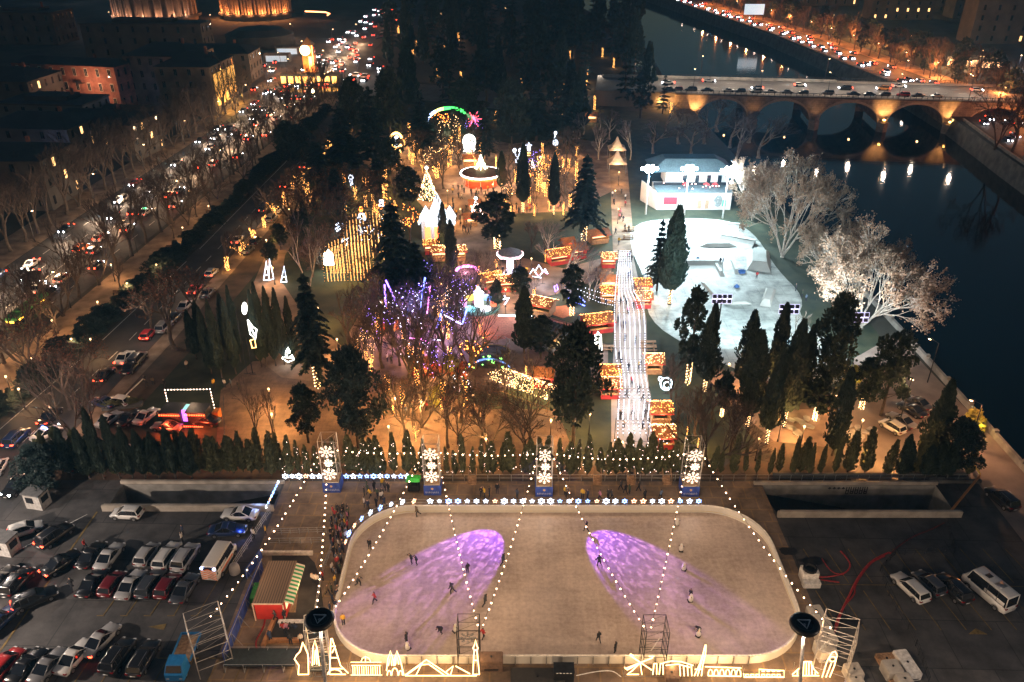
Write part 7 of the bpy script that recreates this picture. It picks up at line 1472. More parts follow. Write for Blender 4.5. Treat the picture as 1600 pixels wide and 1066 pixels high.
for i, (hx, hy, by) in enumerate(((1128, 468, 562), (1233, 484, 576), (1341, 497, 596))):
 Y = gp(hx, by).y; h = vp(hx, hy, Y); t = thing('flood_light_mast', ('first', 'second', 'third')[i] + ' dark flood mast with eight heads rimmed by leaking violet light, counting from the walkway', 'flood light', (h.x, Y, 0), 0, 'flood masts facing away', exact=True); b = MB(); b.tube((0, 0, 0), (0, 0, h.z), .17, .11, 8); link('pole', b.mesh('pole', MATS['dark_iron']), t); b = MB()
 for z in (h.z - .35, h.z + .55): b.tube((-1.5, .02, z), (1.5, .02, z), .06, n=5)
 b.tube((0, .02, h.z - 1.2), (0, .02, h.z + .6), .1, n=5); link('crossarm', b.mesh('crossarm', MATS['dark_iron']), t)
 for r_ in range(2):
  for k in range(4):
   b = MB(); b.loft([[(-.3, -.1, -.3), (.3, -.1, -.3), (.3, -.1, .3), (-.3, -.1, .3)], [(-.36, .12, -.36), (.36, .12, -.36), (.36, .12, .36), (-.36, .12, .36)]]); q = link('flood_head', b.mesh('flood_head', mat('head_dark', (.03, .025, .045), .4)), t, (-1.25 + k * .84, 0, h.z - .35 + r_ * .9), (-.35, 0, 0))
   b = MB(); b.path([(-.36, -.02, -.36), (.36, -.02, -.36), (.36, -.02, .36), (-.36, -.02, .36)], .05, 4, closed=True); link('rim', b.mesh('rim', emit('leaked_light_violet', (.72, .66, 1), 1.3)), q); b = MB(); b.box(-.33, .33, .125, .14, -.33, .33); link('lens', b.mesh('lens', emit('mast_lens', (.86, .96, 1), 40)), q)  # rim glows in place of light leaking round the head
 spot((h.x, Y + .8, h.z), ((h.x * .55 + 24), Y + 34, 0), 13000, (.70, .95, 1), 120, .6, .5)
 if i == 2: spot((h.x + .5, Y + .8, h.z), gp(1340, 470, 7), 17000, (.95, .97, 1), 110, .6, .5); spot((h.x - 6, Y + 3, h.z), gp(1240, 370, 8), 34000, (.9, .96, 1), 60, .6, .5)  # second spot hangs free of the mast, added to whiten the plane tree
SKC = mat('skate_ramp', (.40, .42, .40), .6, vary=.12, scale=.3)
def ramp(px, py, w, d, h, rz, label, kind='ramp'):
 g = gp(px, py); t = thing('skate_ramp', label, 'skate ramp', (g.x, g.y, .06), rz, 'concrete skate ramps', exact=True); b = MB()
 if kind == 'ramp': b.loft([[(-w / 2, -d / 2, 0), (-w / 2, d / 2, 0), (-w / 2, d / 2, h), (-w / 2, d * .2, h), (-w / 2, -d * .1, h * .35)], [(w / 2, -d / 2, 0), (w / 2, d / 2, 0), (w / 2, d / 2, h), (w / 2, d * .2, h), (w / 2, -d * .1, h * .35)]])
 else: b.loft([[(-w / 2, -d / 2, 0), (w / 2, -d / 2, 0), (w / 2, d / 2, 0), (-w / 2, d / 2, 0)], [(-w * .3, -d * .3, h), (w * .3, -d * .3, h), (w * .3, d * .3, h), (-w * .3, d * .3, h)]])
 link('slope', b.mesh('slope', SKC, False, True), t); b = MB(); e = .5 if kind == 'ramp' else .3
 b.tube((-w * e, d * (.2 if kind == 'ramp' else -.3), h + .03), (w * e, d * (.2 if kind == 'ramp' else -.3), h + .03), .05, n=5); link('coping', b.mesh('coping', GALV), t)
ramp(1112, 360, 14, 4, 1.1, 0, 'long quarter-pipe along the far end of the skate park'); ramp(1150, 380, 8, 4, 1.0, -.5, 'angled bank near the far curve of the skate park'); ramp(1120, 383, 9, 3, .7, 0, 'low funbox ridge in the middle of the far bowl', 'box'); ramp(1185, 408, 5, 12, 1.3, -.25, 'side bank along the plane tree edge', 'box'); ramp(1122, 420, 1.0, 9, .5, .0, 'narrow grinding ledge beside two standing skaters', 'box'); ramp(1148, 418, 1.0, 8, .5, -.1, 'narrow grinding ledge near the blue bundle', 'box'); ramp(1095, 415, 9, 4, .7, 0, 'low step bank between the two skate levels'); ramp(1150, 474, 6, 1.2, .45, 0, 'short low ledge beside the first flood mast', 'box'); ramp(1110, 455, 1, 9, .5, .15, 'slanted ledge behind the loose dark pine', 'box'); ramp(1200, 465, 2, 9, .8, -.4, 'curved bank under the plane trees', 'box')
for px, py, w, sx in ((1158, 426, 'crumpled blue cloth bundle on the skate floor', 1.2), (1151, 449, 'small blue bag on the skate floor', .7), (1090, 406, 'dark low bag beside the step bank', .6)):
 g = gp(px, py); b = MB(); rg = random.Random(px); b.lathe([(sx, 0), (sx * .9, .25), (sx * .4, .5), (.1, .6)], 10); b.v = [(x * rg.uniform(.7, 1.2), y * rg.uniform(.5, .9), z * rg.uniform(.7, 1.2)) for x, y, z in b.v]; thing('cloth_bundle', w, 'bundle', (g.x, g.y, .06), .5, data=b.mesh('cloth_bundle', mat('tarp_blue', (.04, .12, .35), .7)), exact=True)
for px, py, c, w in ((1125, 413, 0, 'as the left of two watching in the skate bowl'), (1129, 414, 1, 'as the right of two watching in the skate bowl'), (1182, 436, 3, 'far out on the skate floor')): P2(px, py, w, 'stand', c, None, 'people in the skate park')
for px in (1243, 1253, 1259): P2(px, 455 + (px - 1243), 'at the skate park edge under the plane trees', 'stand', None, None, 'people in the skate park')
# terrace at the right: parked cars, stones
for px, py, k, c, w in ((1393, 672, 'hatch', WHI, 'white hatchback parked on the dim terrace'), (1407, 662, 'sedan', GRY, 'grey car beside the white hatchback on the dim terrace'), (1432, 634, 'sedan', DGR, 'dark car parked at the promenade lamp'), (1423, 645, 'sedan', BLK, 'black car beside the promenade lamp post')): car(px, py, k, c, .5, w, 'cars parked on the terrace')
STN = mat('pale_stone_slab', (.30, .28, .27), .9, vary=.3, scale=.6)
rg = random.Random(31)
for i, p in enumerate(scatter([(1232, 655), (1275, 650), (1280, 670), (1240, 680)], 7, 1.2, rg) + scatter([(1325, 665), (1365, 672), (1355, 690), (1330, 685)], 6, 1.0, rg)):
 b = MB(); k = rg.uniform(.6, 1.5); b.prism([(k * math.cos(j * .9) * rg.uniform(.7, 1.2), k * .7 * math.sin(j * .9) * rg.uniform(.7, 1.2)) for j in range(7)], 0, .18); thing('stone_slab', 'flat pale stone slab lying on the terrace ground', 'stone slab', (p.x, p.y, .05), rg.uniform(0, 6), 'flat stone slabs on the terrace', b.mesh('stone_slab', STN))
ML = [(1455, 560, 1452, 548, 7)]
# ================================================================== lamp posts
LP = Proto('street_lamp', 'street lamp'); b = MB(); b.tube((0, 0, 0), (0, 0, 7.4), .1, .06, 7); b.tube((0, 0, 7.4), (1.3, 0, 7.8), .05, .04, 6); LP.part('pole', b.mesh('pole', MATS['dark_iron'])); b = MB(); b.loft([rrect(1.0, 1.8, -.16, .16, .1, 2) and [(x, y, 7.74) for x, y in rrect(1.0, 1.8, -.16, .16, .1, 2)], [(x, y, 7.92) for x, y in rrect(1.05, 1.75, -.12, .12, .08, 2)]]); hd = LP.part('head', b.mesh('head', MATS['dark_iron'])); b = MB(); b.lathe([(.2, -.12), (.24, 0)], 10, 0, (1.45, 0, 7.74)); LP.part('lamp', b.mesh('lamp', emit('street_lamp_lit', (1, .62, .3), 16)), parent=hd)
GLB = Proto('globe_lamp', 'park lamp'); b = MB(); b.tube((0, 0, 0), (0, 0, 3.6), .08, .05, 7); b.lathe([(.16, 0), (.1, .5)], 8); GLB.part('post', b.mesh('post', MATS['dark_iron'])); b = MB(); b.ball((0, 0, 3.8), .17); GLB.part('globe', b.mesh('globe', emit('globe_lit', (1, .6, .28), 4)))
def street_lamp(p, rz, label, grp, power=1500, col=(1, .58, .26), exact=False):
 LP.put(p, rz, 1, label, grp, exact=exact); lamp((p[0] + 1.45 * math.cos(rz), p[1] + 1.45 * math.sin(rz), 7.3), power, col, .3, 'street_lamp_glow')
def globe_lamp(px, py, label, power=650, col=(1, .48, .15)):  # globe lamps on posts added to brighten the park ground
 g = gp(px, py); GLB.put(g, 0, 1, label, 'added globe lamps in the park'); lamp((g.x, g.y, 3.3), power, col, .3, 'added_globe_glow')
for px, py, w in ((425, 640, 900), (430, 680, 800), (540, 640, 300), (620, 655, 800), (660, 660, 900), (610, 700, 500), (740, 650, 500), (860, 690, 500), (700, 690, 350), (920, 680, 500), (420, 400, 400), (455, 350, 320), (430, 445, 500), (500, 510, 700), (530, 560, 500), (600, 500, 900), (640, 470, 700), (690, 470, 700), (720, 350, 700), (700, 320, 600), (770, 310, 500), (800, 325, 500), (860, 328, 600), (900, 330, 500), (820, 260, 400), (870, 250, 300), (620, 250, 400), (690, 270, 400), (960, 320, 450), (965, 350, 450), (966, 290, 400), (880, 470, 350), (790, 480, 300), (830, 430, 300), (1180, 620, 600), (1135, 600, 400), (1300, 650, 350), (1215, 690, 500), (1250, 700, 500), (1340, 690, 300), (970, 725, 350), (920, 720, 350), (760, 720, 350), (640, 720, 400), (1330, 735, 400), (1390, 735, 500), (1180, 720, 150)):
 globe_lamp(px, py, 'added globe lamp on a short post', w * 3.4)
street_lamp((gp(1449, 598).x, gp(1449, 598).y, 0), 2.4, 'tall promenade lamp post leaning over the river wall', 'promenade lamps', 500, (1, .75, .5), True); street_lamp((gp(1403, 668).x, gp(1403, 668).y, 0), 1.0, 'promenade lamp post beside the dark terrace cars', 'promenade lamps', 700, (1, .55, .28), True); street_lamp((gp(1560, 800).x + 3, gp(1560, 800).y + 14, 0), 2.6, 'added promenade lamp near the frame edge by the black SUV', 'promenade lamps', 3600, (1, .48, .22), True)  # last lamp added to brighten the promenade paving
# ================================================================== people in the park
rg = random.Random(17); PGR = 'visitors in the park'
for px, py, c in ((335, 606, 5), (352, 606, 4), (362, 606, 7), (373, 609, 0), (293, 577, 4), (240, 602, 6), (258, 606, 0), (230, 606, 0), (228, 600, 2), (645, 655, 0), (600, 655, 6), (1110, 612, 1)): P2(px, py, 'on the brown plaza', rg.choice(('walk', 'stand')), c, None, PGR)
for pl, n, w in (([(705, 295), (775, 300), (760, 340), (735, 372), (705, 350)], 46, 'in the crowd below the carousel'), ([(795, 325), (900, 322), (900, 334), (795, 337)], 24, 'among the golden trees by the dark lawn'), ([(780, 405), (825, 410), (830, 440), (775, 440)], 16, 'around the swing ride'), ([(720, 450), (770, 455), (770, 490), (700, 490)], 18, 'around the kiddie ride'), ([(966, 400), (986, 400), (1003, 500), (1005, 590), (1012, 670), (968, 680), (964, 500)], 30, 'under the walkway strings'), ([(956, 300), (980, 300), (985, 390), (962, 390)], 14, 'on the tent path'), ([(590, 470), (690, 460), (690, 560), (600, 580)], 30, 'among the purple light poles'), ([(690, 230), (760, 235), (760, 262), (700, 262)], 16, 'behind the carousel'), ([(870, 440), (950, 420), (955, 470), (930, 500)], 12, 'between the stalls and the walkway'), ([(610, 600), (720, 615), (720, 660), (600, 670)], 10, 'on the lower fairground path')):
 for p in scatter(pl, n, .8, rg): person(p + Vector((0, 0, .06)), w, None, None, None, PGR, rng=rg)
# ================================================================== traffic
TRG = 'cars in the traffic of the main street'
PAL = [BLK, WHI, SIL, GRY, DGR, BLK, WHI, (.2, .02, .02), NAV]
CN = {BLK: 'black', WHI: 'white', SIL: 'silver', GRY: 'grey', DGR: 'dark grey', NAV: 'navy', (.2, .02, .02): 'red', RED: 'red', DRD: 'dark red'}
def far_car(x, y, rz, col, label, grp, kind=None, z=.06, big=1.0, exact=False, rng=R):
 k = kind or rng.choice(('sedan', 'sedan', 'hatch', 'suv'))
 return thing('traffic_car', label, 'car', (x, y, z), rz, grp, far_car_mesh(k, big), 1, col, exact)
def along(pts, y):
 for (x0, y0), (x1, y1) in zip(pts, pts[1:]):
  if y0 <= y <= y1: return x0 + (x1 - x0) * (y - y0) / (y1 - y0), math.atan2(-(x1 - x0), y1 - y0)
 return pts[-1][0], 0
rg = random.Random(41)
MS_L = [(-110, 60), (-110, 140), (-108, 195), (-102, 288), (-98, 380), (-98, 457), (-100, 700)]; MS_R = [(-89, 60), (-87, 140), (-84, 195), (-77, 288), (-74, 380), (-72, 457), (-70, 700)]
for ln, f, away in ((0, .07, 0), (1, .22, 0), (2, .36, 0), (3, .55, 1), (4, .70, 1), (5, .86, 1)):
 y = 118 + rg.uniform(0, 8)
 while y < 620:
  if not (ln == 5 and 118 < y < 150):
   xl, a = along(MS_L, y); xr, _ = along(MS_R, y); x = xl + (xr - xl) * f + rg.uniform(-.3, .3); c = rg.choice(PAL)
   far_car(x, y, a + (0 if away else math.pi), c, f'{CN[c]} car ' + ('heading away with red tail lights' if away else 'coming on with white headlights') + ' on the main street', TRG, big=.9 if y < 330 else 1.1, rng=rg)
  y += rg.uniform(11, 30) * (1 if y < 330 else 2.0) * (1.5 if y < 240 else 1)
for i in range(26):                                                # light from the traffic on the road
 y = 112 + i * 14; xl, a = along(MS_L, y); xr, _ = along(MS_R, y)
 lamp((xl + (xr - xl) * .6, y, 2.2), (1900 if y < 250 else 3400), (1, .60, .33), .8, 'headlight_glow'); lamp((xl + (xr - xl) * .25, y + 5, 2.0), 1700, (1, .68, .45), .6, 'headlight_glow')
 if i % 2 == 0 and y < 420: street_lamp((xr + 1.2, y, 0), math.pi - .1, 'street lamp at the median edge of the main street', 'street lamps', 160); street_lamp((xl - 1.4, y + 6, 0), 0, 'street lamp on the city side of the main street', 'street lamps', 160)
# city bus
g = gp(48, 500); t = thing('city_bus', 'green city bus with orange display at the frame edge', 'bus', (g.x, g.y, .06), -.03, exact=True); BG = mat('bus_green', (.06, .28, .07), .4, vary=.12)
b = MB(); pr = [[(x, y, z) for x, y in rrect(-1.25 * k, 1.25 * k, -5.8 * q, 5.8 * q, .35, 3)] for z, k, q in ((.35, 1, 1), (1.3, 1, 1))]; b.loft(pr); link('body', b.mesh('body', mat('bus_body', (.05, .10, .06), .4)), t)
b = MB(); b.loft([[(x, y, z) for x, y in rrect(-1.24 * k, 1.24 * k, -5.78 * q, 5.78 * q, .35, 3)] for z, k, q in ((1.3, 1, 1), (2.6, .97, .995))]); link('window', b.mesh('window', GLASS), t)
b = MB(); b.loft([[(x, y, z) for x, y in rrect(-1.26 * k, 1.26 * k, -5.8 * q, 5.8 * q, .35, 3)] for z, k, q in ((2.6, .99, 1), (2.95, .96, .99), (3.1, .85, .96))]); q = link('roof', b.mesh('roof', BG), t); b = MB(); b.box(-.7, .7, -3, -1, 3.1, 3.35); b.box(-.7, .7, 1, 3, 3.1, 3.3); link('roof_unit', b.mesh('roof_unit', BG), q)
b = MB(); b.box(-.9, .9, -5.88, -5.8, 2.25, 2.6); b.box(1.26, 1.3, -4.8, -3.2, 2.3, 2.55); b.box(1.26, 1.3, 2.2, 3.8, 2.3, 2.55); link('display', b.mesh('display', emit('bus_display', (1, .5, .05), 6)), t)
wm2 = carp('sedan').geo['wheel'][0].mesh('wheel', [TYRE, RIM])
for x in (-1.1, 1.1):
 for y in (-3.6, 3.4): link('wheel', wm2, t, (x, y, .46), 0, 1.4)
# near traffic on the main street
for px, py, k, c, rz, w in ((60, 455, 'sedan', WHI, .05, 'white car gliding past the bus'), (100, 438, 'estate', (.5, .42, .3), -.05, 'cream car with warm flank on the near lane'), (128, 392, 'suv', (.4, .1, .03), -.05, 'orange-red car beside the median trees'), (148, 395, 'hatch', SIL, -.05, 'silver car with red tail lamps beside the orange one'), (228, 335, 'sedan', WHI, -.08, 'white taxi with a green roof sign on the main street'), (262, 308, 'sedan', (.4, .12, .03), -.08, 'orange car far up the near lane')):
 carp(k, True, True).put(gp(px, py) + Vector((0, 0, .06)), rz, 1, w, TRG, c, True, name='traffic_car')
g = gp(228, 335); b = MB(); b.box(-.4, .4, -.15, .15, 0, .25); link('roof_sign', b.mesh('roof_sign', emit('taxi_green', (.1, 1, .4), 6)), bpy.data.objects[THINGS[-2][0].name], (0, -.1, 1.47))
# side street cars
SSG = 'cars on the side street'
for px, py, k, c, tail, w in ((28, 690, 'suv', NAV, True, 'dark blue pickup-like SUV with bright red tail lamps at the street mouth'), (80, 655, 'sedan', BLK, True, 'dark sedan with a red lamp behind the bare tree'), (165, 590, 'sedan', BLK, True, 'black sedan with blue-lit plate and red lamps'), (196, 563, 'sedan', WHI, True, 'white sedan with glowing rear bumper'), (233, 527, 'hatch', RED, True, 'bright red hatchback under the rusty tree'), (306, 456, 'sedan', RED, True, 'red sedan passing the light-wrapped trunks'), (332, 430, 'hatch', SIL, True, 'silver hatchback slowing beside the wrapped trunks'), (372, 378, 'sedan', WHI, True, 'white sedan with a bright rear lamp by the hedge'), (414, 330, 'suv', BLK, True, 'black SUV with red lamps near the path corner'), (446, 292, 'sedan', BLK, True, 'black sedan with red lamps below the layered evergreens'), (488, 245, 'sedan', WHI, True, 'white sedan high on the side street'), (476, 262, 'sedan', SIL, True, 'silver sedan just below the white one on the side street')): car(px, py, k, c, -.06, w, SSG, 'traffic_car', tail=True)
for px, py, k, c, w in ((206, 578, 'sedan', BLK, 'black sedan parked kerbside beside the white one'), (216, 566, 'suv', DGR, 'dark SUV parked kerbside by the lamp post'), (325, 462, 'sedan', DGR, 'dark sedan parked kerbside behind the red one'), (273, 500, 'hatch', BLK, 'black hatchback parked under the rusty tree'), (290, 482, 'sedan', SIL, 'silver sedan parked under the rusty tree'), (258, 515, 'suv', GRY, 'grey SUV parked under the rusty tree'), (388, 394, 'sedan', DGR, 'dark sedan parked beside the golden trunks'), (400, 380, 'hatch', BLK, 'black hatchback parked beside the golden trunks'), (425, 345, 'suv', GRY, 'grey SUV parked near the path corner'), (436, 330, 'sedan', WHI, 'white sedan parked near the path corner'), (455, 302, 'sedan', WHI, 'white sedan parked below the black one'), (464, 290, 'hatch', SIL, 'silver hatchback parked under the evergreens')): car(px, py, k, c, -.06, w, SSG)
# corner car park by the food truck
CPG = 'cars parked around the food truck'
for px, py, k, c, rz, w in ((172, 660, 'sedan', SIL, -.35, 'silver sedan parked behind the slanting cypress'), (204, 658, 'sedan', BLK, -.3, 'black sedan between the silver and the white sedan'), (230, 655, 'sedan', WHI, -.3, 'white sedan nearest the food truck'), (186, 632, 'hatch', WHI, 1.3, 'white hatchback behind the low planter'), (163, 634, 'sedan', NAV, 1.2, 'dark blue car behind the low planter'), (262, 672, 'sedan', GRY, 1.4, 'grey sedan in front of the food truck'), (322, 662, 'sedan', BLK, 1.4, 'black sedan right below the red awning lights'), (128, 728, 'suv', BLK, -.3, 'black SUV behind the ramp coping cypresses'), (195, 715, 'sedan', GRY, -.2, 'grey car half hidden by the leaning cypresses'), (270, 708, 'sedan', BLK, -.3, 'black car glinting behind the hedge row'), (60, 738, 'suv', DGR, .2, 'dark jeep parked under the round tree')): car(px, py, k, c, rz, w, CPG)
car(75, 682, 'sedan', WHI, -.55, 'white and blue patrol car with a blue-lit roof', CPG, 'patrol_car', head=True, beacon=True); car(30, 765, 'suv', BLK, 2.9, 'black SUV with blue-white headlights at the lot entrance', CPG, head=True); car(0, 735, 'hatch', WHI, .2, 'white car cut by the frame edge at the lot entrance', CPG)
# food truck with string-lit frame
g = gp(295, 660); t = thing('food_truck', 'double food stand with red awning lights and string-lit frame', 'food stand', g, -.04, exact=True); b = MB(); b.box(-3.4, -.5, -1.1, 1.4, .3, 2.5); b.box(.4, 3.2, -.9, 1.4, .3, 2.5); link('body', b.mesh('body', MATS['dark_iron']), t)
b = MB(); b.box(-3.55, -.4, -1.5, 1.5, 2.52, 2.62); b.box(.3, 3.35, -1.3, 1.5, 2.52, 2.62); r_ = link('roof', b.mesh('roof', mat('black_roof', (.012, .012, .013), .6)), t)
f = MB()
for i in range(9): f.ball((-3.4 + i * .36, -1.62, 2.3), .13, 0, 6, 3); f.ball((.4 + i * .36, -1.42, 2.3), .13, 0, 6, 3)
for i in range(10): f.ball((-3.6 + i * .3, -2.2, .55), .11, 0, 6, 3); f.ball((.3 + i * .3, -2.1, .7), .1, 0, 6, 3)
link('awning_lights', f.mesh('awning_lights', emit('awning_red', (1, .07, .02), 9)), r_, stuff=True)
b = MB(); b.box(-.45, .35, -.6, -.5, .6, 2.6); link('neon_panel', b.mesh('neon_panel', emit('neon_violet', (.55, .15, 1), 2.2)), t); b = MB(); b.box(-.4, .3, -.2, 1.2, 2.4, 2.5); link('menu_screen', b.mesh('menu_screen', emit('menu_teal', (.25, .7, .7), .9)), t)
b = MB(); PTS = [(-3.6, 1.8, 0), (-3.5, 1.8, 4.6), (3.5, 1.8, 4.9), (3.6, 1.8, 1.0)]; b.path(PTS, .05, 5); q = link('light_frame', b.mesh('light_frame', GALV), t); f = MB()
for a, c in zip(PTS, PTS[1:]):
 n = int((Vector(c) - Vector(a)).length / .5)
 for i in range(n): f.ball(Vector(a).lerp(Vector(c), i / n), .075, 0, 6, 3)
link('bulb', f.mesh('bulb', emit('truck_bulb', (1, .7, .55), 14)), q, stuff=True)
for x in (-2, 1.8): lamp((g.x + x, g.y - 3.0, 1.6), 1100, (1, .10, .03), .4, 'awning_glow')
lamp((g.x, g.y + 2.2, 4.0), 300, (1, .65, .4), .4)
b = MB(); b.box(3.7, 4.6, .2, 1.6, .2, 1.6); o = thing('orange_cabinet', 'orange cabinet standing at the end of the food stand', 'cabinet', (g.x, g.y, 0), 0, data=b.mesh('orange_cabinet', mat('cabinet_orange', (.55, .18, .03), .6)), exact=True)
cable('red and white boom gate bar at the corner car park', [(197, 630), (226, 602)], MATS['letter_white'], .09, 'boom_gate', 'gate', 1.2)
b = MB(); A = gp(192, 636); b.prism(rrect(-3, 3, -.7, .7, .3, 3), 0, .45); o = thing('planter', 'low planter with clipped plants between the parked cars', 'planter', A, .25, exact=True); link('trough', b.mesh('trough', CONCD), o); c = spindle(.8, 1, 200, 5, egg, .35); c.v = [(x * 2.7, y * .6, z) for x, y, z in c.v]; link('plants', c.mesh('plants', HEDGE), o, (0, 0, .45))
rail_fence('low dark wall-like rail beside the plaza corner', [(gp(350, 625).x, gp(350, 625).y), (gp(352, 690).x, gp(352, 690).y)], .9, 2, MATS['dark_iron'], 2)
tree(BARS[3], 118, 690, 555, 130, 'big bare tree at the corner car park', exact=True); tree(BARS[1], 152, 690, 590, 80, 'bare tree beside the patrol car', exact=True); tree(PINS[2], 72, 768, 700, 70, 'dark round tree over the jeep', exact=True)
# trees of the streets
rg = random.Random(51)
y = 108
while y < 330:
 x0, _ = along([(-88, 60), (-86, 140), (-83, 195), (-76, 288), (-72, 380)], y); h = rg.uniform(13, 17); p = BARS[rg.randrange(4)]; s = h / p.h
 p.put((x0 + rg.uniform(-.5, .5), y, 0), rg.uniform(0, 6), s, 'bare tree along the median of the main street', 'bare street trees', name='street_tree')
 if rg.random() < .8: p = (BARS + RUSTS)[rg.randrange(6)]; h = rg.uniform(6, 10); s = h / p.h; p.put((x0 + rg.uniform(3, 6.5), y + rg.uniform(2, 5), 0), rg.uniform(0, 6), s, 'small bare tree in the median garden', 'bare street trees', name='street_tree')
 y += rg.uniform(5, 8)
y = 110
while y < 330:
 x0, _ = along([(-116, 60), (-114, 140), (-112, 195), (-106, 288), (-101, 380)], y); p = BARS[rg.randrange(4)]; h = rg.uniform(13, 18); s = h / p.h
 p.put((x0, y, 0), rg.uniform(0, 6), s, 'bare tree on the city pavement of the main street', 'bare street trees', name='street_tree')
 if y > 170: p = BARS[rg.randrange(4)]; p.put((x0 - rg.uniform(6, 14), y + 3, 0), rg.uniform(0, 6), s * .9, 'bare tree before the dark town houses', 'bare street trees', name='street_tree')
 y += rg.uniform(5, 8)
for bx, by, ty, w in ((272, 545, 425, 120), (240, 520, 440, 80), (310, 500, 420, 80), (110, 640, 545, 90), (60, 600, 500, 110), (140, 610, 530, 90)): tree(RUSTS[bx % 2], bx, by, ty, w, 'dark rusty-leaved tree over the side street')
y = 100
while y < 300:                                                     # clipped evergreen strip between the median and the side street
 x0, _ = along([(-80.5, 60), (-78.5, 96), (-75.5, 127), (-72.5, 170), (-69.3, 247), (-67, 330)], y); p = (PINS + CEDS)[rg.randrange(6)]; h = rg.uniform(2.6, 4.8); s = h / p.h
 p.put((x0 - .6, y, 0), rg.uniform(0, 6), (s * 1.9, s * 1.9, s), 'low dark evergreen in the strip beside the side street', 'low evergreens of the street strip'); y += rg.uniform(1.5, 2.3)
for i in range(15):
 y = 158 + i * 8.5; x0, _ = along([(-64, 96), (-61.8, 127), (-60.4, 170), (-57.4, 247), (-53, 330)], y); p = BARW[i % 3]; h = rg.uniform(6.5, 8.5); s = h / p.h
 p.put((x0, y, 0), rg.uniform(0, 6), s, 'kerbside tree wound with golden lights by the side street', 'bare trees'); lamp((x0 + .8, y - .8, 1.8), 170, (1, .5, .16), .3)
 p = (PINS + CEDS)[i % 6]; h = rg.uniform(4, 7); s = h / p.h; p.put((x0 + rg.uniform(8, 11), y + 3, 0), rg.uniform(0, 6), (s * 1.2, s * 1.2, s), 'dark bushy evergreen on the garden slope', 'evergreens of the garden slope')
for px, py, w in ((205, 470, 700), (250, 440, 500), (160, 500, 800), (120, 560, 700), (60, 590, 900), (20, 620, 700), (290, 380, 500), (330, 345, 700), (300, 320, 400), (180, 440, 600), (40, 640, 600), (150, 560, 500), (90, 530, 600), (0, 560, 700)): globe_lamp(px, py, 'added globe lamp on the median garden path', w * 1.6, (1, .52, .22))
for i in range(8):
 y = 122 + i * 24; x0, _ = along([(-82, 60), (-80.5, 96), (-78, 127), (-75, 170), (-71.5, 247), (-69.5, 330)], y); g = Vector((x0 - 2.6, y, .05)); t = thing('park_bench', 'dark bench on the lit median path', 'bench', g, rg.uniform(-.2, .2), 'benches on the median path'); b = MB(); b.box(-.95, .95, -.25, .25, .42, .48); link('seat', b.mesh('seat', MATS['wood_box']), t); b = MB(); b.box(-.95, .95, .24, .3, .5, .9); link('backrest', b.mesh('backrest', MATS['wood_box']), t)
 for x in (-.8, .8): b = MB(); b.box(x - .04, x + .04, -.22, .25, 0, .42); link('leg', b.mesh('leg', MATS['dark_iron']), t)
lamp((gp(95, 690).x, gp(95, 690).y, 6), 900, (1, .6, .4), .4); lamp((gp(130, 650).x, gp(130, 650).y, 6), 700, (1, .6, .4), .4); lamp((gp(40, 720).x, gp(40, 720).y, 6), 600, (1, .62, .42), .4); lamp((gp(230, 540).x, gp(230, 540).y, 6), 700, (1, .78, .6), .4); lamp((gp(310, 455).x, gp(310, 455).y, 5), 700, (1, .75, .55), .4); lamp((gp(400, 350).x, gp(400, 350).y, 5), 700, (1, .65, .4), .4)
# main lot lamp outside the frame, with unseen fill lamps added around it
for x, y, p, c in ((-72, 55, 42000, (1, .80, .66)), (-44, 36, 1500, (1, .78, .64)), (-68, 78, 3800, (1, .85, .75)), (5, 36, 7000, (1, .64, .36)), (52, 40, 6500, (1, .78, .62))):
 lamp((x, y, 12), p, c, .3, 'lot_lamp_and_fill')
spot((-61, 88, 7), (-60, 78, 0), 1800, (.85, .9, 1), 60, .5, .2, 'entrance_glow')
g = gp(357, 828); lamp((g.x + 2, g.y - 1.2, 1.0), 70, (.15, .25, 1), .2, 'beacon_glow'); g = gp(75, 678); lamp((g.x, g.y, 2.4), 60, (.15, .3, 1), .2)
g = gp(418, 800); lamp((g.x - 1, g.y, 1.6), 90, (.3, .45, 1), .3)
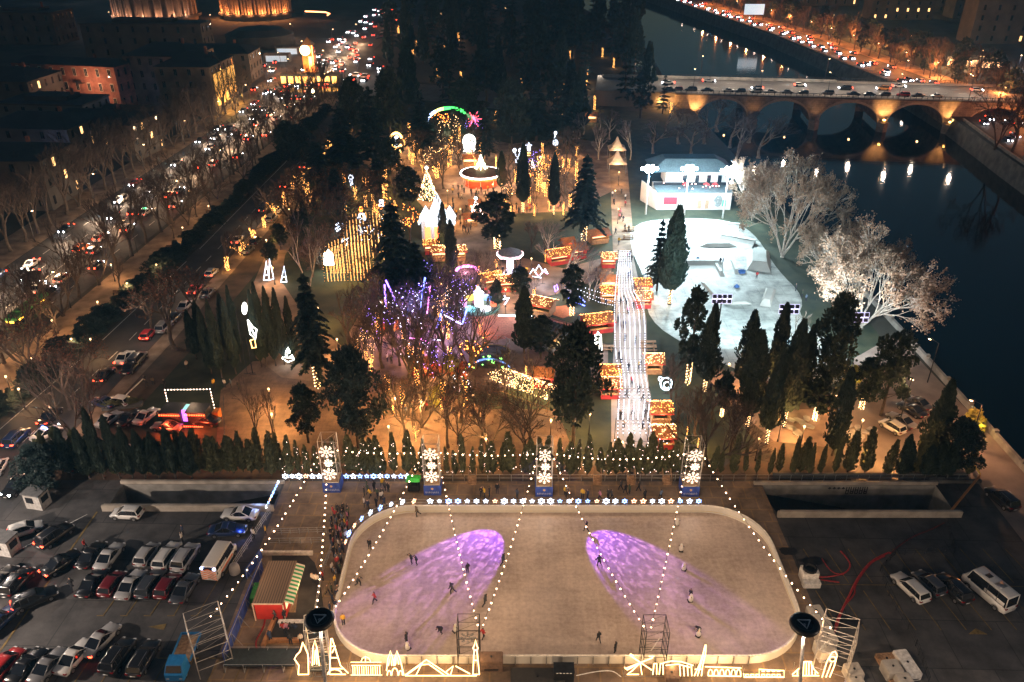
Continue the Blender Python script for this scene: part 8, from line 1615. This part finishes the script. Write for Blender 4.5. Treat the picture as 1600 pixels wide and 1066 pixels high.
# ================================================================== town at the upper left
BRK = bricky('old_brick', (.22, .075, .05), (.27, .10, .065), (.16, .10, .08), 1.2, .5, .25, .02, .9, rot=(math.pi / 2, 0, 0)); DRKW = mat('dark_wall', (.06, .055, .05), .9, vary=.3, scale=.2); ROOFD = mat('dark_roof', (.03, .03, .032), .8, vary=.3, scale=.2); FRM = mat('window_frame', (.42, .36, .28), .7); LITW = emit('window_lit', (1, .55, .2), 2.4)
def building(label, x, y, w, d, h, rz, m, floors, cols, lit=(), frames=True, roof='hip', exact=True, cat='building', grp=None, sides=True):
 t = thing('town_building', label, cat, (x, y, 0), rz, grp, exact=exact); b = MB(); b.box(-w / 2, w / 2, -d / 2, d / 2, 0, h); link('wall', b.mesh('wall', m), t); b = MB()
 if roof == 'hip': e = .5; b.loft([[(-w / 2 - e, -d / 2 - e, h + .003), (w / 2 + e, -d / 2 - e, h + .003), (w / 2 + e, d / 2 + e, h + .003), (-w / 2 - e, d / 2 + e, h + .003)], [(-w / 2 + d * .35, -.3, h + d * .16), (w / 2 - d * .35, -.3, h + d * .16), (w / 2 - d * .35, .3, h + d * .16), (-w / 2 + d * .35, .3, h + d * .16)]])
 else: b.box(-w / 2 - .3, w / 2 + .3, -d / 2 - .3, d / 2 + .3, h + .003, h + .5); b.box(-w / 4, w / 4, -d / 4, d / 4, h + .5, h + 2)
 r = link('roof', b.mesh('roof', ROOFD), t); b = MB(); b.box(w * .22, w * .22 + .8, 0, .8, h, h + d * .16 + 1.4); link('chimney', b.mesh('chimney', BRK), r)
 fh = h / floors; k = 0
 for f in range(floors):
  for c in range(cols):
   xx_ = -w / 2 + w * (c + .5) / cols; z0 = f * fh + fh * .3; ww, hh = min(1.1, w / cols * .45), fh * .5; on = k in lit; k += 1
   if frames: b = MB(); b.box(xx_ - ww / 2 - .15, xx_ + ww / 2 + .15, -d / 2 - .1, -d / 2 + .05, z0 - .15, z0 + hh + .25); fr = link('window', b.mesh('window', FRM), t)
   b = MB(); b.box(xx_ - ww / 2, xx_ - .05, -d / 2 - .13, -d / 2 - .05, z0, z0 + hh); b.box(xx_ + .05, xx_ + ww / 2, -d / 2 - .13, -d / 2 - .05, z0, z0 + hh); link('pane', b.mesh('pane', LITW if on else GLASS), fr if frames else t)
 if sides:
  for f in range(floors):
   for c in range(max(1, int(d / 4))):
    yy = -d / 2 + d * (c + .5) / max(1, int(d / 4)); z0 = f * fh + fh * .3; b = MB(); b.box(w / 2 - .05, w / 2 + .1, yy - .5, yy + .5, z0, z0 + fh * .5); link('side_window', b.mesh('side_window', LITW if (c + f) % 7 == 3 and lit else GLASS), t)
 return t
def bpx(px, py, **k): g = gp(px, py); return g.x, g.y
x, y = bpx(118, 168); T1 = building('old red brick house with pale-framed windows lit by a courtyard lamp', x, y + 6, 44, 12, 15.5, -.22, BRK, 3, 9)
b = MB(); b.box(6, 8.5, -8.1, -6.1, 9.4, 9.5); b.box(6, 8.5, -8.1, -8.02, 9.5, 10.4); b.box(6, 8.5, -8.1, -6.1, 4.4, 4.5); b.box(6, 8.5, -8.1, -8.02, 4.5, 5.4); link('balcony', b.mesh('balcony', MATS['dark_iron']), T1)
for q, pw in (((190, 158), 2600), ((130, 150), 1500), ((165, 165), 1400), ((90, 140), 900)): g = gp(*q); lamp((g.x, g.y - 13, 10), pw * 4, (1, .50, .28), .6, 'courtyard_glow')
g = gp(175, 150); b = MB(); b.tube((-4, 0, 4.6), (4, 1.5, 5.2), .14, n=6); b.tube((-4, 0, 0), (-4, 0, 4.6), .07, n=5); b.tube((4, 1.5, 0), (4, 1.5, 5.2), .07, n=5); thing('courtyard_lamp', 'long white lamp tube lighting the brick courtyard', 'lamp', (g.x, g.y - 4, 0), .1, data=b.mesh('courtyard_lamp', emit('tube_lamp', (1, .8, .66), 10)), exact=True)
for px, py, w, d, h, rz, m, fl, cl, lit, lab in ((78, 212, 30, 16, 10, -.1, mat('slate_front', (.05, .07, .08), .5, vary=.2), 3, 5, (), 'dark glass-fronted block below the brick house'), (165, 205, 26, 12, 6, -.2, DRKW, 2, 5, (7,), 'low dark house with two lit windows by the courtyard'), (262, 165, 26, 22, 18, -.1, mat('tuff_wall', (.10, .075, .06), .9, vary=.3, scale=.3), 4, 6, (), 'plain tuff house with a blue-lit window'), (300, 180, 20, 24, 17, -.05, MATS['tuff_wall'], 4, 4, (), 'tall house whose street side glows yellow'), (10, 190, 26, 20, 14, -.1, DRKW, 3, 5, (4, 5, 6), 'dark corner house with warm windows at the frame edge'), (10, 330, 24, 16, 13, .0, DRKW, 3, 5, (0, 1, 6, 11), 'dark house with balconies and a few warm windows by the avenue'), (60, 265, 26, 18, 12, -.1, DRKW, 3, 5, (2, 9), 'dark flat house behind the avenue trees'), (150, 250, 30, 16, 11, -.15, DRKW, 3, 5, (8,), 'dark house facing the avenue below the courtyard'), (340, 130, 30, 18, 12, 0, DRKW, 3, 6, (), 'low dark house behind the light-wound street tree'), (40, 70, 40, 20, 16, -.1, DRKW, 3, 6, (), 'dark roofed block behind the brick house'), (230, 92, 60, 14, 16, -.05, DRKW, 3, 8, (), 'long dark slab house under the drum building')):
 x, y = bpx(px, py); T_ = building(lab, x, y + d / 2, w, d, h, rz, m, fl, cl, lit, frames=False, roof='flat' if 'slab' in lab or 'block' in lab else 'hip')
 if 'blue-lit' in lab: b = MB(); b.box(3, 4.6, -d / 2 - .2, -d / 2 - .14, 11, 14); link('blue_window', b.mesh('blue_window', emit('blue_win', (.06, .45, 1), 2.5)), T_)
 if 'glows yellow' in lab:
  for k in range(5): b = MB(); b.box(w / 2 + .12, w / 2 + .5, -d / 2 + 2 + k * 4.4, -d / 2 + 4.6 + k * 4.4, 3, 14); link('lit_wall_glow', b.mesh('lit_wall_glow', emit('wall_glow_yellow', (1, .5, .1), .7)), T_)  # yellow light on the street side put into glowing slabs
  for k in range(4): lamp((x + w / 2 + 2.5, y + 2 + k * 6, 3), 900, (1, .55, .12), .4)
for px, py, w, r0, n, pc, pw in ((222, 40, 'drum-shaped hall with pale lit fins, half cut by the frame top', 26, 22, (.24, .18, .14), 1300), (388, 34, 'drum-shaped hall with orange-lit slim columns at the frame top', 23, 34, (.26, .18, .12), 3400)):
 g = gp(px, py); t = thing('round_hall', w, 'building', (g.x, g.y + r0, 0), 0, exact=True); b = MB(); b.lathe([(r0 - 1, 0), (r0 - 1, 30)], 40); link('wall', b.mesh('wall', mat('hall_wall', (.2, .15, .11), .9, vary=.3, scale=.2)), t)
 for i in range(n): a = math.pi + math.pi * (i + .5) / n; b = MB(); ca, sa = math.cos(a), math.sin(a); b.tube((r0 * ca, r0 * sa, 4), (r0 * ca, r0 * sa, 30), .55, n=5); link('fin', b.mesh('fin', mat('hall_fin%d' % int(r0), pc, .8)), t)
 b = MB(); b.lathe([(r0 + 1.5, 2.6), (r0 + 1.5, 4)], 40); link('plinth', b.mesh('plinth', DRKW), t)
 for i in range(8): a = math.pi * 1.1 + math.pi * .85 * i / 8; lamp((g.x + (r0 + 2) * math.cos(a), g.y + r0 + (r0 + 2) * math.sin(a), 5), pw, (1, .33, .10) if r0 < 25 else (1, .5, .3), .4, 'hall_uplight')
x, y = bpx(395, 78); b = MB(); b.lathe([(18, 0), (18, 6), (12, 8.5), (.5, 10)], 28); t = thing('domed_pavilion', 'low dark round-roofed pavilion before the orange columns', 'building', (x, y + 16, 0), 0, data=b.mesh('domed_pavilion', ROOFD), exact=True)
# clock tower and pool
g = gp(487, 122); t = thing('clock_tower', 'slim tower glowing orange with a bright round clock face', 'tower', (g.x, g.y, 0), 0, exact=True); b = MB(); b.box(-2.4, 2.4, -2.4, 2.4, 0, 10); b.box(-1.8, 1.8, -1.8, 1.8, 10, 14); b.loft([[(-2.6, -2.6, 14), (2.6, -2.6, 14), (2.6, 2.6, 14), (-2.6, 2.6, 14)], [(-.1, -.1, 17), (.1, -.1, 17), (.1, .1, 17), (-.1, .1, 17)]]); link('shaft', b.mesh('shaft', mat('tower_plaster', (.5, .25, .1), .8)), t); b = MB(); b.tube((-1, -2.0, 12), (-1, -2.5, 12), 2.2, n=16); link('clock_face', b.mesh('clock_face', emit('clock_lit', (1, .6, .3), 7)), t); b = MB(); b.box(.2, 1.6, -2.7, -2.45, .5, 9.5); b.box(2.0, 2.3, -2.7, -2.45, 6, 14); link('light_strip', b.mesh('light_strip', emit('tower_strip', (1, .35, .08), 9)), t)
for k in range(3): lamp((g.x - 4 + k * 5, g.y - 6, 4), 4200, (1, .33, .08), .8)
g = gp(487, 141); b = MB(); b.face([(g.x + 15 * math.cos(i * .2618), g.y + 9 * math.sin(i * .2618), .12) for i in range(24)]); m2, nt2, bs2 = _nt('pool_water'); bs2.inputs['Base Color'].default_value = (.02, .015, .01, 1); bs2.inputs['Roughness'].default_value = .12; struct('pool_water', b, m2)
b = MB(); b.path([(g.x + 15.4 * math.cos(i * .2618), g.y + 9.4 * math.sin(i * .2618), .3) for i in range(24)], .5, 4, closed=True); thing('pool_rim', 'dark stone rim of the round pool below the clock tower', 'rim', data=b.mesh('pool_rim', CONCD), exact=True)
t = thing('cafe_terrace', 'row of amber-lit cafe fronts beyond the round pool', 'cafe', (g.x - 2, g.y + 12, 0), 0, exact=True); b = MB(); b.box(-14, 12, 0, 5, 0, 4); link('wall', b.mesh('wall', DRKW), t)
for k in range(8): b = MB(); b.box(-13.4 + k * 3.1, -11.4 + k * 3.1, -.1, -.02, .4, 3.2); link('window', b.mesh('window', emit('cafe_amber', (1, .48, .1), 4)), t)
lamp((g.x - 2, g.y + 8, 3), 2200, (1, .5, .15), 1)
# cars and lights of the square
rg = random.Random(61); SQ = 'cars in the busy square'
for p in scatter([(395, 155), (385, 110), (470, 65), (555, 62), (600, 110), (590, 132), (540, 125), (470, 152)], 44, 7, rg):
 c = rg.choice(PAL); w = rg.random() < .5; far_car(p.x, p.y, rg.choice((.1, 3.2, .3, 3.0)), c, f'{CN[c]} car ' + ('with white headlights' if w else 'with red lamps') + ' in the busy square', SQ, big=1.15, rng=rg)
for px, py, c in ((545, 128, WHI), (555, 120, WHI), (568, 122, WHI), (602, 122, SIL), (512, 118, BLK)): g = gp(px, py); far_car(g.x, g.y, 1.4, c, f'{CN[c]} car parked on the pale forecourt by the square', 'cars on the forecourt', big=.8)
for px, py, pw, c in ((470, 90, 3200, (1, .4, .16)), (520, 70, 2800, (1, .45, .2)), (560, 60, 2600, (1, .4, .18)), (440, 110, 3000, (1, .42, .2)), (560, 120, 2600, (1, .82, .66)), (420, 135, 2200, (1, .5, .2)), (510, 105, 2400, (1, .5, .25)), (400, 100, 2200, (1, .5, .25)), (600, 40, 2200, (1, .35, .16)), (460, 60, 1800, (1, .5, .3))): g = gp(px, py); street_lamp((g.x, g.y, 0), rg.uniform(0, 6), 'street lamp in the busy square', 'street lamps', pw, c)
for px, py, w in ((447, 88, 'small lit shop front across the square'), (430, 100, 'second small lit shop front across the square')): g = gp(px, py); t = thing('shop_kiosk', w, 'kiosk', (g.x, g.y + 3, 0), 0, 'shops across the square', exact=True); b = MB(); b.box(-6, 6, 0, 5, 0, 4); link('wall', b.mesh('wall', DRKW), t); b = MB(); b.box(-5, 5, -.1, -.02, .5, 3.2); link('shop_window', b.mesh('shop_window', emit('shop_cool', (.65, .85, 1), .4)), t)
g = gp(500, 32); b = MB(); b.path([(-9, 0, 5.5), (4, 0, 5.0), (7, 0, 4), (5, 0, 3)], .4, 5); thing('neon_arrow', 'orange neon line on a roof edge at the top of the square', 'neon sign', (g.x, g.y, 0), 0, data=b.mesh('neon_arrow', emit('neon_orange', (1, .3, .1), 8)), exact=True)
for i, (px, py) in enumerate(((2, 30), (13, 48), (34, 42), (86, 44), (64, 55), (26, 58), (8, 69), (172, 14), (173, 40), (136, 60), (145, 58), (60, 6), (115, 6), (142, 2), (330, 45), (365, 30), (410, 20), (445, 8), (382, 100), (355, 98), (85, 280), (157, 242), (268, 174))):
 g = gp(px, py); street_lamp((g.x, g.y, 0), i, 'far street lamp among the dark town roofs', 'street lamps', 260 if i < 20 else 800, (.9, .9, 1) if i < 14 else (.45, .5, 1) if i > 19 else (1, .8, .6))
for i, (px, py, hh) in enumerate(((345, 170, 20), (318, 150, 18), (300, 185, 12), (240, 225, 12), (200, 240, 11), (165, 265, 12), (290, 215, 11), (330, 205, 11), (370, 185, 10), (410, 165, 9), (60, 300, 11), (110, 300, 12), (20, 285, 11), (255, 215, 10))): p = BARS[i % 4]; s = hh / p.h; p.put(gp(px, py), i, s, 'bare tree between the town houses and the avenue', 'bare street trees', name='street_tree')
# light-wound trunk of the tall street tree
# ================================================================== bridge traffic and lamps
BG_ = 'cars on the stone bridge'
for i, px in enumerate((1012, 1050, 1064, 1085, 1110, 1143, 1162, 1187, 1208, 1233, 1258, 1295, 1334, 1357, 1381, 1408, 1430, 1457)):
 c = (WHI, BLK, DRD, BLK, BLK, WHI, BLK, WHI, SIL, GRY, BLK, GRY, BLK, BLK, BLK, RED, BLK, SIL)[i]; lx = (xx(px, 303, zd) - BO.x) / math.cos(BR); k = ('sedan', 'sedan', 'hatch', 'suv')[i % 4]
 thing('parked_car', f'{CN[c]} car parked along the bridge parapet', 'car', bl(lx, 4.2, zd + .05), math.pi / 2 + BR, 'cars parked on the bridge', FARP[k] if 'FARP' in globals() else None or far_car_mesh(k, .01), 1, c)
for px, ly, c, dr in ((1040, 16, WHI, 1), (1240, 18, WHI, -1), (1310, 14, BLK, 1), (1365, 15, (.5, .2, .05), 1), (1385, 21, WHI, -1), (1500, 17, WHI, -1), (1100, 22, SIL, -1), (1180, 10, BLK, 1)): lx = (xx(px, 303 + ly, zd) - BO.x) / math.cos(BR); far_car(*bl(lx, ly, 0)[:2], dr * math.pi / 2 + BR, c, f'{CN.get(c, "orange")} car driving over the stone bridge', 'cars driving on the bridge', z=zd + .05, big=1.0)
for i, px in enumerate((1085, 1178, 1275, 1390, 1480)): lx = (xx(px, 330, zd) - BO.x) / math.cos(BR); LP.put(bl(lx, BW - 1.2, zd), -HP + BR, (1, 1, 1.15), 'lamp post on the far parapet of the bridge', 'lamp posts of the bridge')
for i, px in enumerate((1087, 1190, 1292, 1398, 1500)): lx = (xx(px, 304, zd) - BO.x) / math.cos(BR); p = bl(lx, 2.6, zd); LP.put(p, HP + BR, (1, 1, 1.05), 'lamp post on the near parapet of the bridge', 'lamp posts of the bridge'); q = bl(lx + 3, 9, zd + 8); lamp(q, 4600, (1, .80, .62), .6, 'street_lamp_glow'); q = bl(lx - 8, 20, zd + 8); lamp(q, 4000, (1, .80, .62), .6, 'street_lamp_glow')
lamp((gp(1000, 130).x, gp(1000, 130).y, 8), 1800, (1, .82, .66), .5); lamp((gp(935, 140).x, gp(935, 140).y, 8), 1800, (1, .8, .62), .5)
for px, py in ((1030, 168), (1045, 170)): g = gp(px, py); lamp((g.x, g.y - 1, 2.5), 1500, (1, .45, .12), .4)
# ================================================================== far bank
RV_L = [(151, 100), (152.5, 200), (157.5, 247), (165, 296), (166.5, 350), (154, 500), (126, 671), (96, 800)]; RV_R = [(171, 100), (172, 200), (176, 247), (184, 296), (184, 350), (170, 500), (141, 671), (112, 800)]
rg = random.Random(71)
for f, away in ((.14, 0), (.38, 0), (.62, 1), (.86, 1)):
 y = 205 + rg.uniform(0, 10)
 while y < 680:
  xl, a = along(RV_L, y); xr, _ = along(RV_R, y); c = rg.choice(PAL); far_car(xl + (xr - xl) * f, y, a + (0 if away else math.pi), c, f'{CN[c]} car ' + ('heading away' if away else 'with white headlights') + ' on the far riverside road', 'cars on the far riverside road', big=1.0 if y < 330 else 1.25, rng=rg); y += rg.uniform(11, 24) * (1.0 if f < .5 else 2.0)
y = 205
while y < 660:
 xl, a = along(RV_L, y); xr, _ = along(RV_R, y)
 LP.put((xr + 2, y, 0), math.pi, 1, 'street lamp along the far riverside road', 'street lamps'); lamp((xr - .5, y, 7.2), 8000 if y < 300 else 12000, (1, .29, .07), .5, 'street_lamp_glow')
 if y > 300: lamp((xl + 1, y + 12, 2.6), 420, (1, .75, .6), .5)
 y += 26
for i in range(46):
 y = 215 + i * 9.6; xr, _ = along(RV_R, y)
 for off in ((4, 11, 22) if y > 330 else (5, 14)):
  k = i + off; p = BARS[k % 4] if (k % 3) else FARC[1]; h = rg.uniform(10, 16); s = h / p.h; p.put((xr + off + rg.uniform(-2, 2), y + rg.uniform(-3, 3), 0), rg.uniform(0, 6), s, 'dark tree lining the far riverside road', 'trees on the far bank', name='riverside_tree')
tree(RUSTS[1], 1555, 232, 112, 110, 'wide dark tree at the far end of the bridge', exact=True); tree(BARS[1], 1580, 240, 140, 70, 'bare tree beside the wide tree at the far bridge end', exact=True); tree(BARS[0], 1410, 215, 175, 20, 'thin bare tree by the far bridge pier', exact=True) if False else None
for px, py, w, h, lit, lab in ((1410, 32, 40, 12, (0, 1, 8, 9, 10, 11), 'far house with a row of glowing yellow windows on the hillside'), (1585, 70, 46, 26, (3,), 'large dark far house with a single lit window'), (1540, 30, 40, 24, (), 'dark far house beside the large one'), (1480, 20, 40, 22, (), 'dark far house on the hillside behind the trees'), (1300, 10, 40, 16, (5,), 'dark far house behind the riverside trees'), (1250, 2, 40, 18, (), 'dark far house at the frame top')):
 x, y = bpx(px, py); building(lab, x, y + 10, w, 16, h, -.05, DRKW, 3 if h < 20 else 5, 6, lit, frames=False)
g = gp(1175, 42); t = thing('billboard', 'pale lit billboard above the far riverside road', 'billboard', (g.x, g.y, 0), 0, exact=True); b = MB(); b.box(-6, 6, -.2, .2, 7, 13); link('panel', b.mesh('panel', emit('billboard_cool', (.6, .85, 1), .7)), t); b = MB(); b.tube((0, 0, 0), (0, 0, 7), .3, n=6); link('post', b.mesh('post', MATS['dark_iron']), t)
for px, py, pw, c in ((1300, 40, 4000, (1, .4, .1)), (1375, 70, 5200, (1, .4, .1)), (1420, 75, 5000, (1, .42, .1)), (1340, 60, 3600, (1, .4, .1)), (1490, 105, 4200, (1, .55, .25)), (1530, 100, 4600, (1, .55, .25)), (1410, 22, 2400, (1, .5, .15)), (1460, 120, 3200, (1, .36, .1)), (1250, 20, 2800, (1, .36, .1)), (1590, 108, 2500, (.8, .8, 1)), (1210, 5, 2600, (1, .4, .12)), (1440, 2, 3000, (1, .35, .1))): g = gp(px, py); GLB.put(g, 0, (1.6, 1.6, 1.6), 'bright lamp among the far bank trees', 'lamps on the far bank'); lamp((g.x, g.y - 3, 5), pw * 3.4, c, .6)
for i, (px, py) in enumerate(((1494, 104), (1512, 105), (1530, 106), (1548, 108))): g = gp(px, py); t = thing('shop_kiosk', 'orange-lit shop row on the far bank', 'shop', (g.x, g.y, 0), 0, 'shops on the far bank'); b = MB(); b.box(-5, 5, 0, 5, 0, 4.4); link('wall', b.mesh('wall', DRKW), t); b = MB(); b.box(-4.4, 4.4, -.1, -.02, .6, 3.4); link('shop_window', b.mesh('shop_window', emit('shop_warm', (1, .5, .22), 3.2)), t)
# distant wooded ground behind everything, with a few far lamps
for i, (px, py) in enumerate(((700, 60), (735, 12), (770, 8), (790, 30), (690, 40), (660, 70), (720, 75), (840, 60), (860, 40))): g = gp(px, py); GLB.put(g, 0, (1.8, 1.8, 1.8), 'faint lamp glinting through the dark wood', 'lamps in the dark wood'); lamp((g.x, g.y - 2, 5), 500, (1, .45, .25), .5)
# ================================================================== labels that single each thing out
LMK = {'the lit pergola': (800, 605), 'the front golden curtain': (545, 420), 'the carousel': (752, 285), 'the ice palace': (684, 360), 'the swing ride': (797, 425), 'the purple light poles': (640, 500), 'the skate pavilion': (1082, 320), 'the peaked tents': (963, 255), 'the rainbow arch': (702, 195), 'the clock tower': (487, 118), 'the stone bridge': (1283, 175), 'the walkway foot': (990, 690), 'the white ball light': (1040, 608), 'the food stand': (295, 655), 'the red hut': (435, 940), 'the ambulance': (346, 884), 'the third flood mast': (1341, 590), 'the white tiered light tree': (450, 565), 'the golden horseshoe wreath': (619, 240), 'the green bus': (48, 500), 'the brick house': (130, 170), 'the round pool': (487, 141), 'the red-lit kiosk': (905, 186), 'the patrol car': (75, 682), 'the billboard': (1175, 42), 'the far shop row': (1520, 106), 'the snowflake tower by the ramp': (1078, 776), 'the green cart': (647, 767), 'the far house with yellow windows': (1410, 32), 'the orange columns': (395, 62), 'the wide far tree': (1555, 232), 'the path bend light cones': (425, 440), 'the yellow barrier beam': (1515, 735)}
LMW = {k: gp(*v) for k, v in LMK.items()}
def nearest(o):
 p = o.location; return min(LMW, key=lambda k: (LMW[k].xy - p.xy).length)
by = {}
for o, ex in THINGS:
 if ex: continue
 by.setdefault((o['label'], nearest(o)), []).append(o)
for (lab, lm), os_ in by.items():
 os_.sort(key=lambda o: (o.location.xy - LMW[lm].xy).length)
 for i, o in enumerate(os_): o['label'] = f'{lab}, {ordw(i + 1)} out from {lm}' if len(os_) > 1 else f'{lab}, near {lm}'
for o, ex in THINGS:
 w = o['label'].split()
 if len(w) > 16: o['label'] = ' '.join(w[:16])
hz = MB(); hz.box(-620, 620, -30, 1080, WZ - 2.5, 78); hzm = bpy.data.materials.new('night_haze'); hzm.use_nodes = True; nt = hzm.node_tree; nt.nodes.remove(nt.nodes['Principled BSDF']); pv = nt.nodes.new('ShaderNodeVolumePrincipled')
pv.inputs['Color'].default_value = (.16, .55, 1, 1); pv.inputs['Density'].default_value = HAZE; pv.inputs['Anisotropy'].default_value = .2
nt.links.new(pv.outputs['Volume'], nt.nodes['Material Output'].inputs['Volume'])
if HAZE: hz_o = link('haze', hz.mesh('haze', hzm, False, True)); hz_o['kind'] = 'stuff'
# ================================================================== sky, moon, render settings
W = bpy.data.worlds.new('World'); SC.world = W; W.use_nodes = True; nt = W.node_tree; bg = nt.nodes['Background']
sky = nt.nodes.new('ShaderNodeTexSky'); sky.sky_type = 'NISHITA'; sky.sun_disc = False; sky.sun_elevation = rad(1.2); sky.sun_rotation = rad(200); sky.altitude = 400; sky.ozone_density = 2.2
nt.links.new(sky.outputs['Color'], bg.inputs['Color']); bg.inputs['Strength'].default_value = SKY_STRENGTH
v = SC.view_settings; SC.display_settings.display_device = 'sRGB'; v.view_transform = 'Standard'; v.look = 'None'; v.exposure = EXPOSURE; v.gamma = 1; v.use_curve_mapping = False
c = SC.cycles; c.use_denoising = True; c.max_bounces = 5; c.diffuse_bounces = 2; c.glossy_bounces = 3; c.transmission_bounces = 2; c.transparent_max_bounces = 4; c.volume_bounces = 0
c.sample_clamp_indirect = 2.0; c.sample_clamp_direct = 0; c.use_light_tree = True; c.caustics_reflective = False; c.caustics_refractive = False; c.blur_glossy = 1.0; c.light_sampling_threshold = .006; c.use_adaptive_sampling = True; c.adaptive_threshold = .025; c.adaptive_min_samples = 20
try: c.denoiser = 'OPENIMAGEDENOISE'; c.denoising_input_passes = 'RGB_ALBEDO_NORMAL'
except Exception: pass
